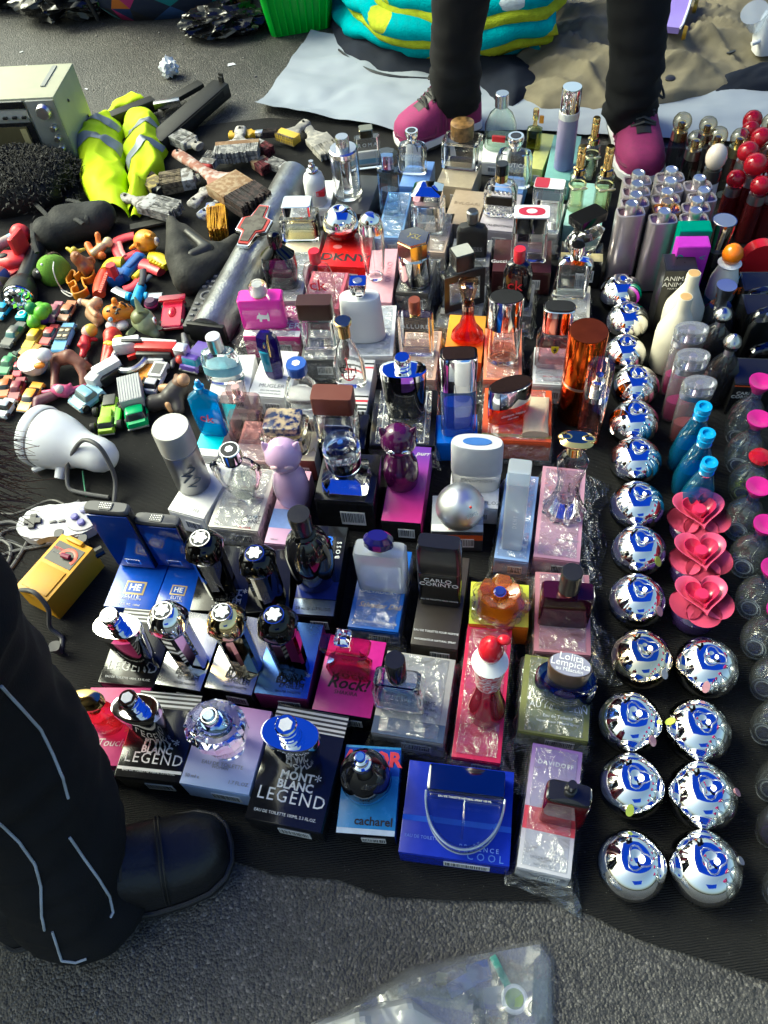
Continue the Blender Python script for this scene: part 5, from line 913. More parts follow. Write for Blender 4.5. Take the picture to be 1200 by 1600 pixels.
# pink flower stoppers on violet round bottles
pink1 = principled('flower_pink',(.66,.085,.18),.25,coat=.3,sub=.2,var=.03); pink2 = principled('flower_red',(.55,.025,.09),.25,coat=.3,var=.03)
vio = glass((.35,.2,.75),.4,.03,.2)
def flower(label,c,base,w):
 b = at(base,GZ); H = height_over(b,c); W = w*mpp(b + Vector((0,0,H)),c.s)
 r = empty('perfume_bottle',(b.x,b.y,GZ),R(-8)); tag(r,label,'perfume bottle','bottles with pink flower stoppers')
 obj('glass',loft([(0,.6,.6,2),(.03,.68,.68,2),(.2,.8,.8,2),(.45,.76,.76,2),(.62,.5,.5,2),(.7,.25,.25,2)],28,W/2,H),vio,r)
 obj('liquid',loft([(.05,.6,.6,2),(.2,.72,.72,2),(.3,.72,.72,2)],28,W/2,H),glass((.2,.08,.6),.3),r)
 obj('collar',loft([(.68,.2,.2,2),(.78,.22,.22,2)],20,W/2,H),SILV,r)
 def petal(a,L_,wid,lift):
  bm = bmesh.new(); q = bmesh.ops.create_circle(bm,cap_ends=False,segments=28,radius=1); rings = [[v for v in bm.verts]]
  bm.clear(); rr = []
  for f in (.08,.35,.65,.9,1.):
   rr.append([bm.verts.new((wid*f*math.cos(t),L_*.55 + L_*.5*f*math.sin(t),lift*(f*f) + .1*lift*math.sin(t))) for t in [2*math.pi*i/28 for i in range(28)]])
  for x,y in zip(rr,rr[1:]):
   for i in range(28): bm.faces.new((x[i],x[(i+1) % 28],y[(i+1) % 28],y[i]))
  bm.faces.new(rr[0]); bmesh.ops.solidify(bm,geom=bm.faces[:],thickness=.0012)
  return obj('petal',bm,pink1,r,(0,0,H*.8),(0,0,a),sharp=60)
 def heart(s_,z0,z1,fl,m,nm):
  bm = bmesh.new(); n = 48; o_ = []
  for i in range(n):
   t = 2*math.pi*i/n; x = math.sin(t)**3; y = (13*math.cos(t) - 5*math.cos(2*t) - 2*math.cos(3*t) - math.cos(4*t))/16; o_.append((x,y + .12))
  rows = [[bm.verts.new((x*s_*k,y*s_*k,z)) for x,y in o_] for k,z in ((.5,z0),(.8,z0 + (z1-z0)*.3),(fl,z1),(fl - .05,z1),(.75,z0 + (z1-z0)*.3),(.45,z0 + .001))]
  for x,y in zip(rows,rows[1:]):
   for i in range(n): bm.faces.new((x[i],x[(i+1) % n],y[(i+1) % n],y[i]))
  bm.faces.new(rows[-1]); return obj(nm,bm,m,r,(0,0,H*.8),sharp=60)
 for k,aa in enumerate((112,248,180)): petal(R(aa),W*(.52 if k < 3 else .46),W*.29,W*(.05 if k < 3 else .1))
 heart(W*.41,W*.03,W*.2,1.05,pink1,'petal_cup'); heart(W*.28,W*.05,W*.22,1.02,pink2,'petal_cup')
 obj('flower_centre',loft([(0,.1,.1,2),(.1,.115,.115,2),(.85,.115,.115,2),(1,.1,.1,2)],20,W,W*.15),pink2,r,(0,W*.02,H*.8 + W*.06))
 return r
flower('pink flower stopper on a violet bottle beside the blue necks',zq(770,215),zq(745,345),345)
flower('pink flower stopper with a leaf caught in it',zq(775,445),zq(745,600),345)
flower('pink flower stopper on a violet bottle behind the chrome dome pair',zq(800,708),zq(748,850),350)
# slim blue bottles
blu = glass((.06,.48,.8),.4,.02,.17)  # milky bright blue stands in for light coming through from behind
for c,b,lab in ((zj(812,800),zj(700,1150),'slim blue bottle with a ridged blue neck beside the clear lens cap'),(zj(826,955),zj(720,1290),'slim blue bottle with a ridged blue neck, middle of three'),(zj(826,1120),zj(735,1440),'slim blue bottle with a ridged blue neck beside the flower stopper')):
 bottle(lab,None,c,b,210,[('glass',blu,[(0,.8,.6,2.4),(.02,.9,.66,2.4),(.25,1,.72,2.4),(.55,.8,.6,2.2),(.75,.5,.45,2),(.82,.38,.38,2)]),('liquid',glass((.02,.2,.55),.4,.03,.5),[(.03,.75,.5,2.4),(.25,.85,.6,2.4),(.4,.8,.55,2.4)],dict(under='glass')),('neck_ring',CHROME,[(.82,.42,.42,2),(.835,.42,.42,2)]),('cap',plastic((.03,.3,.6),.15),[(.835,.38,.38,2),(.9,.38,.38,2),(.905,.43,.43,2),(.92,.43,.43,2),(.925,.38,.38,2),(.96,.38,.38,2),(.965,.44,.44,2),(1,.42,.42,2),(1,.26,.26,2),(.97,.22,.22,2)])],group='slim blue bottles')
# round clear bottles with flared pink stoppers
magenta = plastic((.42,.015,.19),.12)
def round_b(label,top,base,w,cap=magenta,H=None,liq=None):
 parts = [('glass',glass((.95,.97,.97),.55,.02,.03),[(0,.5,.5,2),(.012,.58,.58,2),(.1,.82,.82,2),(.25,.98,.98,2),(.36,1,1,2),(.5,.9,.9,2),(.62,.62,.62,2),(.7,.36,.36,2),(.76,.3,.3,2)],dict(seg=32)),('inner_wall',glass((.97,.98,.98),.6),[(.04,.5,.5,2),(.1,.72,.72,2),(.25,.9,.9,2),(.36,.92,.92,2),(.5,.82,.82,2),(.62,.54,.54,2)],dict(under='glass',seg=32))]
 if liq: parts.append(('liquid',liq,[(.03,.5,.5,2),(.12,.76,.76,2),(.2,.84,.84,2)],dict(under='glass')))
 if cap == 'ball': parts += [('collar',SILV,[(.76,.3,.3,2),(.82,.3,.3,2)]),('stopper',principled('red_ball_glass',(.5,.01,.03),.05,trans=.4),[(.82,.25,.25,2),(.86,.48,.48,2),(.91,.56,.56,2),(.96,.46,.46,2),(1,.1,.1,2)])]
 elif cap: parts += [('collar',glass((.9,.9,.92),.5),[(.76,.34,.34,2),(.84,.34,.34,2)]),('stopper',cap,[(.84,.3,.3,2),(.9,.42,.42,2),(.97,.6,.6,2),(1,.62,.62,2),(1,.5,.5,2),(.96,.2,.2,2)])]
 r = bottle(label,None,top,base,w,parts,yaw=rnd.uniform(0,60),group='round clear bottles with flared stoppers',H=H); W,H = r['W'],r['H']; rim = glass((.92,.95,.97),.8,.05,.42)
 for rr,zz_ in ((.29,.02),(.2,.045)): obj('base_rim_highlight',tube([(W*rr*math.cos(a),W*rr*math.sin(a),H*zz_) for a in [i*math.pi/14 for i in range(29)]],.0009,6),rim,r)  # pale rings paint in the bright arcs around the glass base
 return r
RB = 'round clear bottle '
round_b(RB+'with a flared magenta stopper beside the black boxes',zj(1140,650),zj(1015,1000),215)
round_b(RB+'with a flared magenta stopper between the red ball and black boxes',zj(1132,870),zj(1020,1165),220)
round_b(RB+'with a red ball stopper',zj(1128,1065),zj(1045,1330),225,'ball',liq=glass((.8,.85,.3),.4))
round_b(RB+'with a flared magenta stopper after the red ball',zj(1128,1265),zq(1010,345),225)
round_b(RB+'with a magenta stopper beside the second flower',zq(1168,285),zq(1045,560),225)
round_b(RB+'with a magenta stopper beside the last flower',zq(1195,530),zq(1085,800),230)
round_b(RB+'with a magenta stopper beside the chrome domes',zq(1220,770),zq(1115,1030),235)
round_b(RB+'with pale liquid beside the first dome of the short row',zq(1300,1000),zq(1165,1270),240)
round_b(RB+'with violet shade beside the second dome of the short row',px(1240,1075),zr(1165,330),62,H=None)
round_b(RB+'with grey shade beside the third dome of the short row',px(1255,1165),zr(1195,660),64)
round_b(RB+'filled with purple liquid',px(1258,1240),zr(1200,925),68,liq=glass((.45,.08,.55),.4))
round_b(RB+'last of its row beside the last dome',px(1268,1340),zr(1240,1265),70)
round_b(RB+'alone at the cloth edge',px(1275,1440),px(1222,1475),72)
# lens-capped bottles with pink liquid
for k,(c,b,liq,lab) in enumerate(((zj(740,340),zj(640,720),(.9,.05,.45),'beside the white cone bottle'),(zj(757,500),zj(645,870),(.9,.04,.42),'middle of three'),(zj(800,660),zj(690,990),(.85,.2,.2),'with coral liquid'))):
 bottle('clear bottle with a thick lens-shaped cap and pink foot, ' + lab,None,c,b,192,[('glass',glass((.9,.86,.88),.5,.03,.16),[(0,.75,.45,2.2),(.02,.82,.5,2.2),(.5,.92,.54,2),(.76,.95,.55,2)]),('liquid',glass(liq,.5,.03,.6),[(.03,.7,.4,2.2),(.3,.78,.44,2)],dict(under='glass')),('collar',SILV,[(.76,.96,.56,2),(.84,.97,.57,2)]),('cap',glass((.9,.92,.93),.55,.06,.22),[(.84,.98,.58,2),(.98,1,.6,2),(1,.95,.56,2)]),('cap_core',CRYS,[(.85,.8,.45,2),(.97,.82,.46,2)]),('spray_head',metal((.4,.3,.4),.2),[(.845,.24,.24,2),(.99,.22,.22,2)])],group='bottles with lens-shaped caps',yaw=-10)
# white cone bottles
for c,b,w,lab in ((zj(712,15),zj(650,430),235,'ivory cone bottle with a wooden plug beside the dark printed box'),(zj(680,155),zj(605,560),235,'ivory cone bottle with a wooden plug beside the chrome domes')):
 bottle(lab,None,c,b,w,[('body',principled('ivory_matt',(.68,.63,.5),.55,var=.05),[(0,.88,.88,2),(.02,.93,.93,2),(.45,.98,.98,2),(.55,.94,.94,2),(.8,.42,.42,2),(.86,.33,.33,2),(.97,.33,.33,2),(1,.3,.3,2)]),('plug',principled('cork_plug',(.55,.33,.13),.6,var=.3),[(1,.28,.28,2),(1.004,.26,.26,2)])],group='ivory cone bottles')
# dark bottles with bright metal tops
dk = glass((.2,.2,.23),.4,.03,.12)
bottle('dark bottle with a flared brushed top beside the LOVE bottle'.replace('LOVE','orange ball'),None,zj(912,85),zj(850,420),205,[('glass',dk,[(0,.9,.8,2.4),(.02,1,.9,2.4),(.5,1,.9,2.4),(.66,.6,.55,2)]),('cap',SILV,[(.66,.34,.34,2),(.75,.3,.3,2),(.92,.44,.44,2),(1,.54,.54,2)])])
for c,b,lab in ((zj(878,215),zj(835,560),'dark round bottle with a satin steel ball stopper, smaller ball'),(zj(916,365),zj(870,760),'dark round bottle with a satin steel ball stopper beside the lens caps')):
 bottle(lab,None,c,b,200,[('glass',dk,[(0,.9,.7,2.4),(.02,1,.76,2.4),(.45,1,.76,2.4),(.62,.7,.6,2),(.72,.3,.3,2)]),('collar',SILV,[(.7,.28,.28,2),(.8,.24,.24,2)]),('stopper',principled('satin_ball',(.55,.54,.52),.22,1.),[(.79,.2,.2,2),(.82,.4,.4,2),(.89,.52,.52,2),(.95,.42,.42,2),(1,.1,.1,2)])],group='dark bottles with steel balls')
# tall grey capped bottles
shell = principled('mauve_grey_shell',(.4,.35,.37),.3,.55,var=.05)
D = [(433,168,402,600),(432,228,395,660),(428,288,388,720),(410,338,365,775),(608,148,572,570),(603,208,566,630),(588,268,548,690),(593,322,550,745),(580,378,532,800),(752,192,712,620),(782,258,735,680),(745,312,700,740),(740,372,690,800)]
NM = ['back of the first file','second of the first file','third of the first file','front of the first file, shown whole','back of the middle file','second of the middle file','third of the middle file','gold-capped one','front of the middle file','back of the file by the white bottle','second of the file by the white bottle','third of the file by the white bottle','front of the file behind the green box']
for k,(cx,cy,bx,by) in enumerate(D):
 gd = k == 7
 bottle('tall mauve-grey slab bottle with a ' + ('copper cap' if gd else 'silver cap') + ', ' + NM[k],None,zg(cx,cy),zg(bx,by),150,[('shell',shell if not gd else metal((.7,.45,.25),.25),[(0,.93,.62,4),(.01,1,.68,4),(.86,1,.68,4),(.9,.98,.66,4),(.905,.86,.55,4),(.88,.82,.5,4)]),('inset',glass((.75,.6,.66),.5),[(.87,.8,.5,3),(.89,.8,.5,3)]),('collar',SILV if not gd else GOLD,[(.88,.42,.42,2),(.93,.42,.42,2)]),('cap',SILV if not gd else metal((.8,.5,.28),.2),[(.93,.44,.44,2),(.985,.46,.46,2),(1,.42,.42,2),(1.,.34,.34,2),(.995,.3,.3,2)])],group='tall mauve-grey slab bottles',yaw=-6)
# tall bottles with ball stoppers
clr = glass((.9,.88,.8),.4); gball = glass((.93,.88,.72),.35); rball = principled('red_ball_glass',(.5,.01,.03),.05,trans=.4)
wine = glass((.5,.05,.06),.4,.03,.22)
def ballb(label,top,base,w,sm,body,col,core=True,liq=None):
 parts = [('glass',body,[(0,.8,.8,2),(.01,.86,.86,2),(.5,.9,.9,2),(.62,.84,.84,2)]),('collar',col,[(.615,.86,.86,2),(.745,.82,.82,2),(.75,.62,.62,2)]),('stopper',sm,[(.745,.45,.45,2),(.775,.75,.75,2),(.82,.94,.94,2),(.87,1,1,2),(.92,.92,.92,2),(.965,.7,.7,2),(.99,.38,.38,2),(1,.1,.1,2)])]
 if liq: parts.append(('liquid',liq,[(.03,.74,.74,2),(.55,.78,.78,2)],dict(under='glass')))
 if core: parts.append(('stopper_core',metal((.75,.62,.4),.2),[(.75,.4,.4,2),(.87,.4,.4,2),(.88,.25,.25,2)]))
 return bottle(label,None,top,base,w,parts,group='tall bottles with ball stoppers')
BB = 'tall bottle with a '
dgold = metal((.55,.45,.28),.25); dpew = metal((.32,.3,.28),.3)
ballb(BB+'clear ball stopper and gold collar beside the pink trainer',zc(794,500),zc(760,790),82,gball,clr,dgold)
ballb(BB+'clear ball stopper and pewter collar',zc(857,580),zc(815,880),82,gball,glass((.55,.52,.5),.35),dpew)
ballb(BB+'straw ball stopper behind the pewter-collared one',zc(912,518),zc(875,780),78,gball,clr,dgold)
ballb(BB+'clear ball stopper between straw and olive collars',zc(952,562),zc(912,850),80,gball,glass((.6,.5,.45),.35),dgold)
ballb(BB+'clear ball stopper and olive collar',zc(1042,568),zc(1000,870),84,gball,clr,metal((.5,.5,.3),.3))
ballb('tall white bottle with a pearl egg stopper and black collar',zc(950,640),zg(800,500),90,principled('pearl',(.68,.58,.5),.2,coat=.4),principled('milk_glass',(.6,.6,.6),.3),plastic((.03,.03,.03),.15),False)
for k,(t,b,w,lab) in enumerate(((zc(1096,488),zc(1050,800),82,'red ball stopper, back of the wine-red group'),(zc(1090,535),zc(1045,830),78,'red ball stopper half hidden behind another'),(zc(1132,565),zc(1085,880),92,'red ball stopper in the middle of the wine-red group'),(zc(1080,628),zc(1030,940),92,'red ball stopper beside the pearl egg'),(zc(1104,680),zc(1055,1010),100,'large red ball stopper at the front of the wine-red group'),(zc(1196,690),zc(1150,1010),98,'red ball stopper cut by the right side'),(zg(1215,190),zg(1150,530),110,'red ball stopper before the cut one'),(zg(1000,160),zg(940,480),100,'red ball stopper wedged behind the white bottle'),(zg(1120,190),zg(1060,540),108,'red ball stopper in front of all the wine-red ones'))):
 ballb(BB+lab,t,b,w,rball,wine,SILV,False,glass((.6,.06,.07),.5))
ballb(BB+'pink-clear ball stopper among the red ones',zc(1180,618),zc(1130,930),90,glass((.95,.75,.68),.4),wine,metal((.6,.4,.3),.2))
ballb(BB+'pale clear ball stopper behind the red ones',zc(1184,502),zc(1135,800),88,gball,wine,metal((.6,.45,.3),.2))
ballb(BB+'small clear ball stopper behind the pink-clear one',zc(1200,560),zc(1155,860),84,glass((.95,.8,.75),.4),wine,metal((.6,.45,.3),.2))
# gold-capped tall bottle
bottle('tall dark bottle with a fluted gold cap',None,zg(952,435),zg(850,800),130,[('glass',glass((.3,.28,.27),.35),[(0,.85,.85,2),(.02,.92,.92,2),(.5,.9,.9,2),(.58,.7,.7,2)]),('collar',SILV,[(.57,.66,.66,2),(.65,.66,.66,2)]),('cap',metal((.86,.68,.45),.1),[(.65,.84,.84,2),(.95,1,1,2),(1,.97,.97,2)]),('cap_top',metal((.86,.8,.66),.3),[(1,.9,.9,2),(1.004,.88,.88,2)])])
# printed bottle with orange ball
r_ = bottle('white bottle with orange and blue print and an orange ball stopper',None,zg(970,562),zg(900,940),158,[('body',principled('white_print',(.75,.74,.7),.3),[(0,.8,.8,2),(.02,.88,.88,2),(.3,1,1,2),(.5,.96,.96,2),(.72,.6,.6,2)]),('lower_print',plastic((.03,.28,.32),.3),[(.03,.9,.9,2),(.28,1.005,1.005,2)]),('ruff',WHT,[(.71,.62,.62,2),(.745,.8,.8,2),(.77,.6,.6,2)]),('stopper',plastic((.85,.2,.01),.12),[(.765,.4,.4,2),(.8,.6,.6,2),(.87,.7,.7,2),(.94,.58,.58,2),(.985,.3,.3,2),(1,.05,.05,2)])],yaw=0,
 words=[('LOVE',.1,-1.02,.44,.4,plastic((.8,.15,.02),.4),dict(bold=.02)),('o',-.55,-.75,.56,.4,plastic((.85,.3,.02),.4),dict(rot=(R(90),0,R(-40)))),('/',.6,-.75,.6,.4,plastic((.1,.35,.7),.4),dict(rot=(R(90),0,R(40))))])
# boxes standing among the bottles
upright('animale','tall black box with white capitals near the top',zg(548,1060),zg(715,1060),zg(690,665),.045,card((.014,.014,.016),.3),words=[('ANIMALE',.52,.88,.24,INKW),('ANIMALE',.5,.79,.24,INKW),('POUR HOMME',.45,.73,.08,INKW)])
upright('greenb','emerald green box between the grey bottles and the magenta box',zg(612,900),zg(775,900),zg(735,460),.03,card((.0,.2,.13),.4))
upright('magentab','magenta box with green and orange print',zg(600,985),zg(765,985),zg(718,545),.03,card((.4,.02,.42),.35),words=[('2',.15,.84,.5,card((.0,.3,.25))),('<',.82,.86,.35,card((.0,.3,.25)))],bands=[(.0,.3,card((.1,.02,.12)))])
# red arc bottle and black boxes at the right
b = at(zg(1090,800),GZ); H = height_over(b,zg(1115,545)); r_ = empty('perfume_bottle',(b.x,b.y,GZ),R(-4)); tag(r_,'red half-round bottle behind the black boxes','perfume bottle')
W = 175*mpp(b + Vector((0,0,H)),3.529); arc = [(W/2*math.cos(t),H-W*.45 + W*.45*math.sin(t)) for t in [math.pi*i/20 for i in range(21)]] + [(-W/2,0),(W/2,0)]
obj('glass',prism(arc,W*.4,None,-W*.2,.002),plastic((.5,.012,.02),.18),r_,None,(R(90),0,0)); obj('base_plate',boxbm((0,0,.003),(W*1.02,W*.42,.006)),BLK,r_)
cg = glass((.8,.82,.84),.4)
for k,(FL,FR,hp,dp,lab) in enumerate(((zj(990,330),zj(1230,330),zj(1120,60),.05,'black box with a clear rounded window behind the other black boxes'),(zj(1000,470),zj(1250,470),zj(1130,190),.05,'black box in the middle of the dark stack'),(zj(940,850),zj(1170,860),zj(1110,600),.06,'black box with an orange edge line and white lettering'))):
 upright('dark%d' % k,lab,FL,FR,hp,dp,card((.012,.012,.013),.2),words=[('CARLO',.35,.72,.15,INKW),('CORINTO',.35,.6,.15,INKW),('Rouge',.4,.5,.1,INKR)] if k == 2 else (),bands=[(.93,.96,card((.7,.1,.02)))] if k == 2 else ())
for k,(t,b,w,lab) in enumerate(((zj(1120,100),zj(1100,330),210,'clear arched flask standing among the black boxes, plain front'),(zj(1120,205),zj(1105,520),225,'clear arched flask with a thick glass rim before the plain one'),(zj(1140,425),zj(1125,640),215,'dark arched flask on the orange-lined black box'))):
 bottle(lab,None,t,b,w,[('glass',cg if k < 2 else glass((.25,.25,.28),.35),[(0,.95,.3,8),(.02,1,.34,8),(.7,1,.34,8),(.88,.9,.32,5),(.96,.66,.28,3),(1,.3,.2,2)]),('inset',plastic((.014,.014,.016),.3),[(.05,.82,.2,8),(.66,.82,.2,8),(.78,.6,.18,4)]),('spray_head',SILV,[(.78,.2,.16,2),(.88,.16,.14,2)])])
# ---------------------------------------------------------------- things at the far side: sheet, clothes, bags, basket
def nz3(x,y,z=0): return mnoise.noise(Vector((x,y,z)))
def ridge(x,y,z=0): return 1 - abs(mnoise.noise(Vector((x,y,z))))*2
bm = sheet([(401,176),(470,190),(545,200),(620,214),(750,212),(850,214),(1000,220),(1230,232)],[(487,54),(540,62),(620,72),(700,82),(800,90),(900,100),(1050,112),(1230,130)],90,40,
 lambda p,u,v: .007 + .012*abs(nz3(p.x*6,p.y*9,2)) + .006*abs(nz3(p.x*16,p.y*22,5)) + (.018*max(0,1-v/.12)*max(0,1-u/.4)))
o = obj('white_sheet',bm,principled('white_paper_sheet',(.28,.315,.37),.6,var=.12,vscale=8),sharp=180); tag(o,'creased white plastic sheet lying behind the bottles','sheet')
def mound(name,label,cat,front,back,nu,nv,amp,mat,f=(7,9,3),base=.008,pw=.5,fine=.006,seed=0,z0=0,crisp=.006,crispf=(14,22)):
 def hg(p,u,v):
  e = (math.sin(math.pi*min(1,max(0,v))))**pw*(math.sin(math.pi*min(1,max(0,u))))**pw
  return base + z0*e + e*(amp*(.35 + .65*ridge(p.x*f[0]+seed,p.y*f[1],f[2])) + fine*ridge(p.x*28+seed,p.y*34,1) + crisp*(1-abs(math.sin(p.x*crispf[0] + p.y*crispf[1] + 5*nz3(p.x*4,p.y*4,2))))**2)
 o = obj(name,sheet(front,back,nu,nv,hg),mat,sharp=180); tag(o,label,cat); return o
navy = cloth((.012,.016,.028))
o = mound('navy_jacket','navy blue jacket heaped on the white sheet under the folded blanket','jacket',[(525,75),(560,105),(610,120),(680,126),(745,135),(775,165),(800,172),(835,150)],[(510,10),(545,-30),(620,-40),(700,-40),(760,-30),(800,0),(830,40),(850,110)],60,30,.05,navy)
zp_ = [at(p) + Vector((0,0,.012)) for p in ((530,85),(565,111),(612,126),(680,131))]
obj('zip',tube(smooth_path(zp_,5),.003,6),plastic((.02,.02,.025),.3),o)
o = mound('khaki_coat','crumpled khaki coat with dark buttons spread behind the standing person','coat',[(785,118),(800,150),(845,178),(930,178),(1000,172),(1050,165),(1120,150),(1240,120)],[(820,20),(860,-20),(920,-40),(980,-40),(1040,-20),(1100,-30),(1160,-40),(1250,-50)],150,90,.06,cloth((.21,.185,.125),.3),f=(3.5,8,8),fine=.006,crisp=.026,crispf=(17,26))
bpy.context.view_layer.update()
for p in ((1142,82),(1047,123),(1028,92)):
 q,n = onto(o,p)
 if q is not None: obj('button',loft([(0,.011,.011,2),(.7,.011,.011,2),(1,.008,.008,2)],16,1,.004),plastic((.015,.015,.014),.3) if p[0] > 1040 else plastic((.25,.15,.03),.4),o,q,n.to_track_quat('Z','Y').to_euler())
o = mound('navy_trousers','dark blue cloth edge beside the khaki coat','cloth',[(1110,155),(1150,150),(1200,148),(1260,146)],[(1120,128),(1160,120),(1200,112),(1260,100)],30,14,.03,navy)
# folded blanket: turquoise fleece with lime lining, layers folded over each other
def fleece():
 m = principled('fleece',(.02,.34,.38),.95,var=.25,vscale=60,bump=1.,bscale=260,spec=.1); t = m.node_tree; N,L = t.nodes,t.links
 mix = [n for n in N if n.type == 'MIX'][0]; tc = [n for n in N if n.type == 'TEX_COORD'][0]
 v = N.new('ShaderNodeTexVoronoi'); v.inputs['Scale'].default_value = 7; L.new(tc.outputs['Object'],v.inputs['Vector'])
 s = N.new('ShaderNodeSeparateColor'); L.new(v.outputs['Color'],s.inputs[0])
 g = N.new('ShaderNodeMath'); g.operation = 'LESS_THAN'; g.inputs[1].default_value = .32; L.new(v.outputs['Distance'],g.inputs[0])
 g2 = N.new('ShaderNodeMath'); g2.operation = 'GREATER_THAN'; g2.inputs[1].default_value = .45; L.new(s.outputs[0],g2.inputs[0])
 mu = N.new('ShaderNodeMath'); mu.operation = 'MULTIPLY'; L.new(g.outputs[0],mu.inputs[0]); L.new(g2.outputs[0],mu.inputs[1])
 r = N.new('ShaderNodeValToRGB'); r.color_ramp.interpolation = 'CONSTANT'; r.color_ramp.elements[0].color = (.45,.52,.04,1); r.color_ramp.elements[1].position = .78; r.color_ramp.elements[1].color = (.6,.68,.7,1); L.new(s.outputs[0],r.inputs['Fac'])
 mx = N.new('ShaderNodeMix'); mx.data_type = 'RGBA'; mx.inputs[6].default_value = (.02,.34,.38,1); L.new(mu.outputs[0],mx.inputs['Factor']); L.new(r.outputs[0],mx.inputs[7]); L.new(mx.outputs[2],mix.inputs[6]); return m
lime = principled('fleece_lime',(.42,.5,.03),.95,var=.3,vscale=60,bump=1.,bscale=260,spec=.1); fl_ = fleece()
r_ = empty('fleece_blanket',(*at((690,30)).xy,0)); tag(r_,'folded turquoise and lime fleece blanket','blanket')
off = Vector((r_.location.x,r_.location.y,0))
def roll(pts,rad,mat,zc_,name):
 pp = [at(p,zc_) - off for p in pts]; sp = smooth_path(pp,6)
 b_ = tube(sp,[rad*(.8 + .2*math.sin(math.pi*i/(len(sp)-1)) + .12*nz3(i*.35,zc_*20)) for i in range(len(sp))],20,None,.42)
 for v in b_.verts: v.co += Vector((nz3(v.co.x*14,v.co.y*14,v.co.z*20),nz3(v.co.x*14,v.co.y*14,7+v.co.z*20),nz3(v.co.x*9,v.co.y*9,3)*2.4))*.016
 return obj(name,b_,mat,r_,sharp=180)
roll([(540,-50),(572,22),(635,52),(710,62),(780,60),(840,56)],.09,fl_,.04,'fold')
roll([(556,-60),(594,12),(652,44),(720,52),(790,50),(850,42)],.085,lime,.07,'lining')
roll([(555,-80),(590,-8),(645,26),(740,36),(800,32),(860,24)],.09,fl_,.1,'fold')
roll([(580,-90),(620,-15),(700,14),(790,14),(860,-4)],.085,lime,.125,'lining')
roll([(560,-110),(620,-45),(700,-16),(800,-18),(880,-50)],.12,fl_,.15,'fold')
# green basket
a,b = at((424,60)),at((518,44)); u = b-a; yaw = math.atan2(u.y,u.x); Wb = u.length*1.0; Db = .2; Hb = .14
c = (a+b)/2 + Vector((-math.sin(yaw),math.cos(yaw),0))*Db/2
grn = principled('green_plastic',(.03,.42,.03),.35,var=.06)
r_ = empty('plastic_basket',(c.x,c.y,0),yaw); tag(r_,'bright green ribbed plastic basket','basket')
bm = loft([(0,Wb*.5,Db*.5,9),(Hb,Wb*.62,Db*.6,9)],40); top = [f for f in bm.faces if f.normal.z > .9 or (len(f.verts) == 40 and f.calc_center_median().z > Hb*.9)]
bmesh.ops.delete(bm,geom=top,context='FACES_ONLY'); bmesh.ops.solidify(bm,geom=bm.faces[:],thickness=.004); obj('tub',bm,grn,r_)
obj('rim',tube([(x*1.02,y*1.02,Hb) for x,y in ring_pts(Wb*.62,Db*.6,9,40)] + [(Wb*.62*1.02,0,Hb)],.008,8),grn,r_)
for i in range(9):
 t = -.42 + .84*i/8; obj('rib',tube([(t*Wb,-Db*.505,.004),(t*Wb*1.22,-Db*.605,Hb-.006)],.0035,6),grn,r_)
for i in range(5):
 t = -.35 + .7*i/4; obj('rib',tube([(Wb*.505,t*Db,.004),(Wb*.625,t*Db*1.2,Hb-.006)],.0035,6),grn,r_)
# patterned bag: every printed triangle a face of its colour
cols = [(.012,.02,.05),(.012,.02,.05),(.01,.03,.12),(.02,.2,.22),(.05,.22,.03),(.35,.45,.03),(.5,.14,.02),(.5,.3,.03),(.04,.1,.3),(.02,.02,.03),(.4,.02,.15),(.15,.45,.48)]
bm = bmesh.new(); nu,nv = 22,7; c = at((285,0)); rings = []
for j in range(nv+1):
 z = .3*j/nv; rx,ry = .24*(1 + .12*math.sin(math.pi*j/nv)),.14*(1+.15*math.sin(math.pi*j/nv)); k = (.88 if j == 0 else 1)
 rings.append([bm.verts.new((x*k + (z*.0),y*k,z)) for x,y in [(rx*math.copysign(abs(math.cos(t))**.6,math.cos(t)),ry*math.copysign(abs(math.sin(t))**.6,math.sin(t))) for t in [2*math.pi*(i + .5*(j % 2))/nu for i in range(nu)]]])
for j in range(nv):
 for i in range(nu):
  a,b,c2,d = rings[j][i],rings[j][(i+1) % nu],rings[j+1][(i+1) % nu],rings[j+1][i]
  if j % 2 == 0: bm.faces.new((a,b,d)); bm.faces.new((b,c2,d))
  else: bm.faces.new((a,b,c2)); bm.faces.new((a,c2,d))
bm.faces.new(rings[-1]); bm.faces.new(list(reversed(rings[0])))
bmesh.ops.recalc_face_normals(bm,faces=bm.faces); me = bpy.data.meshes.new('bag'); bm.to_mesh(me); bm.free()
for k,cc in enumerate(cols): me.materials.append(principled('bag_print_%d' % k,cc,.7,var=.15,bump=.2,bscale=700))
r2 = random.Random(11)
for p in me.polygons: p.material_index = r2.randrange(len(cols)); p.use_smooth = True
o = link('patterned_bag',me,None,None,(c.x,c.y,0),(0,0,R(-6))); tag(o,'dark fabric bag printed with many coloured triangles','bag')
for sx in (-1,1): obj('piping',tube([(sx*.225,-.125,.01),(sx*.25,-.14,.15),(sx*.235,-.125,.29)],.006,8),plastic((.01,.01,.012),.5),o)
obj('handle',tube(smooth_path([(-.1,-.1,.29),(-.08,-.1,.38),(.08,-.1,.38),(.1,-.1,.29)],6),.008,8),plastic((.01,.01,.012),.6),o)
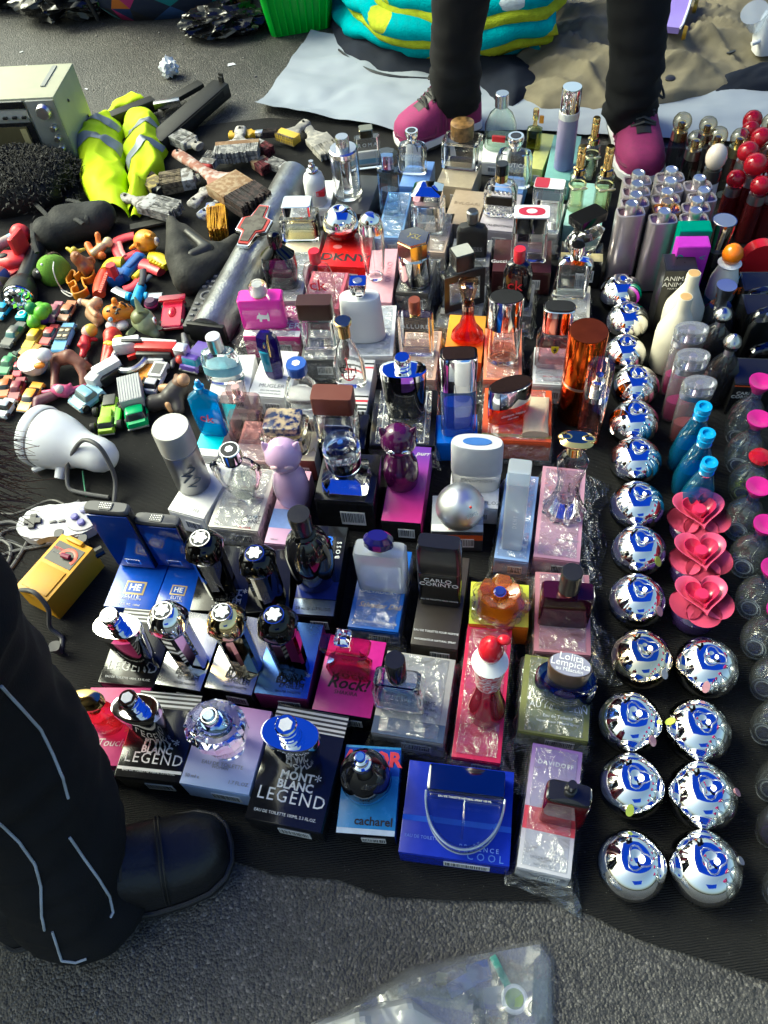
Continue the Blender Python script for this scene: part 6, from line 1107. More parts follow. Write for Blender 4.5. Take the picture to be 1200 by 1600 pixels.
# black plastic bags
def crumple(name,label,cat,p,s,mat,amp=.25,sub=4,seed=0,rz=0,fr=2.6):
 bm = bmesh.new(); bmesh.ops.create_icosphere(bm,subdivisions=sub,radius=1)
 for v in bm.verts:
  n = v.co.normalized(); k = 1 + amp*(ridge(n.x*fr+seed,n.y*fr,n.z*fr)*.9 + .22*ridge(n.x*fr*2.2,n.y*fr*2.2+seed,n.z*fr*2.2)) - amp*.5
  v.co = Vector((n.x*s[0]*k,n.y*s[1]*k,max(-.98,n.z*k)*s[2] + s[2]*.95))
 q = at(p); o = obj(name,bm,mat,None,(q.x,q.y,.002),(0,0,rz),sharp=28); tag(o,label,cat); return o
bagm = principled('bin_bag',(.008,.008,.009),.12,var=.1,bump=.4,bscale=60)
for k,a in enumerate((( (120,20),(.15,.1,.06),'glossy black plastic bag beside the patterned bag',3),((355,52),(.11,.06,.035),'flattened black plastic bag by the green basket',8),((20,2),(.1,.08,.06),'black plastic bag at the far left',14))):
 o = crumple('plastic_bag',a[2],'plastic bag',a[0],a[1],bagm,.4,5,a[3],0,1.9)
 t_ = obj('knot',tube(smooth_path([(0,0,a[1][2]*1.5),(.01,.01,a[1][2]*2.0),(.04,.02,a[1][2]*2.2)],5),[.012 + .004*math.sin(i*2) for i in range(11)],8),bagm,o)
pap = principled('tissue_white',(.72,.74,.76),.8,var=.12,vscale=90)
o = crumple('crumpled_paper','crumpled white paper lying on the bare asphalt','paper',(268,120),(.022,.02,.022),pap,.55,3,5); obj('torn_corner',prism([(-.012,0),(.01,-.004),(.004,.022)],.0008),pap,o,(-.004,.004,.03),(R(60),R(20),R(40)))
for p,s_ in (((34,82),.006),((42,104),.005),((361,102),.012),((135,140),.005),((62,117),.02)):
 q = at(p); o = obj('paper_scrap',prism([(-s_,-s_*.3),(s_,-s_*.5),(s_*.8,s_*.4),(-s_*.4,s_*.6)],.0008),pap,None,(q.x,q.y,.0015),(R(6),R(4),rnd.uniform(0,6))); tag(o,{34: 'tiny white speck of paper behind the cassette radio',42: 'white paper speck beside the smallest speck',361: 'long white paper scrap near the flattened black bag',135: 'paper speck beside the radio corner',62: 'wide white paper flake just behind the cassette radio'}[p[0]],'paper scrap','paper scraps on the asphalt')
# sweets packets behind the coat
for k,(x,cc) in enumerate(((1045,(.5,.01,.02)),(1078,(.5,.01,.02)),(1112,(.5,.01,.02)))):
 q = at((x,2)); o = obj('snack_packet',add_box(bmesh.new(),(0,0,.05),(.05,.03,.1),bev=.006),plastic(cc,.25),None,(q.x,q.y,.01),(R(-18),0,R(-10))); tag(o,'red packet with a ' + ('blue','green','violet')[k] + ' rainbow label behind the khaki coat','packet')
 lb = obj('label',boxbm((0,-.0155,.055),(.036,.001,.07)),plastic(((.1,.3,.5),(.15,.45,.03),(.2,.1,.5))[k],.4),o); obj('rainbow',boxbm((0,-.0163,.07),(.03,.0008,.03)),principled('rainbow_print',(.6,.1,.02),.4,grad=((.7,.6,.03),.055,.085,2)),lb)
q = at((1040,75)); r_ = empty('chaise_toy',(q.x,q.y,.07),R(62)); tag(r_,'lilac toy chair shell with gold discs on the khaki coat','toy')
pr = [(-.08,.0),(-.03,-.012),(.03,-.002),(.08,.03),(.08,.04),(.03,.012),(-.03,.002),(-.08,.014)]
bm = prism(pr,.06,None,-.03); obj('seat_shell',bm,plastic((.3,.22,.62),.35),r_,None,(R(90),0,0)); obj('edge_trim',tube([(x,-.032,y) for x,y in pr[4:]],.003,6),WHT,r_)
for sx in (-.07,.075): obj('gold_disc',loft([(0,.016,.016,2),(1,.014,.014,2)],20,1,.008),principled('gold_toy',(.5,.3,.03),.35,.5),r_,(sx,-.04,.0),(R(90),0,0))
q = at((1190,100)); r_ = empty('white_holder',(q.x,q.y,.03)); tag(r_,'white plastic holder with a clear cup beside the khaki coat','holder')
obj('body',loft([(0,.03,.025,4),(.3,.035,.03,4),(.8,.028,.02,3),(1,.02,.015,3)],20,1,.1),WHT,r_); obj('bar',tube([(-.05,-.02,.03),(.05,-.01,.05)],.005,8),WHT,r_); obj('bar',tube([(-.03,-.02,.08),(.06,0,.09)],.005,8),WHT,r_); obj('cup',loft([(0,.018,.018,2),(1,.03,.03,2)],20,1,.05,None,True),glass((.8,.86,.95),.5,.1,.3),r_,(-.03,.02,.05),(R(20),R(-30),0))
# ---------------------------------------------------------------- people
blackcloth = principled('black_trousers',(.0085,.0085,.0095),.8,var=.3,vscale=14,bump=.25,bscale=700,spec=.3)
def wrinkle(o,amp,fx=10,fz=45,seed=0,zmax=9):
 me = o.data; co = [v.co.copy() for v in me.vertices]; no = [v.normal.copy() for v in me.vertices]
 for v,c,n in zip(me.vertices,co,no):
  k = amp*(ridge(c.x*fx+seed,c.y*fx,c.z*fz)-.3) * max(.25,1 - c.z/zmax)
  v.co = c + n*k
 me.update()
def hand(caps,wrist,d,side,s=1.0):
 d = Vector(d).normalized(); x = Vector((side,0,0)); pc = Vector(wrist) + d*.05*s
 caps.append((wrist,pc + d*.03*s,.024*s,.03*s))
 for k,(o_,l_) in enumerate(((-.024,.06),(-.008,.07),(.009,.066),(.024,.052))):
  a = pc + d*.045*s + x*o_*s; b = a + d*l_*.5*s + Vector((0,-.006,0)); caps.append((a,b,.0088*s,.008*s)); caps.append((b,b + d*l_*.5*s + Vector((0,-.014,0)),.008*s,.007*s))
 a = pc + x*-.02*s; caps.append((a,a + d*.03*s - x*.03*s,.011*s,.009*s)); caps.append((a + d*.03*s - x*.03*s,a + d*.055*s - x*.036*s,.009*s,.008*s))
def face(head,hc,r,fwd,skin,hairm):
 fwd = Vector(fwd).normalized(); sd = fwd.cross(Vector((0,0,1))).normalized()
 for sx in (-1,1):
  obj('eye',ball(hc + fwd*r*.86 + sd*sx*r*.36 + Vector((0,0,r*.02)),r*.13),plastic((.08,.06,.05),.1),head)
  obj('ear',ball(hc + sd*sx*r*.86,r*.22,None,12,8,(.6,.5,1.2)),skin,head)
 obj('nose',ball(hc + fwd*r*.95 + Vector((0,0,-r*.18)),r*.16,None,12,8,(.7,1,1.2)),skin,head); obj('mouth',ball(hc + fwd*r*.85 + Vector((0,0,-r*.52)),r*.2,None,12,8,(1.2,.5,.3)),plastic((.3,.08,.07),.4),head)
skin = principled('skin',(.42,.24,.16),.5,sub=.15,var=.08)
def trainer(parent,toe,heel,width,upper_m,z0=.0,kind='trainer'):
 """shoe from heel to toe on the ground, parts: upper, sole, tongue, laces"""
 d = toe - heel; L_ = d.length; yaw = math.atan2(d.y,d.x)
 r = empty('shoe',((toe+heel)/2).to_tuple()[:2] + (z0,),yaw); r.parent = parent
 w = width/2
 st = [(-.5,.62,.085),(-.46,.78,.1),(-.3,.86,.105),(-.12,.84,.1),(.02,.86,.088),(.15,.95,.07),(.28,1,.058),(.4,.9,.05),(.47,.66,.04),(.5,.3,.026)]
 if kind == 'leather': st = [(-.5,.62,.09),(-.46,.78,.11),(-.3,.84,.11),(-.12,.84,.1),(.02,.86,.085),(.15,.95,.068),(.28,.96,.052),(.38,.9,.046),(.455,.7,.038),(.495,.4,.026)]
 bm = bmesh.new(); rings = []; n = 18
 for x,k,h in st:
  rings.append([bm.verts.new((x*L_,w*k*math.copysign(abs(math.cos(t))**.75,math.cos(t)),.016 + h*max(0,math.sin(t))**.8 if math.sin(t) > 0 else .014)) for t in [-.25 + (math.pi+.5)*i/(n-1) for i in range(n)]])
 for a,b in zip(rings,rings[1:]):
  for i in range(n-1): bm.faces.new((a[i],a[i+1],b[i+1],b[i]))
 bm.faces.new(rings[0]); bm.faces.new(list(reversed(rings[-1])))
 for v in bm.verts:
  if v.co.z > .03: v.co.z += .004*nz3(v.co.x*55,v.co.y*25,v.co.z*40)
 obj('upper',bm,upper_m,r,sharp=60)
 def outline(k2): return [(x*L_*1.01,w*k*k2) for x,k,h in st] + [(.512*L_,0)] + [(x*L_*1.01,-w*k*k2) for x,k,h in reversed(st)]
 sole = WHT if kind == 'trainer' else plastic((.01,.01,.01),.5)
 obj('sole',prism(outline(1.07),.02 if kind == 'trainer' else .016,None,.001,.002),sole,r)
 if kind == 'trainer': obj('outsole',prism(outline(1.085),.006,None,.0,.001),plastic((.02,.02,.02),.6),r)
 hgt = lambda x: [s0[2] + (s1[2]-s0[2])*(x-s0[0])/(s1[0]-s0[0]) for s0,s1 in zip(st,st[1:]) if s0[0] <= x <= s1[0]][0] + .016
 lm = plastic((.012,.012,.013),.6)
 tg = bmesh.new(); vs = []
 for i in range(9):
  x = -.1 + .36*i/8; vs.append([tg.verts.new((x*L_,yy*w*.3,hgt(x) + .003 - abs(yy)*.004)) for yy in (-1,-.4,.4,1)])
 for a,b in zip(vs,vs[1:]):
  for i in range(3): tg.faces.new((a[i],a[i+1],b[i+1],b[i]))
 obj('tongue',tg,lm if kind == 'trainer' else upper_m,r,sharp=180)
 for i in range(6 if kind == 'trainer' else 4):
  x = -.03 + .045*i; z = hgt(x) + .005
  obj('lace',tube([(x*L_ - .006,-w*.5,z-.008),(x*L_,0,z+.003),(x*L_ + .006*(-1)**i,w*.5,z-.008)],.0032,6),lm,r)
 if kind == 'trainer':
  pd = principled('magenta_trim',(.16,.012,.07),.6)
  for s_ in (-1,1):
   for k in range(4): x = -.05 + .07*k; obj('side_strap',tube(smooth_path([(x*L_,s_*w*.36,hgt(x)-.001),((x+.02)*L_,s_*w*.72,hgt(x)*.72),((x+.05)*L_,s_*w*.93,.03)],4),.0034,6,None,.5),pd,r)
   obj('toe_guard',tube(smooth_path([(.14*L_,s_*w*.93,.028),(.3*L_,s_*w*.93,.03),(.43*L_,s_*w*.7,.032),(.5*L_,0,.03)],5),.005,6),pd,r)
  for s_ in (-1,1): obj('lace_loop',tube(smooth_path([(-.12*L_,0,hgt(-.12)+.01),(-.1*L_,s_*w*.6,hgt(-.1)+.02),(-.02*L_,s_*w*.9,hgt(-.02)-.0),(-.06*L_,s_*w*.45,hgt(-.06)+.008),(-.12*L_,0,hgt(-.12)+.01)],5),.0026,6),lm,r)
 else:
  for x,k,h in ((.02,.86,.0855),(.05,.88,.083),(.2,.965,.0635),(.215,.967,.0625)):
   obj('seam',tube([(x*L_ + (.012*math.sin(t) if x > .1 else 0),w*k*1.004*math.copysign(abs(math.cos(t))**.75,math.cos(t)),.0165 + h*max(0,math.sin(t))**.8) for t in [.1 + (math.pi-.2)*i/20 for i in range(21)]],.0011 if x > .1 else .0018,6),upper_m,r)
  obj('welt',tube([(x,y,.017) for x,y in outline(1.05)],.0028,6),plastic((.03,.03,.032),.5),r)
 return r
def stand_person(label,aL,aR,hips,shirt,group=None,lean=(0,0,0),hairm=None,fwd=(0,-1,0)):
 hips = Vector(hips); ln = Vector(lean); kL = (aL + hips + Vector((-.09,0,0)))/2 + Vector((-.01,-.03,0)); kR = (aR + hips + Vector((.09,0,0)))/2 + Vector((.01,-.03,0))
 hl,hr = hips + Vector((-.09,0,0)),hips + Vector((.09,0,0)); ch = hips + Vector((0,0,.42)) + ln; nk = ch + Vector((0,0,.14)); hd = nk + Vector((0,-.01,.15)) + ln*.3
 caps = [(aL,kL,.03,.042),(kL,hl,.042,.075),(aR,kR,.03,.042),(kR,hr,.042,.075),(hl,hr,.08,.08),(hips,ch,.11,.13),(ch,nk,.09,.05),(nk,hd,.05,.06),(hd,hd + Vector((0,0,.05)),.092,.09)]
 sh = []
 for s_ in (-1,1):
  a = ch + Vector((s_*.17,0,.06)); e = a + Vector((s_*.05,-.02,-.28)); w_ = e + Vector((-s_*.02,-.08,-.24)); caps += [(ch,a,.07,.055),(a,e,.048,.04),(e,w_,.038,.028)]; sh += [(ch,a,.09,.075),(a,e,.066,.056),(e,w_ + Vector((0,0,.03)),.054,.04)]
  hand(caps,w_,(0,-.2,-1),s_)
 base = (aL+aR)/2; base.z = 0
 body = fused('person',[(Vector(c[0])-base,Vector(c[1])-base,*c[2:]) for c in caps],skin,None,.014); body.location = base
 tag(body,label,'person',group)
 T = lambda cs: [(Vector(c[0])-base,Vector(c[1])-base,*c[2:]) for c in cs]
 up = lambda a,z: a + Vector((0,0,z))
 tr = fused('trousers',T([(up(aL,.0),up(aL,.08),.055,.054),(up(aL,.08),kL,.053,.074),(kL,hl,.07,.11),(up(aR,.0),up(aR,.08),.055,.054),(up(aR,.08),kR,.053,.074),(kR,hr,.086,.115),(hl,hr,.12,.12)]),blackcloth,body,.011); wrinkle(tr,.016,11,34,2,.34)
 jk = fused('jacket',T([(hips + Vector((0,0,.02)),ch,.135,.155),(ch,nk,.12,.07)] + sh),shirt,body,.016); wrinkle(jk,.012,9,14,5,2)
 fused('hair',T([(hd + Vector((0,.03,.06)),hd + Vector((0,.05,-.02)),.09,.085),(hd + Vector((0,.0,.09)),hd + Vector((0,.02,.09)),.075,.08)]),hairm or principled('dark_hair',(.015,.01,.008),.5,var=.4),body,.012)
 face(body,hd - base + Vector((0,0,.02)),.092,fwd,skin,None)
 return body
aL,aR = at((712,143),.1),at((984,166),.1)
hips = (aL+aR)/2 + Vector((.0,.10,0)); hips.z = .9
seller = stand_person('person in black trousers and magenta trainers standing astride behind the bottles',aL,aR,hips,cloth((.015,.015,.018)))
mag = principled('magenta_mesh',(.3,.025,.13),.75,var=.25,vscale=120,bump=.5,bscale=900)
def sub(parent,s): s.location -= parent.location; return s
toe,heel = at((622,226),.015),at((742,186),.015); toe.z = heel.z = 0; sub(seller,trainer(seller,toe,heel,.098,mag,.008))
toe,heel = at((1004,284),.015),at((984,205),.015); toe.z = heel.z = 0; d = (toe-heel).normalized(); heel = toe - d*.27; sub(seller,trainer(seller,toe,heel,.1,mag,.008))
# crouching person at the lower left
shin = [(at((112,1385),.06),.07),(at((45,1228),.2),.078),(at((-55,1092),.35),.08),(at((-185,985),.48),.086)]
knee = shin[-1][0]; hipc = knee + Vector((-.36,-.12,-.2)); ches = hipc + Vector((-.02,.2,.32)); hd = at((-212,755),.5)
nk = ches.lerp(hd,.6)
base = Vector((shin[0][0].x,shin[0][0].y,0)); T = lambda cs: [(Vector(c[0])-base,Vector(c[1])-base,*c[2:]) for c in cs]
ank2 = shin[0][0] + Vector((-.34,.14,.03)); kn2 = knee + Vector((-.26,.02,-.04))
caps = [(shin[0][0],knee,.035,.05),(knee,hipc,.06,.085),(ank2,kn2,.035,.05),(kn2,hipc,.06,.085),(hipc,ches,.11,.13),(ches,nk,.08,.05),(nk,hd,.05,.07),(hd,hd + Vector((0,0,.03)),.085,.085)]
for s_ in (-1,1):
 a = ches + Vector((s_*.15,.03,.03)); e = a + Vector((s_*.06,.1,-.2)); w_ = e + Vector((-s_*.02,.06,-.16)); caps += [(ches,a,.06,.05),(a,e,.045,.038),(e,w_,.036,.027)]; hand(caps,w_,(0,.5,-1),s_)
crouch = fused('person',T(caps),skin,None,.014); crouch.location = base; tag(crouch,'crouching person in black tracksuit trousers with white piping and black shoes','person')
tc = [(shin[i][0],shin[i+1][0],shin[i][1],shin[i+1][1]) for i in range(3)] + [(shin[0][0] + Vector((.008,-.004,-.02)),shin[0][0],.073,.07),(knee,hipc,.1,.13),(ank2 + Vector((0,0,-.03)),kn2,.08,.095),(kn2,hipc,.1,.13)]
tr = fused('trousers',T(tc),blackcloth,crouch,.009); wrinkle(tr,.008,8,22,9,2)
jk = fused('jacket',T([(hipc,ches,.14,.16),(ches,nk,.11,.07)]),cloth((.015,.015,.018)),crouch,.016)
bpy.context.view_layer.update()
pip = plastic((.42,.46,.5),.6)
for path in ([(0,1072),(30,1104),(62,1140),(82,1180),(97,1215),(106,1247)],[(108,1308),(130,1340),(155,1375),(170,1400),(176,1425),(172,1433)],[(0,1286),(30,1315),(55,1350),(64,1385),(65,1430),(70,1452)],[(82,1455),(90,1480),(97,1500),(118,1503),(135,1497)]):
 pts = []
 dense = [(p[0]+(q[0]-p[0])*k/5,p[1]+(q[1]-p[1])*k/5) for p,q in zip(path,path[1:]) for k in range(5)] + path[-1:]
 for p in dense:
  q,n = onto(tr,p)
  if q is not None: pts.append(q + n*.001 - base)
 if len(pts) > 1: obj('piping',tube(smooth_path(pts,2),.0014,6),pip,crouch)
lea = principled('black_leather',(.01,.01,.011),.42,var=.3,vscale=30,bump=.35,bscale=220)
toe = at((362,1322),.01); heel = toe + (at((200,1374),.01) - toe).normalized()*.26; toe.z = heel.z = 0; sub(crouch,trainer(crouch,toe,heel,.1,lea,.008,'leather'))
t2 = ank2 + Vector((.12,.04,0)); h2 = ank2 + Vector((-.12,-.04,0)); t2.z = h2.z = 0; sub(crouch,trainer(crouch,t2,h2,.1,lea,.004,'leather'))
hm = principled('auburn_hair',(.14,.045,.022),.4,var=.5,vscale=60)
hc = hd - base; fused('hair',[(hc + Vector((0,-.01,.05)),hc + Vector((-.01,0,.0)),.1,.098),(hc + Vector((-.02,-.06,0)),hc + Vector((-.03,-.08,-.08)),.08,.06)],hm,crouch,.012)
bm = bmesh.new(); r3 = random.Random(3)
for i in range(420):
 a = Vector((r3.uniform(.2,1),r3.uniform(-1,1),r3.uniform(-.6,.9))).normalized(); p0 = hc + a*.095; ln = r3.uniform(.02,.045)
 p1 = p0 + Vector((a.x*.6,a.y*.3,-.5)).normalized()*ln*.6 + Vector((r3.uniform(-.006,.006),r3.uniform(-.008,.008),0)); p2 = p1 + Vector((a.x*.5 + .2,a.y*.3,-.6)).normalized()*ln*.6 + Vector((r3.uniform(-.01,.01),r3.uniform(-.012,.012),0))
 tube(smooth_path([p0,p1,p2],4),[.0006,.0006,.0006,.0005,.0005,.0004,.0004,.0003,.0002],4,bm)
obj('loose_strands',bm,hm,crouch)
face(crouch,hc,.09,(.5,.6,-.5),skin,hm)
# ---------------------------------------------------------------- goods on the left of the cloth
zy = zoomer(250,180,5.217); zz = zoomer(0,240,8.571)
def place(a,b,z=GZ):
 """frame lying along the ground from pixel a to pixel b: middle, length, yaw"""
 A,B = at(a,z),at(b,z); d = B-A; return (A+B)/2,d.length,math.atan2(d.y,d.x)
# --- cassette radio
FR_,BRr = at((126,258),GZ),at((153,203),GZ); dv = BRr-FR_; dep = dv.length; yaw = math.atan2(dv.y,dv.x) - math.pi/2; Wd = .38
Hh = height_over(FR_,(87,150)); cc = FR_ + Vector((math.cos(yaw),math.sin(yaw),0))*(-Wd/2) + Vector((-math.sin(yaw),math.cos(yaw),0))*dep/2
r_ = empty('cassette_radio',(cc.x,cc.y,GZ),yaw); tag(r_,'cream and grey cassette radio standing on the cloth edge','radio')
crm = principled('cream_case',(.42,.42,.3),.45,var=.12); grp = principled('grey_panel',(.26,.27,.26),.5,.3,var=.2)
obj('case',add_box(bmesh.new(),(0,0,Hh/2),(Wd,dep,Hh),bev=.005),crm,r_)
XR = Wd/2; dk_ = XR-.135
fp = obj('front_panel',add_box(bmesh.new(),(XR-.034,-dep/2-.002,Hh*.5),(.064,.006,Hh*.94),bev=.001),grp,r_)
fp2 = obj('front_panel',add_box(bmesh.new(),(-.036,-dep/2-.002,Hh*.5),(Wd-.075,.005,Hh*.94),bev=.001),principled('grey_panel2',(.34,.34,.31),.5,.3,var=.2),r_)
deck = obj('cassette_deck',boxbm((dk_,-dep/2-.0055,Hh*.45),(.13,.004,Hh*.46)),BLK,r_)
obj('deck_window',boxbm((dk_,-dep/2-.008,Hh*.49),(.1,.002,Hh*.28)),principled('deck_glass',(.12,.1,.05),.1,coat=.5),deck)
for sx in (-1,1): obj('reel_label',boxbm((dk_ + sx*.04,-dep/2-.0095,Hh*.49),(.014,.001,Hh*.22)),card((.5,.42,.2)),deck)
for i in range(6): obj('key',add_box(bmesh.new(),(dk_ + (i-2.5)*.021,-dep/2-.008,Hh*.11),(.019,.01,Hh*.12),bev=.001),plastic((.03,.03,.03),.4),r_)
for (u,v,rr) in ((.03,.83,.017),(.022,.6,.008),(.022,.45,.008),(.022,.3,.009)): obj('knob',loft([(0,rr,rr,2),(.8,rr*.92,rr*.92,2),(1,rr*.8,rr*.8,2)],24,1,.014),SILV,r_,(XR-u,-dep/2-.004,Hh*v),(R(90),0,0))
obj('tuning_scale',boxbm((dk_,-dep/2-.0055,Hh*.92),(.13,.002,Hh*.09)),plastic((.02,.02,.02),.15),r_)
obj('slider_plate',boxbm((dk_,-dep/2-.005,Hh*.79),(.13,.001,Hh*.12)),card((.45,.45,.42)),r_)
for i in range(3): obj('slider',add_box(bmesh.new(),(dk_ + .01 + i*.022,-dep/2-.008,Hh*.76),(.01,.007,.005),bev=.001),BLK,r_)
for v,y in ((.3,.35),(.75,-.1),(.15,.4)): obj('screw',loft([(0,.004,.004,2),(1,.003,.003,2)],12,1,.002),BLK,r_,(Wd/2,y*dep,Hh*v),(0,R(90),0))
obj('handle_slot',boxbm((Wd*.4,dep*.1,Hh+.001),(.01,dep*.6,.003)),grp,r_)
# --- hi-vis vest
vm = principled('hi_vis',(.55,.74,.0),.7,var=.1,vscale=20,bump=.2,bscale=700); rf = principled('reflective_band',(.25,.28,.32),.45,.3,var=.15)
def strip(front,back,nu,nv,hg,v0=0.,v1=1.,u0=0.,u1=1.):
 def poly(ps,t):
  ps = [at(p) for p in ps]; k = t*(len(ps)-1); i = min(int(k),len(ps)-2); return ps[i].lerp(ps[i+1],k-i)
 bm = bmesh.new(); rows = []
 for j in range(nv+1):
  v = v0 + (v1-v0)*j/nv; rows.append([])
  for i in range(nu+1):
   u = u0 + (u1-u0)*i/nu; p = poly(front,u).lerp(poly(back,u),v); rows[-1].append(bm.verts.new((p.x,p.y,hg(p,u,v))))
 for j in range(nv):
  for i in range(nu): bm.faces.new((rows[j][i],rows[j][i+1],rows[j+1][i+1],rows[j+1][i]))
 return bm
def vh(sd,amp=.04):
 def f(p,u,v):
  e = math.sin(math.pi*min(1,max(0,v)))**.35*math.sin(math.pi*min(1,max(0,.06+.9*u)))**.3
  return .008 + e*(amp*(.5 + .5*ridge(p.x*9+sd,p.y*6,2)) + .008*ridge(p.x*24+sd,p.y*22,6))
 return f
r_ = empty('hi_vis_vest',(0,0,0)); tag(r_,'fluorescent yellow vest with grey reflective bands heaped on the cloth','vest')
L1 = [(150,335),(128,290),(124,255),(126,225),(135,200)]; M1 = [(200,345),(205,300),(200,262),(196,228),(195,196)]; R1 = [(235,318),(262,262),(262,240),(255,205),(240,186)]
for k,(A_,B_,sd) in enumerate(((L1,M1,3),(M1,R1,8))):
 bq = strip(A_,B_,46,30,vh(sd,.055))
 for v in bq.verts: v.co += Vector((nz3(v.co.x*22,v.co.y*22,sd),nz3(v.co.x*22,v.co.y*22,sd+9),0))*.012
 pn = obj('panel',bq,vm,r_,sharp=180)
 for u0,u1 in (((.5,.58),(.78,.86)) if k == 0 else ((.36,.46),(.62,.7))):
  g_ = vh(sd,.055); bq = strip(A_,B_,4,30,lambda p,u,v: g_(p,u,v)+.002,0.02,.98,u0,u1)
  for v in bq.verts: v.co += Vector((nz3(v.co.x*22,v.co.y*22,sd),nz3(v.co.x*22,v.co.y*22,sd+9),0))*.012
  obj('reflective_band',bq,rf,pn,sharp=180)
obj('collar_flap',strip([(166,192),(175,172),(205,150)],[(200,178),(222,172),(232,166)],14,10,vh(5,.03)),vm,r_,sharp=180)
obj('hem_flap',strip([(205,348),(215,330),(228,322)],[(220,345),(228,335),(234,326)],8,6,vh(2,.015)),vm,r_,sharp=180)
# --- black plastic bracket (car part)
r_ = empty('car_trim_bracket',(0,0,0)); tag(r_,'long black plastic bracket with slotted end lying beside the vest','car part')
pk_ = principled('rough_black_plastic',(.006,.006,.006),.5,var=.4)
m_,L_,yw = place((248,236),(352,158));
obj('beam',add_box(bmesh.new(),(0,0,0),(L_*1.02,.05,.036),bev=.006),pk_,r_,(m_.x,m_.y,.03),(0,R(-4),yw));
for i in range(8): obj('slot',boxbm((0,0,0),(.004,.012,.014)),plastic((.0,.0,.0),.9),r_,(m_.x + math.cos(yw)*L_*.512,m_.y + math.sin(yw)*L_*.512 + (i % 2)*.018 - .009,.02 + (i//2)*.014),(0,0,yw))
obj('channel',boxbm((0,-.026,.0),(L_*.8,.002,.016)),plastic((.004,.004,.004),.8),r_,(m_.x,m_.y,.036),(0,R(-4),yw))
m_,L_,yw = place((168,202),(245,172)); obj('side_bar',add_box(bmesh.new(),(0,0,0),(L_,.03,.03),bev=.004),pk_,r_,(m_.x,m_.y,.024),(0,0,yw))
m_,L_,yw = place((250,172),(318,143)); obj('thin_arm',add_box(bmesh.new(),(0,0,0),(L_,.03,.012),bev=.002),pk_,r_,(m_.x,m_.y,.02),(0,R(-6),yw))
m_,L_,yw = place((240,180),(290,172)); obj('latch',add_box(bmesh.new(),(0,0,0),(L_*.8,.02,.015),bev=.002),STEEL,r_,(m_.x,m_.y,.03),(0,0,yw))
# --- paint brushes
def dirty(key,c,c2,sc=60): return principled(key,c,.75,var=.05,bump=.5,bscale=200) if key in MATS else _dirty(key,c,c2,sc)
def _dirty(key,c,c2,sc):
 m = principled(key,c,.75,var=.2,bump=.5,bscale=200); t = m.node_tree; N,L = t.nodes,t.links; mix = [n for n in N if n.type == 'MIX'][0]; tc = [n for n in N if n.type == 'TEX_COORD'][0]
 nz = N.new('ShaderNodeTexNoise'); nz.inputs['Scale'].default_value = sc; nz.inputs['Detail'].default_value = 6; L.new(tc.outputs['Object'],nz.inputs['Vector'])
 r = N.new('ShaderNodeValToRGB'); r.color_ramp.elements[0].position = .45; r.color_ramp.elements[1].position = .58; r.color_ramp.elements[0].color = col4(c); r.color_ramp.elements[1].color = col4(c2); L.new(nz.outputs['Fac'],r.inputs['Fac']); L.new(r.outputs[0],mix.inputs[6]); return m
def brush(label,tip,neck,fer,end,w,hc,fc,bc,z=.02,th=.016,tilt=0):
 """handle tip -> neck -> ferrule end -> bristle end, photo pixels; w ferrule width in zoom px"""
 P = [at(p,z) for p in (tip,neck,fer,end)]; d = P[3]-P[0]; yaw = math.atan2(d.y,d.x); o = P[0]; Lt = d.length
 q = [max(0,(p-o).dot(d.normalized())) for p in P]; W = w*mpp(P[2],tip.s)
 r = empty('paint_brush',(o.x,o.y,z),yaw); r.rotation_euler = (0,R(tilt),yaw); tag(r,label,'paint brush','used paint brushes in a heap')
 hs = [(0,.006,.005,2),(.04,.013,.008,2.4),(.25,.014,.008,2.4),(.6,.011,.007,2.4),(.82,.018,.0075,3),(.93,W*.36,.008,4),(1,W*.48,th*.45,6)]
 obj('handle',loft([(s[0]*q[1],s[1],s[2],s[3]) for s in hs],16),hc,r,None,(0,R(90),0)).rotation_euler = Matrix(((0,0,1),(1,0,0),(0,1,0))).to_euler()
 obj('ferrule',add_box(bmesh.new(),((q[1]+q[2])/2,0,0),(max(.006,q[2]-q[1]),W,th),bev=.001),fc,r)
 bm = bmesh.new(); n = 24
 for i in range(n):
  y = (i/(n-1)-.5)*W*.94; Lb = (q[3]-q[2])*rnd.uniform(.86,1.06)
  for zz_ in (-.3,.3): add_box(bm,(q[2]+Lb/2,y + rnd.uniform(-.001,.001),zz_*th),(Lb,W/n*1.02,th*.5),rnd.uniform(-.04,.04))
 obj('bristles',bm,bc,r)
 obj('hole',loft([(0,.003,.003,2),(1,.003,.003,2)],10,1,.0205),plastic((.01,.01,.01),.8),r,(.014,0,-.01))
 return r
wd1 = _dirty('wood_pink_paint',(.3,.13,.09),(.5,.42,.38),50); wd2 = _dirty('wood_white_paint',(.45,.43,.4),(.12,.11,.1),60); wd3 = _dirty('wood_grey_paint',(.25,.24,.22),(.45,.42,.36),50); wood = _dirty('bare_wood',(.3,.2,.11),(.18,.1,.05),40)
f1 = _dirty('rusty_ferrule',(.24,.14,.07),(.34,.25,.15),80); f2 = _dirty('painted_ferrule',(.4,.4,.4),(.12,.11,.1),70); f3 = _dirty('brassy_ferrule',(.4,.32,.1),(.15,.12,.06),70)
bb1 = _dirty('dark_bristle',(.018,.014,.014),(.05,.03,.028),120); bb2 = _dirty('tan_bristle',(.2,.16,.1),(.08,.06,.04),120); bb3 = _dirty('grey_bristle',(.16,.16,.16),(.38,.37,.35),90); bb4 = _dirty('red_bristle',(.14,.02,.03),(.05,.012,.015),100); bby = _dirty('yellow_bristle',(.6,.3,.01),(.45,.2,.01),60)
brush('broad brush with a pinkish handle and dark bristles on top of the heap',zy(120,300),zy(520,540),zy(650,640),zy(790,730),310,wd1,f1,bb1,.05,.024)
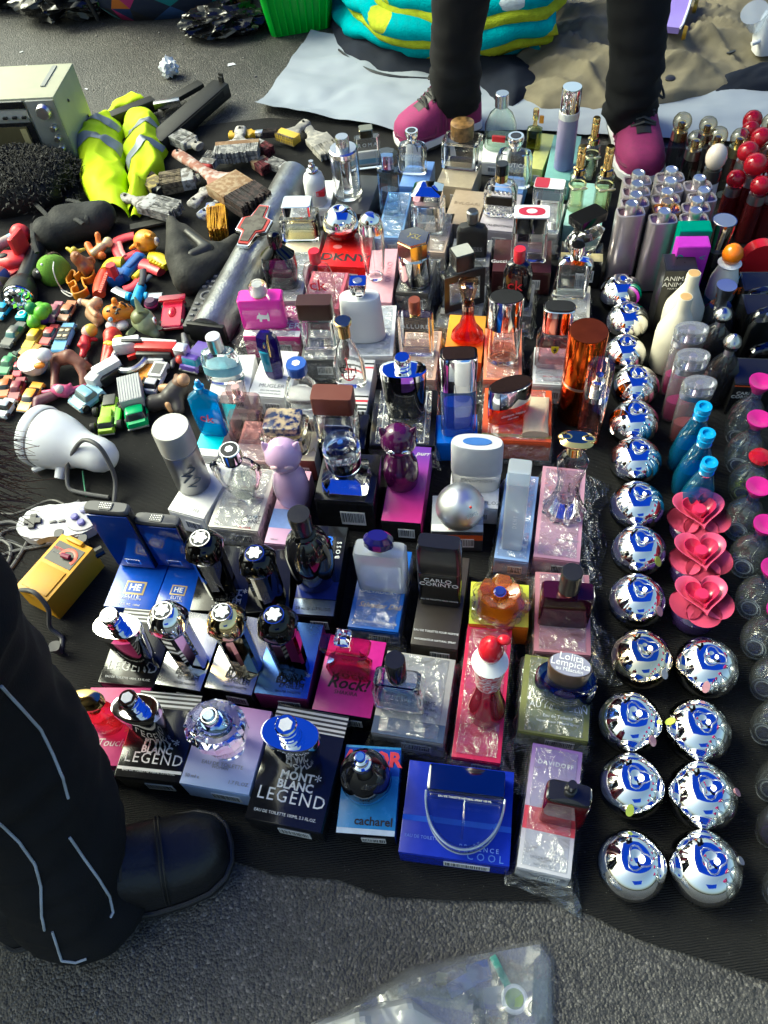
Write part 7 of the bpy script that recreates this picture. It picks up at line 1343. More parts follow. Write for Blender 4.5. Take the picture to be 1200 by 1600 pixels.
brush('broad brush with tan stiff bristles beside the yellow vest',zy(330,500),zy(280,505),zy(180,520),zy(10,560),190,wd3,f2,bb2,.03,.024)
brush('white-crusted brush with its handle over the vest',zk(0,0) if False else za(540,880),za(645,905),za(690,925),za(790,945),110,wd2,f2,bb3,.03,.018)
brush('black-bristled brush with a brass ferrule beside the vest',za(725,850),za(700,845),za(655,810),za(610,770),80,plastic((.02,.02,.02),.4),f3,bb1,.028,.016)
brush('wide dusting brush with a white handle and grey bristles',zy(660,105),zy(650,240),zy(640,275),zy(620,350),360,wd2,wood,bb3,.04,.022)
brush('pale crusted brush with curled grey bristles',zy(330,260),zy(300,200),zy(250,200),zy(70,150),150,wd3,f2,bb3,.028,.018)
brush('small brush with a red band and grey ferrule',zy(330,480),zy(480,430),zy(460,380),zy(450,320),130,plastic((.35,.03,.02),.4),f2,bb3,.035,.016)
brush('yellow-handled brush with a black tip behind the wide dusting brush',zy(560,165),zy(780,155),zy(840,150),zy(960,145),55,plastic((.6,.36,.02),.4),STEEL,bb1,.03,.014)
brush('brush with dark red bristles beside the pale dusting brush',zy(720,215),zy(790,235),zy(830,260),zy(900,300),110,wd3,f2,bb4,.022,.018)
brush('dark red brush half buried in the heap',zy(760,350),zy(790,380),zy(820,400),zy(880,440),130,plastic((.2,.02,.02),.4),f1,bb4,.022,.018)
brush('brush with a white and salmon handle beside the silver bar',zy(1180,490),zy(1110,460),zy(1000,420),zy(890,385),95,wd1,f2,bb3,.024,.016)
brush('yellow paint-soaked brush beside the rubber flap',zy(470,735),zy(500,760),zy(520,780),ze(270,560),150,wd2,bby,bby,.028,.026)
brush('thin brush with a white and red handle in the heap',zy(250,740),zy(420,600),zy(445,570),zy(470,540),50,wd2,f2,bb2,.036,.012)
brush('thin brush with a blue-stained handle in the heap',zy(330,830),zy(450,730),zy(470,715),zy(500,690),50,_dirty('blue_stain',(.4,.42,.45),(.08,.1,.25),70),f2,bb2,.034,.012)
brush('crusted brush with a yellow ferrule and grey handle near the sheet',zb(230,545),zb(280,640),zb(200,650),zb(130,620),110,wd3,plastic((.6,.4,.04),.4),bb2,.026,.018)
brush('flat grey scraper brush lying near the tall cylinder bottle',zb(215,560),zb(260,620),zb(300,650),zb(340,690),110,wd3,wd3,wd3,.02,.014)
# --- silver grille bar with cross emblem
m_,L_,yw = place((330,530),(462,285)); r_ = empty('car_grille_bar',(m_.x,m_.y,GZ),yw); tag(r_,'long silver grille bar with a red-edged cross emblem','car part')
wb = .062; bm = bmesh.new(); rings = []
for i in range(13):
 x = -L_/2 + L_*i/12; rings.append([bm.verts.new((x,wb*.62*math.cos(t),.05*math.sin(t)**.8 if math.sin(t) > 0 else 0)) for t in [math.pi*k/14 for k in range(15)]])
for a,b in zip(rings,rings[1:]):
 for i in range(14): bm.faces.new((a[i],a[i+1],b[i+1],b[i]))
bm.faces.new(rings[0]); bm.faces.new(list(reversed(rings[-1])))
obj('bar',bm,_dirty('scuffed_silver',(.42,.43,.44),(.28,.28,.28),20),r_); MATS['scuffed_silver'].node_tree.nodes['Principled BSDF'].inputs['Metallic'].default_value = .85; MATS['scuffed_silver'].node_tree.nodes['Principled BSDF'].inputs['Roughness'].default_value = .3
for l in list(MATS['scuffed_silver'].node_tree.links):
 if l.to_socket.name == 'Roughness': MATS['scuffed_silver'].node_tree.links.remove(l)
bt = [(-.5,-.12),(-.2,-.16),(-.14,-.34),(.14,-.34),(.2,-.16),(.5,-.12),(.5,.12),(.2,.16),(.14,.34),(-.14,.34),(-.2,.16),(-.5,.12)]
S_ = .135
e1 = obj('emblem',prism([(x*S_,y*S_*.72) for x,y in bt],.008,None,0,.001),CHROME,r_,(L_*.03,0,.05)); obj('emblem_edge',prism([(x*S_*.93,y*S_*.64) for x,y in bt],.002,None,.008),plastic((.45,.04,.03),.3),e1); obj('emblem_field',prism([(x*S_*.84,y*S_*.5) for x,y in bt],.002,None,.0095),_dirty('emblem_grey',(.13,.12,.1),(.08,.07,.06),60),e1)
obj('end_cap',add_box(bmesh.new(),(-L_/2-.004,0,.02),(.01,wb*1.2,.04),bev=.003),pk_,r_)
# --- remote control
m_,L_,yw = place((306,522),(348,428)); r_ = empty('remote_control',(m_.x,m_.y,GZ),yw - math.pi/2); tag(r_,'dark grey remote control lying beside the silver bar','remote control')
rw = .046; obj('case',add_box(bmesh.new(),(0,0,.009),(rw,L_,.018),bev=.004),principled('remote_grey',(.045,.045,.048),.5),r_)
km = plastic((.16,.16,.17),.5)
for j in range(9):
 for i in range(3):
  if 4 <= j <= 5: continue
  obj('key',loft([(0,.0045,.0032,4),(1,.004,.0028,4)],10,1,.003),km,r_,((i-1)*.013,-L_*.42 + j*L_*.092,.018))
obj('key_ring',tube([(.012*math.cos(a),.012*math.sin(a) - L_*.42 + L_*.41,.019) for a in [i*math.pi/8 for i in range(17)]],.0025,6),km,r_)
# --- rubber flap
rub = _dirty('dusty_rubber',(.014,.014,.012),(.04,.038,.032),16)
A = lambda p,z: at(p,z)
c0 = at((310,430),GZ); r_ = empty('rubber_mudflap',(c0.x,c0.y,GZ)); tag(r_,'dusty black moulded rubber flap with a raised horn','rubber flap')
P = lambda p,z: at(p,z) - c0
fused('moulding',[(P((268,345),.05),P((282,400),.045),.012,.03),(P((282,400),.035),P((296,435),.03),.032,.034),(P((296,435),.03),P((340,405),.028),.034,.026),(P((340,405),.024),P((368,375),.02),.026,.014),(P((285,360),.04),P((320,395),.03),.016,.024),(P((282,400),.03),P((335,400),.022),.03,.03)],rub,r_,.006)
fused('inner_lip',[(P((292,362),.058),P((325,390),.05),.008,.014),(P((325,390),.05),P((300,400),.052),.014,.012)],plastic((.012,.012,.012),.5),r_,.004)
m_,L_,yw = place((205,360),(262,348)); obj('strap',add_box(bmesh.new(),(0,0,0),(L_,.02,.006),bev=.001),rub,r_,(m_.x-c0.x,m_.y-c0.y,.006),(0,0,yw))
# --- fuzzy black heap, leather bag
c0 = at((45,300),GZ); r_ = empty('fleece_hat',(c0.x,c0.y,GZ)); tag(r_,'heap of curly black fur beside the cassette radio','fur heap')
furm = principled('black_fur',(.01,.01,.011),.6,var=.6,vscale=50)
fused('heap',[(Vector((-.1,0,.02)),Vector((.06,.02,.025)),.06,.05),(Vector((-.05,-.05,.02)),Vector((.05,-.05,.02)),.05,.04),(Vector((-.06,.05,.02)),Vector((.03,.05,.02)),.04,.04)],furm,r_,.008)
bm = bmesh.new()
for i in range(3600):
 a,b = rnd.uniform(-.17,.13),rnd.uniform(-.11,.11); z = max(.008,.082*(1 - ((a+.02)/.16)**2 - (b/.115)**2)**.5 if ((a+.02)/.16)**2 + (b/.115)**2 < 1 else .008); p0 = Vector((a,b,z)); d = Vector((a*3 + rnd.uniform(-.5,.5),b*3 + rnd.uniform(-.5,.5),rnd.uniform(.2,.9))).normalized()*rnd.uniform(.01,.02)
 s_ = Vector((-d.y,d.x,0)).normalized()*.0014; q = p0 + d*.6 + Vector((rnd.uniform(-.004,.004),rnd.uniform(-.004,.004),.002)); e = p0 + d + Vector((rnd.uniform(-.006,.006),rnd.uniform(-.006,.006),-.004))
 v = [bm.verts.new(x) for x in (p0-s_,p0+s_,q+s_*.8,q-s_*.8,e)]; bm.faces.new(v[:4]); bm.faces.new((v[3],v[2],v[4]))
o = obj('curls',bm,furm,r_,keep=True); o['kind'] = 'stuff'
c0 = at((112,350),GZ); P = lambda p,z: at(p,z) - c0; r_ = empty('leather_pouch',(c0.x,c0.y,GZ)); tag(r_,'worn dark leather pouch with straps behind the toys','pouch')
lth = _dirty('worn_leather',(.004,.005,.0065),(.016,.018,.02),14)
fused('pouch',[(P((75,365),.03),P((150,345),.03),.032,.035),(P((72,360),.025),P((82,372),.025),.03,.03),(P((100,345),.035),P((160,335),.035),.034,.03)],lth,r_,.007)
for pth in ([(55,318),(72,335),(85,350),(95,365)],[(105,312),(125,318),(135,340),(138,360)],[(100,352),(115,342),(130,350)],[(50,350),(52,375),(58,395)]): obj('strap',tube(smooth_path([P(p,.055 if 0 < i < 3 else .03) for i,p in enumerate(pth)],5),.005,8,None,.5),lth,r_)
# --- shower heater
A_,B_ = at(zk(235,290),.045),at(zk(575,400),.04); d = B_-A_; r_ = empty('electric_shower',(A_.x,A_.y,A_.z)); tag(r_,'white electric shower head with grey cable','shower head')
shw = principled('white_abs',(.66,.68,.72),.3,var=.06,coat=.2); Lc = d.length
qd = d.normalized().to_track_quat('Z','Y').to_euler()
RS = 170*mpp(A_,3.529)
obj('housing',loft([(.0,.95,.95,2),(.1,.97,.97,2),(.22,.95,.95,2),(.36,.88,.88,2),(.5,.76,.76,2),(.62,.64,.64,2),(.75,.58,.58,2),(.92,.57,.57,2),(1.04,.5,.5,2),(1.13,.34,.34,2),(1.17,.12,.12,2)],40,RS,Lc),shw,r_,None,qd)
obj('spray_plate',loft([(-.16,.6,.6,2),(-.13,.9,.9,2),(-.1,1,1,2),(.0,1.03,1.03,2),(.04,.98,.98,2)],40,RS,Lc),shw,r_,None,qd); obj('seal_ring',loft([(.04,.975,.975,2),(.06,.975,.975,2)],40,RS,Lc),plastic((.15,.15,.16),.5),r_,None,qd)
Pk = lambda x,y,z: at(zk(x,y),z) - A_
obj('water_inlet',tube([Pk(350,430,.03),Pk(330,520,.014)],[.011,.009],14),shw,r_); obj('nozzle',tube([Pk(260,445,.02),Pk(185,475,.012)],[.006,.005],10),shw,r_)
cab = plastic((.07,.07,.075),.5)
obj('cable',tube(smooth_path([Pk(600,625,.008),Pk(450,600,.009),Pk(380,570,.012),Pk(372,470,.03),Pk(400,380,.06),Pk(460,310,.085),Pk(540,340,.085),Pk(600,430,.06),Pk(635,530,.03),Pk(630,650,.01)],6),.0036,10),cab,r_); obj('earth_wire',tube(smooth_path([Pk(455,480,.02),Pk(465,560,.01),Pk(475,620,.006)],5),.0014,6),plastic((.02,.2,.09),.4),r_)
# --- game controller
m_,L_,yw = place(zk(200,800),zk(500,770)); r_ = empty('game_controller',(m_.x,m_.y,GZ),yw); tag(r_,'pale grey game controller with blue round buttons','game controller')
pts = []
for k in range(40):
 t = 2*math.pi*k/40; x = math.cos(t); lob = .036 if abs(x) > .45 else .036*(.82)
 pts.append((x*.068,math.sin(t)*lob*1.05 if abs(x) < .9 else math.sin(t)*.036))
gcm = principled('controller_grey',(.5,.5,.54),.45,var=.06); obj('shell',prism(pts,.018,None,0,.003),gcm,r_)
dp = bmesh.new(); add_box(dp,(-.04,0,.02),(.026,.009,.006)); add_box(dp,(-.04,0,.0202),(.009,.026,.006)); obj('direction_pad',dp,plastic((.03,.03,.035),.4),r_)
pd = obj('button_plate',loft([(0,.027,.027,2),(1,.026,.026,2)],28,1,.002),plastic((.34,.34,.38),.4),r_,(.038,0,.018))
for i,(bx,by) in enumerate(((.012,0),(-.012,0),(0,.012),(0,-.012))): obj('button',loft([(0,.006,.006,2),(.7,.006,.006,2),(1,.004,.004,2)],16,1,.005),plastic((.16,.15,.42) if i % 2 else (.3,.3,.5),.3),pd,(bx,by,.002))
for i in range(2): obj('select_bar',add_box(bmesh.new(),(-.008 + i*.014,-.004,.019),(.011,.004,.004),bev=.001),plastic((.1,.1,.11),.4),r_).rotation_euler = (0,0,.0)
obj('lead',tube(smooth_path([(0,.036,.01),(-.03,.05,.006),(-.08,.03,.006),(-.12,.04,.006)],6),.0025,8),plastic((.03,.03,.03),.5),r_)
# --- yellow meter
o = carton('meter','yellow plastic meter with a red dial on a dark panel',zk(90,1108),zk(245,1215),zk(475,885),zk(345,828),.05,principled('yellow_abs',(.66,.33,.012),.45,var=.12,vscale=25),bar=False,name='electric_meter',z0=GZ); o['category'] = 'meter'
b_ = BOX['meter']; w,l = b_['w'],b_['l']
pn = obj('dial_panel',boxbm((w*.0,l*.22,.0505),(w*.82,l*.34,.001)),plastic((.03,.028,.028),.4),o); obj('dial_scale',tube([(w*.12 + w*.22*math.cos(a),l*.2 + w*.22*math.sin(a),.0515) for a in [R(x) for x in range(-30,181,15)]],w*.045,6,None,.1),plastic((.6,.08,.04),.4),pn)
obj('dial_knob',tube([(w*.0,l*.19,.055),(w*.22,l*.21,.055)],.004,8),plastic((.2,.01,.06),.3),pn); text('METER',w*.1,INKR,pn,(-w*.24,l*.27,.0513)); text('0 25 50 75',w*.06,INKG,pn,(-w*.22,l*.2,.0513))
obj('cover',add_box(bmesh.new(),(0,-l*.22,.051),(w*.8,l*.42,.002),bev=.0008),principled('yellow_abs2',(.58,.3,.02),.5,var=.2),o); obj('shoulder',add_box(bmesh.new(),(0,l*.47,.05),(w*.5,l*.08,.012),bev=.003),MATS['yellow_abs'],o)
obj('terminal',tube([(w*.4,l*.5,.03),(w*.5,l*.62,.03)],.008,10),BLK,o)
# --- loose cables
def cable(label,pth,rad=.0035,z=.006,cat='cable'):
 b0 = at(pth[0]); b0.z = 0; o = obj('cable',tube(smooth_path([at(p[:2],p[2] if len(p) > 2 else z) - b0 for p in pth],6),rad,8),cab,None,b0); tag(o,label,cat);
 obj('plug',loft([(0,rad*1.4,rad*1.4,2),(1,rad*2.4,rad*2.4,3)],10,1,.02),cab,o,at(pth[-1][:2],z) - b0); return o
cable('dark cable running past the game controller to the shower',[zk(440,645),zk(300,750),zk(180,830),zk(120,930),zk(40,1040),zk(-60,1080)],.0032)
cable('dark cable looping over the near end of the yellow meter',[(*zk(115,1135),.056),(*zk(190,1150),.07),(*zk(265,1240),.05),(*zk(275,1340),.02),zk(340,1400),zk(330,1480)],.0034)
cable('dark coiled cable left of the game controller',[zk(-40,780),zk(60,760),zk(150,790),zk(60,800),zk(0,840),zk(60,900),zk(40,990),zk(-40,1010)],.0034)
cable('thin dark cable behind the yellow meter',[zk(-40,960),zk(90,920),zk(200,900),zk(320,880),zk(480,890)],.003)
cable('dark cable between the controller and the crouching knee',[zk(-40,860),zk(60,870),zk(150,905),zk(240,870),zk(350,860)],.003)
# ---------------------------------------------------------------- toys
def car(label,nose,tail,w,colr,kind='sedan',glassc=(.02,.025,.03),z=GZ,extra=None,name='toy_car'):
 m,L_,yaw = place(nose,tail); W = w*mpp(m,nose.s)*1.14; L_ *= 1.08; yaw += math.pi; colr = tuple(min(.8,x*1.3) for x in colr)          # +x = nose
 r = empty(name,(m.x,m.y,z),yaw); tag(r,label,'toy car','toy cars in the toy heap')
 hb = W*.34; pm = principled('toy_paint_%s' % ck(colr),colr,.3,var=.15,vscale=90,coat=.3); wr = W*.17
 prof = {'sedan': [(-.5,.25),(-.48,.55),(-.2,.62),(.22,.6),(.46,.45),(.5,.22)],'truck': [(-.5,.3),(-.5,.6),(0,.6),(.2,.7),(.48,.65),(.5,.25)],'sport': [(-.5,.3),(-.47,.62),(-.2,.58),(.2,.52),(.47,.34),(.5,.2)]}[kind]
 bm = bmesh.new(); rings = []
 for x,t in prof:
  k = .86 if abs(x) > .47 else 1.
  rings.append([bm.verts.new((x*L_,yy*W*.5*k,zz_)) for yy,zz_ in ((-1,wr*.7),(-1.0,hb*(t+.15)),(-.82,hb*(t+.55)),(.82,hb*(t+.55)),(1.0,hb*(t+.15)),(1,wr*.7))])
 for a,b in zip(rings,rings[1:]):
  for i in range(6): bm.faces.new((a[i],a[(i+1) % 6],b[(i+1) % 6],b[i]))
 bm.faces.new(rings[0]); bm.faces.new(list(reversed(rings[-1])))
 obj('body',bm,pm,r,sharp=30); ht = hb*1.12
 gm = principled('toy_glass_%s' % ck(glassc),glassc,.1,coat=.5)
 cx = {'sedan': (-.3,.2),'truck': (.08,.42),'sport': (-.28,.22)}[kind]; ch = W*(.3 if kind != 'sport' else .22)
 if kind != 'open':
  cm = (cx[0]+cx[1])/2*L_; cl = (cx[1]-cx[0])*L_/2
  cb = loft([(0,cl*1.05,W*.44,6),(.55,cl*.82,W*.4,6),(.95,cl*.62,W*.35,6),(1,cl*.55,W*.3,6)],24,1,ch)
  obj('windows',cb,gm,r,(cm,0,ht*.98)); obj('roof',loft([(0,cl*.62,W*.37,6),(1,cl*.52,W*.31,6)],24,1,ch*.14),pm,r,(cm,0,ht*.98 + ch*.93))
 for sx in (-.31,.31):
  for sy in (-1,1):
   wl = obj('wheel',loft([(0,wr,wr,2),(1,wr,wr,2)],16,1,W*.16),plastic((.012,.012,.012),.6),r,(sx*L_,sy*W*.43 + (W*.08 if sy > 0 else W*.08),wr),(R(90),0,0)); obj('hub',loft([(0,wr*.5,wr*.5,2),(1,wr*.45,wr*.45,2)],10,1,W*.004),STEEL,wl,(0,0,W*.16 if sy < 0 else -W*.004))
 for sy in (-.32,.32): obj('headlight',ball((L_*.49,sy*W,hb*.62),W*.06,None,8,6,(.5,1,.7)),principled('toy_lamp',(.6,.6,.55),.15),r)
 obj('bumper',add_box(bmesh.new(),(L_*.5,0,wr*.95),(L_*.03,W*.9,hb*.22),bev=.0005),plastic((.2,.2,.2),.35),r); obj('bumper',add_box(bmesh.new(),(-L_*.5,0,wr*.95),(L_*.03,W*.9,hb*.22),bev=.0005),plastic((.2,.2,.2),.35),r)
 r['L'] = L_; r['W'] = W; r['T'] = ht
 return r
car('sky blue toy car with a rear wing beside the torch',zv(-20,270),zv(110,110),120,(.02,.3,.55))
car('worn pink and silver toy car',zv(520,300),zv(630,110),105,(.36,.12,.16),glassc=(.2,.2,.2))
car('copper toy car with a black sunken roof',zv(660,290),zv(770,105),115,(.36,.13,.05),'sport')
car('dark grey toy car with teal windows',zv(70,560),zv(250,330),125,(.05,.055,.055),glassc=(.04,.14,.14))
car('yellow toy sports car with an open tail',zv(290,590),zv(450,360),120,(.6,.42,.01),glassc=(.35,.25,.02))
car('faded red toy car beside the blue convertible',zv(470,540),zv(590,350),110,(.45,.06,.06))
r_ = car('blue toy convertible with cream seats',zv(620,620),zv(740,350),150,(.08,.25,.45),glassc=(.03,.04,.05))
for ch in list(r_.children):
 if ch.name.startswith(('windows','roof')): bpy.data.objects.remove(ch)
obj('interior',add_box(bmesh.new(),(-r_['L']*.08,0,r_['T']*.98),(r_['L']*.46,r_['W']*.74,.004)),plastic((.02,.02,.02),.6),r_)
for sx in (-.18,.02):
 for sy in (-.18,.18): obj('seat',add_box(bmesh.new(),(sx*r_['L'],sy*r_['W'],r_['T']*1.1),(r_['L']*.09,r_['W']*.28,r_['W']*.16),bev=.002),plastic((.6,.5,.33),.5),r_)
obj('windscreen',add_box(bmesh.new(),(r_['L']*.16,0,r_['T']*1.12),(.0015,r_['W']*.76,r_['W']*.2)),glass((.8,.85,.85),.5),r_)
car('green toy saloon car',zv(40,850),zv(160,650),120,(.03,.2,.08),glassc=(.06,.16,.09))
car('dark green toy pickup behind the white bowl toy',zv(160,680),zv(280,590),90,(.03,.06,.045),'truck')
car('small crimson toy car beside the white bowl toy',zv(180,870),zv(240,700),90,(.45,.02,.06))
car('orange toy car with a grey grille',zv(40,1090),zv(110,880),115,(.45,.11,.02))
car('maroon toy car between two orange cars',zv(150,1120),zv(240,900),120,(.2,.02,.04),glassc=(.12,.02,.03))
car('orange toy sports car with black windows and black scuffs',zv(250,1230),zv(420,960),135,(.6,.26,.015),'sport')
car('silver toy car in front of the orange cars',zv(10,1300),zv(130,1130),150,(.4,.45,.48))
car('large metallic blue toy car beside the shower head',zx(0,960),zx(220,800),200,(.16,.33,.42),'sport',glassc=(.1,.14,.15))
car('orange toy truck beside the white van',zx(580,770),zx(680,570),110,(.62,.22,.02),'truck')
r_ = car('white toy van with a roof hatch',zx(690,820),zx(820,570),130,(.66,.66,.66),'truck'); obj('cargo_box',add_box(bmesh.new(),(-r_['L']*.2,0,r_['T']*1.15),(r_['L']*.5,r_['W']*.9,r_['W']*.35),bev=.001),plastic((.66,.66,.66),.35),r_); obj('roof_hatch',boxbm((-r_['L']*.2,0,r_['T']*1.15+r_['W']*.18),(r_['L']*.34,r_['W']*.6,.001)),plastic((.12,.12,.12),.4),r_)
r_ = car('green toy lorry with a ribbed grey container',zx(590,1140),zx(540,790),190,(.02,.3,.1),'truck'); L_,W_,T_ = r_['L'],r_['W'],r_['T']
cb = obj('container',add_box(bmesh.new(),(-L_*.18,0,T_ + W_*.28),(L_*.62,W_*.96,W_*.56),bev=.001),principled('container_grey',(.42,.43,.44),.5),r_)
for i in range(9): obj('container_rib',boxbm((-L_*.18,(i-4)*W_*.11,T_ + W_*.565),(L_*.6,W_*.05,.002)),MATS['container_grey'],cb)
r_ = car('lime green toy tractor with black tyres',zx(290,1200),zx(330,900),150,(.26,.42,.03),'truck'); L_,W_,T_ = r_['L'],r_['W'],r_['T']; obj('engine_cover',add_box(bmesh.new(),(L_*.12,0,T_*1.2),(L_*.4,W_*.6,W_*.3),bev=.002),plastic((.3,.45,.04),.35),r_); obj('tow_plate',add_box(bmesh.new(),(-L_*.4,0,T_*1.05),(L_*.3,W_*.66,.006),bev=.001),plastic((.06,.06,.06),.5),r_); obj('side_guard',add_box(bmesh.new(),(L_*.1,W_*.6,T_*.9),(L_*.5,W_*.3,W_*.3),bev=.002),plastic((.14,.5,.02),.35),r_)
for sy in (-1,1):
 for sx in (-.15,.3): obj('big_wheel',loft([(0,W_*.26,W_*.26,2),(.5,W_*.28,W_*.28,2),(1,W_*.26,W_*.26,2)],20,1,W_*.24),plastic((.012,.012,.012),.7),r_,(sx*L_,sy*W_*.72 + W_*.12,W_*.27),(R(90),0,0))
r_ = car('purple toy car with a silver engine and big wheels',zx(1060,620),zx(1220,400),190,(.1,.06,.3),'truck',glassc=(.03,.2,.3)); obj('engine',ball((r_['L']*.2,0,r_['T']*1.15),r_['W']*.2,None,12,8,(1.2,1,.7)),CHROME,r_)
r_ = car('translucent red toy racing car',zw(900,1060),zw(930,840),190,(.5,.015,.06),'sport');
for ch in list(r_.children):
 if ch.name.startswith(('windows','roof')): bpy.data.objects.remove(ch)
L_,W_,T_ = r_['L'],r_['W'],r_['T']; tr_ = glass((.85,.1,.18),.4,.05,.4); obj('rear_wing',add_box(bmesh.new(),(-L_*.42,0,T_*1.5),(L_*.2,W_*1.15,.004),bev=.001),tr_,r_); obj('cockpit',ball((0,0,T_),W_*.18,None,14,8,(1.8,1,.8)),tr_,r_); obj('front_wing',add_box(bmesh.new(),(L_*.46,0,T_*.5),(L_*.16,W_*1.1,.004),bev=.001),tr_,r_)
# --- figures: bodies melted from capsules, generic animals and dolls
def toy(name,label,p,cat='toy',z=GZ,group=None):
 c = at(p,z); r = empty(name,(c.x,c.y,z)); tag(r,label,cat,group); return r,(lambda q,h=.012: at(q,z+h) - c),mpp(c,p.s)
def blob(part,mat,r,spec,vox=.0022): return fused(part,[(a,b,ra,rb) for a,b,ra,rb in spec],mat,r,vox,1.0,2)
pl = lambda c,ro=.4: principled('toy_%s_%d' % (ck(c),ro*100),tuple(min(.8,x*1.2) for x in c),ro,var=.2,vscale=90,coat=.1,bump=.05,bscale=300)
r_,P,k = toy('toy_plane','bright red plastic toy plane with rounded fins',zu(120,560)); red = pl((.62,.03,.04),.35)
obj('hull',loft([(0,.2,.12,2),(.2,.9,.5,2.4),(.6,1,.55,2.4),(.9,.6,.4,2.2),(1,.2,.2,2)],24,130*k,330*k),red,r_,P(zu(-30,560),.022),(R(90),0,R(70)))
for a,b in ((zu(60,620),zu(190,690)),(zu(220,500),zu(330,560))):
 m_,L_,yw = place(a,b,GZ+.012); obj('wing',add_box(bmesh.new(),(0,0,0),(L_*1.3,.05,.01),bev=.004),red,r_,Vector((m_.x,m_.y,GZ+.014)) - r_.location,(0,0,yw))
obj('tail_fin',add_box(bmesh.new(),(0,0,0),(.045,.012,.06),bev=.005),red,r_,P(zu(210,430),.04),(0,0,R(70)))
obj('window',ball(P(zu(20,530),.05),.008,None,12,8,(1.5,1,.4)),INKK,r_)
r_,P,k = toy('toy_rattle','red ball-ended tube with printed paper sleeve behind the toy plane',zu(150,330)); obj('ball_end',ball(P(zu(210,300),.018),100*k),pl((.65,.05,.06),.45),r_); obj('tube',tube([P(zu(150,340),.014),P(zu(-40,430),.014)],55*k,16),principled('printed_paper',(.55,.45,.42),.5,var=.5,vscale=60),r_); obj('sleeve_band',tube([P(zu(135,350),.014),P(zu(95,370),.014)],58*k,16),pl((.3,.5,.65)),r_)
r_,P,k = toy('play_ball','small ball in green, pink and tan segments',zu(40,830)); R0 = 105*k
for i,cc in enumerate(((.04,.25,.06),(.5,.3,.42),(.45,.3,.15),(.08,.1,.3),(.4,.12,.1),(.06,.3,.2))):
 bm = bmesh.new(); q = bmesh.ops.create_uvsphere(bm,u_segments=24,v_segments=14,radius=R0); bmesh.ops.delete(bm,geom=[f for f in bm.faces if int(((math.atan2(f.calc_center_median().y,f.calc_center_median().x) + math.pi)/(2*math.pi))*6 - 1e-6) != i],context='FACES'); obj('segment',bm,pl(cc,.5),r_,(0,0,R0),(R(50),R(20),0),sharp=90)
# torch
r_ = empty('torch',(*at(zu(300,700),GZ).xy,GZ)); tag(r_,'black hand torch with a faceted reflector','torch'); c0 = r_.location.copy(); T0 = at(zu(400,440),.02) - c0; T1 = at(zu(250,800),.024) - c0; T2 = at(zu(195,980),.028) - c0
blkr = plastic((.014,.014,.014),.4); obj('barrel',tube([T0,T0.lerp(T1,.5),T1],[.016,.017,.018],20),blkr,r_); obj('head',tube([T1,T1.lerp(T2,.3),T1.lerp(T2,.6),T2],[.02,.028,.031,.032],24),blkr,r_); dd = (T2-T1).normalized()
obj('reflector',tube([T2,T2 + dd*.002],[.03,.029],24),CHROME,r_);
for i in range(9): a = 2*math.pi*i/9; obj('reflector_facet',ball(T2 + dd*.003 + (dd.cross(Vector((0,0,1))).normalized()*math.cos(a) + dd.cross(dd.cross(Vector((0,0,1)))).normalized()*math.sin(a))*.018,.009,None,6,4,(1,1,1)),CHROME,r_)
for i in range(7): obj('grip_ring',tube([T1.lerp(T2,.05+.05*i),T1.lerp(T2,.07+.05*i)],.0205+.0013*i,20),blkr,r_)
# ladybird plush
r_,P,k = toy('ladybird_plush','green felt ladybird with dark spots and a white string loop',zu(600,740)); gf = principled('green_felt',(.16,.34,.035),.9,var=.2,bump=.6,bscale=500); Rl = 170*k
obj('shell',loft([(0,.95,.9,2),(.15,1,.95,2),(.45,.95,.9,2),(.7,.76,.72,2),(.88,.5,.46,2),(1,.12,.1,2)],28,Rl,Rl*1.5),gf,r_,(0,0,.004),(R(14),R(-12),R(30)))
obj('back_stripe',tube([Vector((Rl*1.0*math.sin(a)*.93 + Rl*.2,Rl*.3,Rl*.15 + Rl*1.32*math.cos(a)*.98)) for a in [R(x) for x in range(-78,79,12)]],Rl*.11,8,None,.35),pl((.06,.035,.02),.8),r_,None,(R(14),R(-12),R(60)))
bpy.context.view_layer.update(); shl = r_.children[0]
for p in (zu(510,650),zu(590,725),zu(515,795),zu(440,745),zu(640,640)):
 q,n = onto(shl,p)
 if q is not None: obj('spot',loft([(0,.9,1.1,2),(1,.8,1,2)],16,21*k,.0015),pl((.01,.03,.012),.9),r_,q - r_.location,n.to_track_quat('Z','Y').to_euler())
obj('head',ball(P(zu(400,720),.025),60*k),pl((.012,.012,.012),.7),r_)
for p in (zu(390,700),zu(437,622)): obj('eye',ball(P(p,.045),14*k),WHT,r_)
obj('string',tube(smooth_path([P(zu(560,595),.06),P(zu(555,680),.055),P(zu(590,790),.035),P(zu(645,880),.008),P(zu(700,910),.005),P(zu(755,935),.005),P(zu(730,955),.005),P(zu(660,915),.006),P(zu(640,890),.008)],6),.0013,6),pl((.62,.62,.58),.6),r_)
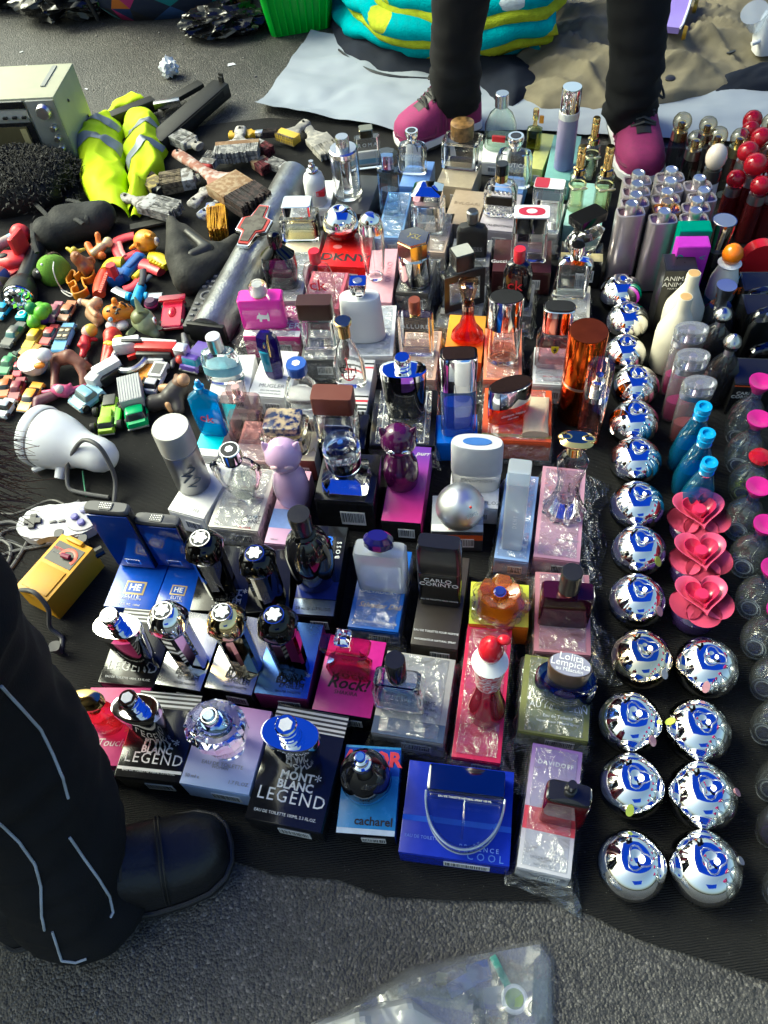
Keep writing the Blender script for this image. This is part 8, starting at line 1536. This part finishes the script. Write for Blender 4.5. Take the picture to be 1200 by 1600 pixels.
# small animals
r_,P,k = toy('toy_figure','small yellow figure with branching arms behind the brown cat',zu(780,520)); blob('body',pl((.6,.48,.06)),r_,[(P(zu(780,560),.01),P(zu(780,490),.03),.009,.008),(P(zu(780,490),.035),P(zu(770,470),.04),.008,.007),(P(zu(760,490),.03),P(zu(700,455),.035),.005,.004),(P(zu(800,490),.03),P(zu(885,460),.03),.005,.003)]); obj('muzzle',ball(P(zu(770,540),.03),.006),pl((.6,.4,.3)),r_)
r_,P,k = toy('toy_figure','brown sitting cat figure with a curled tail',zu(860,700)); blob('body',pl((.3,.13,.07)),r_,[(P(zu(790,540),.05),P(zu(800,550),.05),.011,.01),(P(zu(800,560),.045),P(zu(900,640),.02),.012,.016),(P(zu(830,600),.035),P(zu(840,720),.004),.007,.005),(P(zu(880,640),.03),P(zu(900,730),.004),.009,.006),(P(zu(780,520),.06),P(zu(775,505),.066),.004,.002),(P(zu(805,530),.06),P(zu(812,512),.066),.004,.002)]); obj('tail',tube(smooth_path([P(zu(930,650),.012),P(zu(975,600),.02),P(zu(960,555),.03),P(zu(900,570),.035)],6),.0035,8),pl((.3,.13,.07)),r_)
r_,P,k = toy('toy_figure','orange and cream jointed animal figure lying on its back',zu(1020,460)); blob('body',pl((.65,.18,.04)),r_,[(P(zu(1000,510),.012),P(zu(1060,430),.014),.011,.01),(P(zu(960,510),.012),P(zu(915,420),.02),.007,.008),(P(zu(1030,400),.02),P(zu(1015,310),.035),.006,.006),(P(zu(1020,520),.012),P(zu(1060,530),.012),.008,.009)]); blob('belly',pl((.6,.5,.3)),r_,[(P(zu(975,500),.02),P(zu(1060,430),.022),.007,.007),(P(zu(1075,420),.02),P(zu(1125,390),.02),.006,.011)])
# cookie cutter
r_ = empty('cookie_cutter',(*at(zu(860,850),GZ).xy,GZ)); tag(r_,'orange plastic cookie cutter in a figure outline','cookie cutter')
out = [(720,830),(770,745),(810,760),(800,800),(830,780),(870,745),(895,770),(930,705),(1000,740),(985,800),(920,830),(880,820),(905,900),(930,930),(860,975),(790,985),(775,930),(820,900),(800,850),(740,880)]
pts = smooth_path([at(zu(*q),GZ) - r_.location for q in out + out[:1]],4); bm = bmesh.new(); rr = []
for i,p in enumerate(pts): t = (pts[(i+1) % (len(pts)-1)] - pts[i-1 if i else -2]); n = Vector((-t.y,t.x,0)).normalized()*.001; rr.append([bm.verts.new(v) for v in (p-n,p+n,p+n+Vector((0,0,.014)),p-n+Vector((0,0,.014)))])
for a,b in zip(rr,rr[1:]):
 for i in range(4): bm.faces.new((a[i],a[(i+1) % 4],b[(i+1) % 4],b[i]))
oc = pl((.75,.27,.02)); obj('blade',bm,oc,r_); obj('rim',tube([p + Vector((0,0,.014)) for p in pts],.002,6),oc,r_)
# toy tools
def bar(r,pts,w,h,mat,name='bar',z=.008):
 pp = [at(p,GZ+z) - r.location for p in pts]; return obj(name,tube(smooth_path(pp,5),w,12,None,h),mat,r,sharp=50)
redp = pl((.58,.05,.07),.35); yel = pl((.75,.5,.02),.35); blu_ = pl((.015,.1,.36),.35)
r_ = empty('toy_saw',(*at(zw(450,280),GZ).xy,GZ)); tag(r_,'red toy hacksaw frame beside the orange round toy','toy tool'); bar(r_,[zw(540,170),zw(450,190),zw(370,230),zw(380,300),zw(430,390)],.012,.5,redp,'frame'); bar(r_,[zw(430,390),zw(500,360),zw(610,310)],.011,.5,redp,'handle'); bar(r_,[zw(395,230),zw(420,310),zw(450,360)],.005,.5,pl((.65,.2,.2)),'inlay',.014)
r_ = empty('toy_slide',(*at(zw(250,600),GZ).xy,GZ)); tag(r_,'red and yellow banana-shaped toy with ridges','toy'); bar(r_,[zw(210,720),zw(215,640),zw(250,540),zw(300,470)],.013,.8,pl((.65,.07,.03),.35),'handle',.012); bar(r_,[zw(280,500),zw(330,430),zw(430,420)],.014,.7,yel,'blade',.016)
for i in range(10): bar(r_,[zw(205 + i*7,690 - i*19),zw(232 + i*7,700 - i*19)],.0025,.6,pl((.5,.04,.02)),'ridge',.024)
r_ = empty('toy_spanner',(*at(zw(460,500),GZ).xy,GZ)); tag(r_,'blue toy spanner with a red hexagonal socket','toy tool'); obj('head',loft([(0,1,.8,2),(.8,1,.8,2),(1,.92,.72,2)],24,95*mpp(at(zw(380,600)),6),.022),blu_,r_,at(zw(385,600),GZ) - r_.location,(0,0,R(20))); bar(r_,[zw(430,560),zw(500,470),zw(600,360)],.016,.6,blu_,'handle',.012); bar(r_,[zw(480,470),zw(590,360)],.005,.5,pl((.01,.05,.2)),'slot',.02); obj('socket',loft([(0,1,1,-6),(1,.9,.9,-6)],24,52*mpp(at(zw(355,540)),6),.03),pl((.5,.02,.03)),r_,at(zw(360,560),GZ+.015) - r_.location)
r_ = empty('toy_pliers',(*at(zw(720,430),GZ).xy,GZ)); tag(r_,'red and yellow toy adjustable wrench','toy tool'); bar(r_,[zw(610,440),zw(700,460),zw(800,500)],.016,.55,redp,'jaw_arm',.012); bar(r_,[zw(680,370),zw(770,380),zw(850,460)],.014,.55,yel,'jaw',.014); bar(r_,[zw(540,570),zw(600,510)],.008,.7,yel,'thumb_wheel',.014); bar(r_,[zw(620,540),zw(540,640),zw(440,680)],.011,.5,redp,'handle',.01)
for i in range(5): bar(r_,[zw(690 + i*28,420 + i*12),zw(700 + i*28,400 + i*12)],.004,.8,yel,'tooth',.024)
r_,P,k = toy('toy_figure','orange round blow-up animal toy with a small tail',zw(640,230)); blob('body',pl((.75,.27,.02)),r_,[(P(zw(640,220),.026),P(zw(660,220),.028),105*k,100*k),(P(zw(660,160),.05),P(zw(690,170),.055),25*k,18*k),(P(zw(530,270),.02),P(zw(500,290),.012),20*k,14*k),(P(zw(680,300),.01),P(zw(720,300),.01),24*k,20*k)]); obj('spout',loft([(0,1,1,2),(1,.8,.8,2)],14,22*k,.006),pl((.55,.16,.01)),r_,P(zw(572,250),.034),(R(40),R(-50),0)); obj('muzzle',ball(P(zw(750,225),.03),42*k,None,14,10,(.6,.9,1)),pl((.7,.6,.55)),r_)
# little plane
r_ = empty('toy_plane',(*at(zw(580,740),GZ).xy,GZ)); tag(r_,'light blue toy aeroplane with silver wings','toy'); lb = pl((.04,.33,.6)); sv = principled('toy_silver',(.5,.55,.6),.3,.6)
bar(r_,[zw(550,800),zw(580,710),zw(610,640)],.01,1.,lb,'fuselage',.014); bar(r_,[zw(500,740),zw(430,710),zw(350,670)],.009,.35,sv,'wing',.014); bar(r_,[zw(640,740),zw(710,735),zw(800,730)],.009,.35,sv,'wing',.014); bar(r_,[zw(600,640),zw(620,560),zw(620,490)],.007,.5,pl((.02,.02,.03)),'tail',.022); bar(r_,[zw(630,600),zw(690,540)],.006,.3,pl((.03,.04,.06)),'tailplane',.02); bar(r_,[zw(470,735),zw(500,740)],.009,.9,lb,'engine',.014); bar(r_,[zw(640,740),zw(665,738)],.009,.9,lb,'engine',.014)
# tiger cub toy
r_,P,k = toy('toy_figure','orange striped tiger cub toy with white paws',zw(390,910)); tg_ = pl((.72,.22,.02)); blob('body',tg_,r_,[(P(zw(320,900),.03),P(zw(340,900),.032),78*k,80*k),(P(zw(400,880),.03),P(zw(470,880),.026),85*k,70*k),(P(zw(350,775),.055),P(zw(352,790),.05),28*k,26*k),(P(zw(420,810),.05),P(zw(440,820),.045),26*k,24*k)],.0025)
for p in (zw(325,1010),zw(430,1010)): obj('paw',ball(P(p,.012),56*k,None,16,10,(1,1,.75)),pl((.68,.68,.72)),r_)
obj('nose',ball(P(zw(315,955),.05),22*k),pl((.25,.35,.45)),r_)
bpy.context.view_layer.update(); bd_ = [c for c in r_.children if c.name.startswith('body')][0]
for s0 in ([zw(370,880),zw(385,860),zw(410,855)],[zw(410,795),zw(440,810),zw(460,830)],[zw(460,800),zw(480,815),zw(500,835)],[zw(280,880),zw(292,872),zw(304,876)],[zw(335,850),zw(350,840),zw(370,840)],[zw(360,905),zw(375,890),zw(390,900)]):
 pp = [onto(bd_,q)[0] for q in s0]; pp = [x - r_.location for x in pp if x is not None]
 if len(pp) > 1: obj('stripe',tube(pp,.0022,6),pl((.03,.02,.02)),r_)
# shark toy
r_,P,k = toy('toy_figure','grey-green toy shark with a tall fin',zw(620,980)); sg = pl((.24,.28,.16)); blob('body',sg,r_,[(P(zw(620,960),.035),P(zw(640,980),.035),110*k,105*k),(P(zw(660,1020),.025),P(zw(740,1090),.015),80*k,40*k)],.0028); obj('dorsal_fin',loft([(0,.3,.1,2),(.5,.2,.07,2,0,.0),(1,.05,.03,2)],14,130*k,140*k),sg,r_,P(zw(600,880),.062),(R(-20),R(-8),0)); obj('back_cap',ball(P(zw(600,930),.046),92*k,None,20,12,(1,1,.75)),pl((.12,.13,.05)),r_)
for p,q in ((zw(740,1030),zw(790,1030)),(zw(520,1060),zw(470,1085))): obj('side_fin',tube([P(p,.025),P(q,.012)],[.013,.004],10,None,.4),sg,r_)
obj('eye',ball(P(zw(728,960),.045),32*k,None,14,10,(.5,.8,1)),WHT,r_); obj('pupil',ball(P(zw(736,962),.046),16*k,None,10,8,(.6,.8,1)),pl((.4,.03,.05)),r_)
r_,P,k = toy('toy_figure','dark plum and pink round toy behind the toy shark',zw(710,840)); obj('disc',loft([(0,.8,.8,2),(.3,1,1,2),(.7,1,1,2),(1,.7,.7,2)],24,62*k,.018),pl((.06,.02,.06)),r_); obj('band',loft([(.4,1.04,1.04,2),(.6,1.04,1.04,2)],24,62*k,.018),pl((.45,.05,.2)),r_)
# tan long-nosed figure
r_,P,k = toy('toy_figure','tan long-eared animal figure lying beside the tiger cub',zv(970,190)); blob('body',pl((.42,.25,.14)),r_,[(P(zv(960,200),.016),P(zv(1020,260),.014),.014,.012),(P(zv(960,110),.03),P(zv(850,75),.026),.009,.006),(P(zv(960,130),.028),P(zv(1010,90),.03),.012,.012),(P(zv(940,150),.03),P(zv(1000,215),.034),.005,.006),(P(zv(1000,280),.01),P(zv(1010,330),.008),.007,.004)])
obj('nose',ball(P(zv(840,75),.028),.006),pl((.6,.45,.38)),r_); obj('eye',ball(P(zv(1000,55),.036),.006),WHT,r_)
r_,P,k = toy('music_player','small cyan square music player with a white ring',zv(240,240)); o = obj('case',add_box(bmesh.new(),(0,0,.004),(110*k,110*k,.009),bev=.002),pl((.02,.42,.55),.25),r_,None,(0,0,R(-12))); obj('ring',tube([Vector((34*k*math.cos(a),34*k*math.sin(a) + 20*k,.009)) for a in [i*math.pi/10 for i in range(21)]],9*k,8,None,.3),WHT,r_)
r_,P,k = toy('toy_figure','green muscular toy torso with round fists',zv(390,210)); blob('body',pl((.13,.42,.03)),r_,[(P(zv(370,190),.018),P(zv(420,150),.022),.015,.014),(P(zv(350,290),.016),P(zv(350,250),.02),.013,.011),(P(zv(430,190),.03),P(zv(440,180),.032),.014,.013),(P(zv(480,150),.028),P(zv(485,150),.028),.012,.011)]); obj('hair',ball(P(zv(325,145),.035),.012),pl((.02,.18,.05)),r_); obj('shorts',ball(P(zv(440,240),.012),.014),pl((.06,.03,.2)),r_)
# white round toy sitting in a ribbed bowl
r_,P,k = toy('toy_figure','white round toy in a ribbed white bowl with an orange band',zv(420,800)); obj('bowl',loft([(0,.35,.35,2),(.1,.5,.5,2),(.35,.8,.8,2),(.7,.98,.98,2),(1,1,1,2)],32,140*k,190*k),pl((.66,.67,.68)),r_,None,(R(8),R(-8),0)); obj('head',ball(P(zv(455,630),.045),78*k,None,20,14,(1.1,.95,.9)),pl((.68,.69,.7)),r_); obj('band',ball(P(zv(410,740),.034),55*k,None,16,10,(1.1,.7,.5)),pl((.7,.22,.02)),r_); obj('foot',loft([(0,1,1,2),(1,.9,.9,2)],20,60*k,.006),pl((.03,.15,.4)),r_)
for i in range(4): obj('rib',tube([Vector((140*k*(.68+.1*i)*math.cos(a),140*k*(.68+.1*i)*math.sin(a),190*k*(.28+.17*i))) for a in [j*math.pi/12 for j in range(25)]],.0012,6),pl((.6,.61,.62)),r_)
o = obj('toy_tile',add_box(bmesh.new(),(0,0,.004),(.03,.045,.008),bev=.001),pl((.55,.25,.06)),None,at(zv(310,620),GZ),(0,0,R(-30))); tag(o,'flat tan toy panel behind the white bowl toy','toy')
# brown jointed horseshoe figure
r_,P,k = toy('toy_figure','long-limbed brown rubber figure bent like a horseshoe',zv(720,780)); blob('body',pl((.16,.06,.04),.5),r_,[(P(zv(590,680),.02),P(zv(720,650),.035),.012,.014),(P(zv(720,650),.035),P(zv(850,720),.028),.013,.01),(P(zv(850,720),.028),P(zv(920,760),.012),.01,.008),(P(zv(580,700),.02),P(zv(570,850),.014),.01,.007),(P(zv(570,850),.014),P(zv(570,970),.008),.007,.008),(P(zv(800,700),.03),P(zv(865,830),.018),.009,.008),(P(zv(865,830),.018),P(zv(870,950),.008),.008,.007)])
r_,P,k = toy('toy_figure','pink and plum winged creature figure lying by the orange sports car',zv(640,1030)); blob('body',pl((.42,.06,.16)),r_,[(P(zv(600,1000),.014),P(zv(690,1010),.016),.012,.012),(P(zv(690,990),.02),P(zv(735,935),.02),.006,.003),(P(zv(700,1020),.014),P(zv(890,950),.01),.007,.004),(P(zv(590,1010),.012),P(zv(450,1020),.008),.006,.004)]); obj('face',ball(P(zv(620,985),.026),.008),pl((.6,.5,.5)),r_); blob('lower_body',pl((.12,.04,.06)),r_,[(P(zv(560,1050),.01),P(zv(400,1110),.01),.009,.01),(P(zv(400,1110),.01),P(zv(380,1170),.008),.01,.007)])
# dolls
r_,P,k = toy('toy_doll','small red-suited doll with yellow hair',zv(900,520)); blob('body',pl((.45,.02,.03)),r_,[(P(zv(890,470),.012),P(zv(890,540),.012),.01,.009),(P(zv(920,460),.012),P(zv(1000,470),.008),.005,.004),(P(zv(870,470),.012),P(zv(830,530),.01),.005,.005),(P(zv(900,540),.012),P(zv(850,530),.018),.007,.006),(P(zv(880,560),.01),P(zv(860,640),.008),.007,.006)]); obj('head',ball(P(zv(920,390),.018),.0125),pl((.6,.38,.32)),r_); obj('hair',ball(P(zv(945,375),.02),.013,None,14,10,(1,1,.95)),pl((.55,.38,.05)),r_); obj('boot',ball(P(zv(895,690),.006),.006,None,10,8,(.8,1.6,.8)),pl((.02,.02,.02)),r_)
r_,P,k = toy('toy_doll','headless red toy figure with a yellow belt',zd(640,850)); blob('body',pl((.48,.03,.02)),r_,[(P(zd(660,770),.016),P(zd(650,800),.016),.018,.014),(P(zd(640,820),.014),P(zd(605,930),.008),.011,.006),(P(zd(665,820),.014),P(zd(630,920),.01),.01,.006),(P(zd(690,760),.016),P(zd(700,800),.012),.008,.007)]);
for p in (zd(630,808),zd(650,812),zd(692,775)): obj('belt_patch',ball(P(p,.03),.006,None,10,8,(1.4,.8,.5)),pl((.65,.45,.03)),r_)
# blaster
r_ = empty('toy_blaster',(*at(zx(650,400),GZ).xy,GZ)); tag(r_,'white, red and black toy blaster with a ring guard','toy gun'); c0 = r_.location.copy()
m_,L_,yw = place(zx(350,380),zx(1030,420));
def bx(a,b,w,h,z,mat,nm):
 m,L,y = place(a,b,GZ+z); return obj(nm,add_box(bmesh.new(),(0,0,0),(L,w,h),bev=min(w,h)*.18),mat,r_,Vector((m.x,m.y,GZ+z)) - c0,(0,0,y))
wt = pl((.66,.67,.68),.3); bk = pl((.02,.02,.022),.35); rd = pl((.55,.02,.02),.3)
bx(zx(350,375),zx(600,335),.022,.026,.024,wt,'rear_body'); bx(zx(560,385),zx(940,395),.02,.022,.024,rd,'mid_body'); bx(zx(600,340),zx(940,365),.012,.02,.022,wt,'top_rail'); bx(zx(430,345),zx(620,345),.006,.02,.03,bk,'sight'); bx(zx(930,400),zx(1040,420),.022,.022,.03,SILV,'muzzle'); bx(zx(570,440),zx(900,440),.02,.018,.018,bk,'lower_body'); bx(zx(640,490),zx(820,490),.016,.012,.012,wt,'lower_plate')
obj('ring_guard',tube([at(zx(500,465),GZ+.016) - c0 + Vector((.03*math.cos(a),.036*math.sin(a),0)) for a in [i*math.pi/12 for i in range(25)]],.006,8),SILV,r_); bx(zx(480,480),zx(560,450),.006,.01,.014,rd,'trigger')
o = bx(zx(170,640),zx(400,510),.022,.024,.022,wt,'grip'); bx(zx(210,700),zx(420,550),.024,.02,.012,bk,'grip_insert'); bx(zx(120,670),zx(215,700),.024,.026,.018,wt,'grip_end')
r_,P,k = toy('toy_doll','thin grey toy figure with a red chest beside the blaster',zx(1000,460)); blob('body',pl((.14,.14,.15)),r_,[(P(zx(1000,260),.012),P(zx(1020,340),.014),.005,.007),(P(zx(1020,340),.012),P(zx(1030,460),.012),.007,.008),(P(zx(1020,480),.012),P(zx(980,580),.008),.006,.004),(P(zx(980,470),.012),P(zx(900,500),.01),.006,.005),(P(zx(900,500),.01),P(zx(895,560),.006),.005,.004)]); obj('chest',ball(P(zx(968,492),.02),.008),pl((.5,.04,.03)),r_)
r_,P,k = toy('toy_doll','brown and black horned beast figure beside the blue slanted bottle',zx(930,790)); blob('body',pl((.03,.025,.025),.5),r_,[(P(zx(950,770),.02),P(zx(880,840),.018),.02,.018),(P(zx(880,850),.016),P(zx(870,930),.01),.012,.009),(P(zx(930,850),.016),P(zx(960,960),.008),.014,.01),(P(zx(800,880),.014),P(zx(720,900),.012),.014,.016)],.003); blob('torso',pl((.12,.06,.035),.5),r_,[(P(zx(960,720),.03),P(zx(990,690),.036),.014,.012),(P(zx(930,640),.04),P(zx(950,665),.04),.004,.006)]); blob('hands',pl((.45,.25,.12),.5),r_,[(P(zx(800,760),.02),P(zx(900,765),.022),.008,.009),(P(zx(860,910),.016),P(zx(885,960),.008),.007,.006)]); obj('face',ball(P(zx(1000,680),.046),.011),pl((.35,.2,.12)),r_)
# --- clear bag at the front
c0 = at((690,1590),0); r_ = empty('clear_plastic_bag',(c0.x,c0.y,0)); tag(r_,'crumpled clear plastic bag with coloured bits inside lying on the asphalt','plastic bag')
def bagh(p,u,v):
 e = math.sin(math.pi*min(1,max(0,u)))**.6*min(1,v*0+math.sin(math.pi*(.5+.5*(1-v)))**.0)*(1 if v < .85 else max(0,(1-v)/.15)**.5)
 return .003 + e*(.035*(.5+.5*ridge(p.x*7,p.y*7,4)) + .01*ridge(p.x*22,p.y*24,1) + .012*(1-abs(math.sin(p.x*38 + p.y*20 + 5*nz3(p.x*9,p.y*9,2))))**3)
bm = sheet([(470,1690),(560,1700),(680,1705),(790,1700),(866,1690)],[(495,1598),(555,1562),(640,1510),(760,1484),(848,1468),(866,1500)],44,26,bagh); bmesh.ops.translate(bm,vec=-c0,verts=bm.verts);
obj('upper_film',bm,glass((.9,.92,.94),.7,.1,.14),r_,sharp=30)
bm = sheet([(460,1690),(560,1700),(680,1705),(790,1700)],[(490,1600),(560,1575),(640,1556),(700,1598)],30,16,lambda p,u,v: bagh(p,u,v) + .012 + .008*ridge(p.x*30,p.y*18,9)); bmesh.ops.translate(bm,vec=-c0,verts=bm.verts); obj('folded_film',bm,glass((.93,.95,.96),.7,.12,.38),r_,sharp=20)
bm = sheet([(470,1690),(560,1700),(680,1705),(790,1700),(866,1690)],[(500,1598),(560,1565),(640,1514),(760,1490),(844,1476),(860,1500)],30,18,lambda p,u,v: max(.003,bagh(p,u,v) - .006)); bmesh.ops.translate(bm,vec=-c0,verts=bm.verts); obj('inner_film',bm,glass((.9,.92,.95),.75,.15,.2),r_,sharp=25)
for (p,cc,s_) in (((748,1520),(.02,.05,.2),(.025,.02)),((782,1520),(.02,.3,.2),(.008,.035)),((720,1540),(.03,.06,.22),(.03,.015)),((770,1560),(.02,.03,.08),(.02,.02)),((690,1530),(.2,.2,.1),(.012,.012))):
 q = at(p,.004) - c0; obj('contents',add_box(bmesh.new(),(0,0,.004),(s_[0],s_[1],.008),bev=.002),pl(cc),r_,q,(0,0,rnd.uniform(-.4,.4)))
q = at((803,1562),.004) - c0; o = obj('bottle_cap',loft([(0,1,1,2),(.8,1,1,2),(1,.85,.85,2)],20,.014,.01),WHT,r_,q); obj('cap_disc',loft([(1,.7,.7,2),(1.1,.65,.65,2)],20,.014,.01),pl((.2,.3,.04)),o)
# ---------------------------------------------------------------- the awning overhead and the street around, seen in the chrome
tp = principled('blue_tarpaulin',(.008,.04,.34),.5,var=.12,vscale=2.5)
b = tp.node_tree.nodes['Principled BSDF']; out = [n for n in tp.node_tree.nodes if n.type == 'OUTPUT_MATERIAL'][0]
trn = tp.node_tree.nodes.new('ShaderNodeBsdfTranslucent'); trn.inputs[0].default_value = (.005,.035,.42,1); mxs = tp.node_tree.nodes.new('ShaderNodeMixShader'); mxs.inputs[0].default_value = .55
tp.node_tree.links.new(b.outputs[0],mxs.inputs[1]); tp.node_tree.links.new(trn.outputs[0],mxs.inputs[2]); tp.node_tree.links.new(mxs.outputs[0],out.inputs[0])
def awning(label,x0,x1,y0,y1,z,rz=0):
 r = empty('awning',((x0+x1)/2,(y0+y1)/2,0),rz); tag(r,label,'awning','blue tarpaulin awnings over the stalls'); w,d = x1-x0,y1-y0; bm = bmesh.new(); n = 16
 vs = [[bm.verts.new((-w/2 + w*i/n,-d/2 + d*j/n,z - .12*math.sin(math.pi*i/n)*math.sin(math.pi*j/n) + .02*nz3(i*.6,j*.6,3))) for i in range(n+1)] for j in range(n+1)]
 for j in range(n):
  for i in range(n): bm.faces.new((vs[j][i],vs[j][i+1],vs[j+1][i+1],vs[j+1][i]))
 obj('tarpaulin',bm,tp,r,sharp=180)
 for sx in (-1,1):
  for sy in (-1,1): obj('guy_rope',tube([(sx*w/2,sy*d/2,z),(sx*(w/2+.9),sy*(d/2+.5),z+1.2)],.006,6),plastic((.4,.4,.35),.8),r)
 return r
awning('blue tarpaulin awning stretched over the bottles, mirrored in the chrome domes',-.72,2.7,-.55,4.6,2.45,R(-4))
awning('second blue tarpaulin awning behind the viewer, mirrored low in the chrome domes',-.9,1.4,-6.2,-3.4,2.6,R(5))
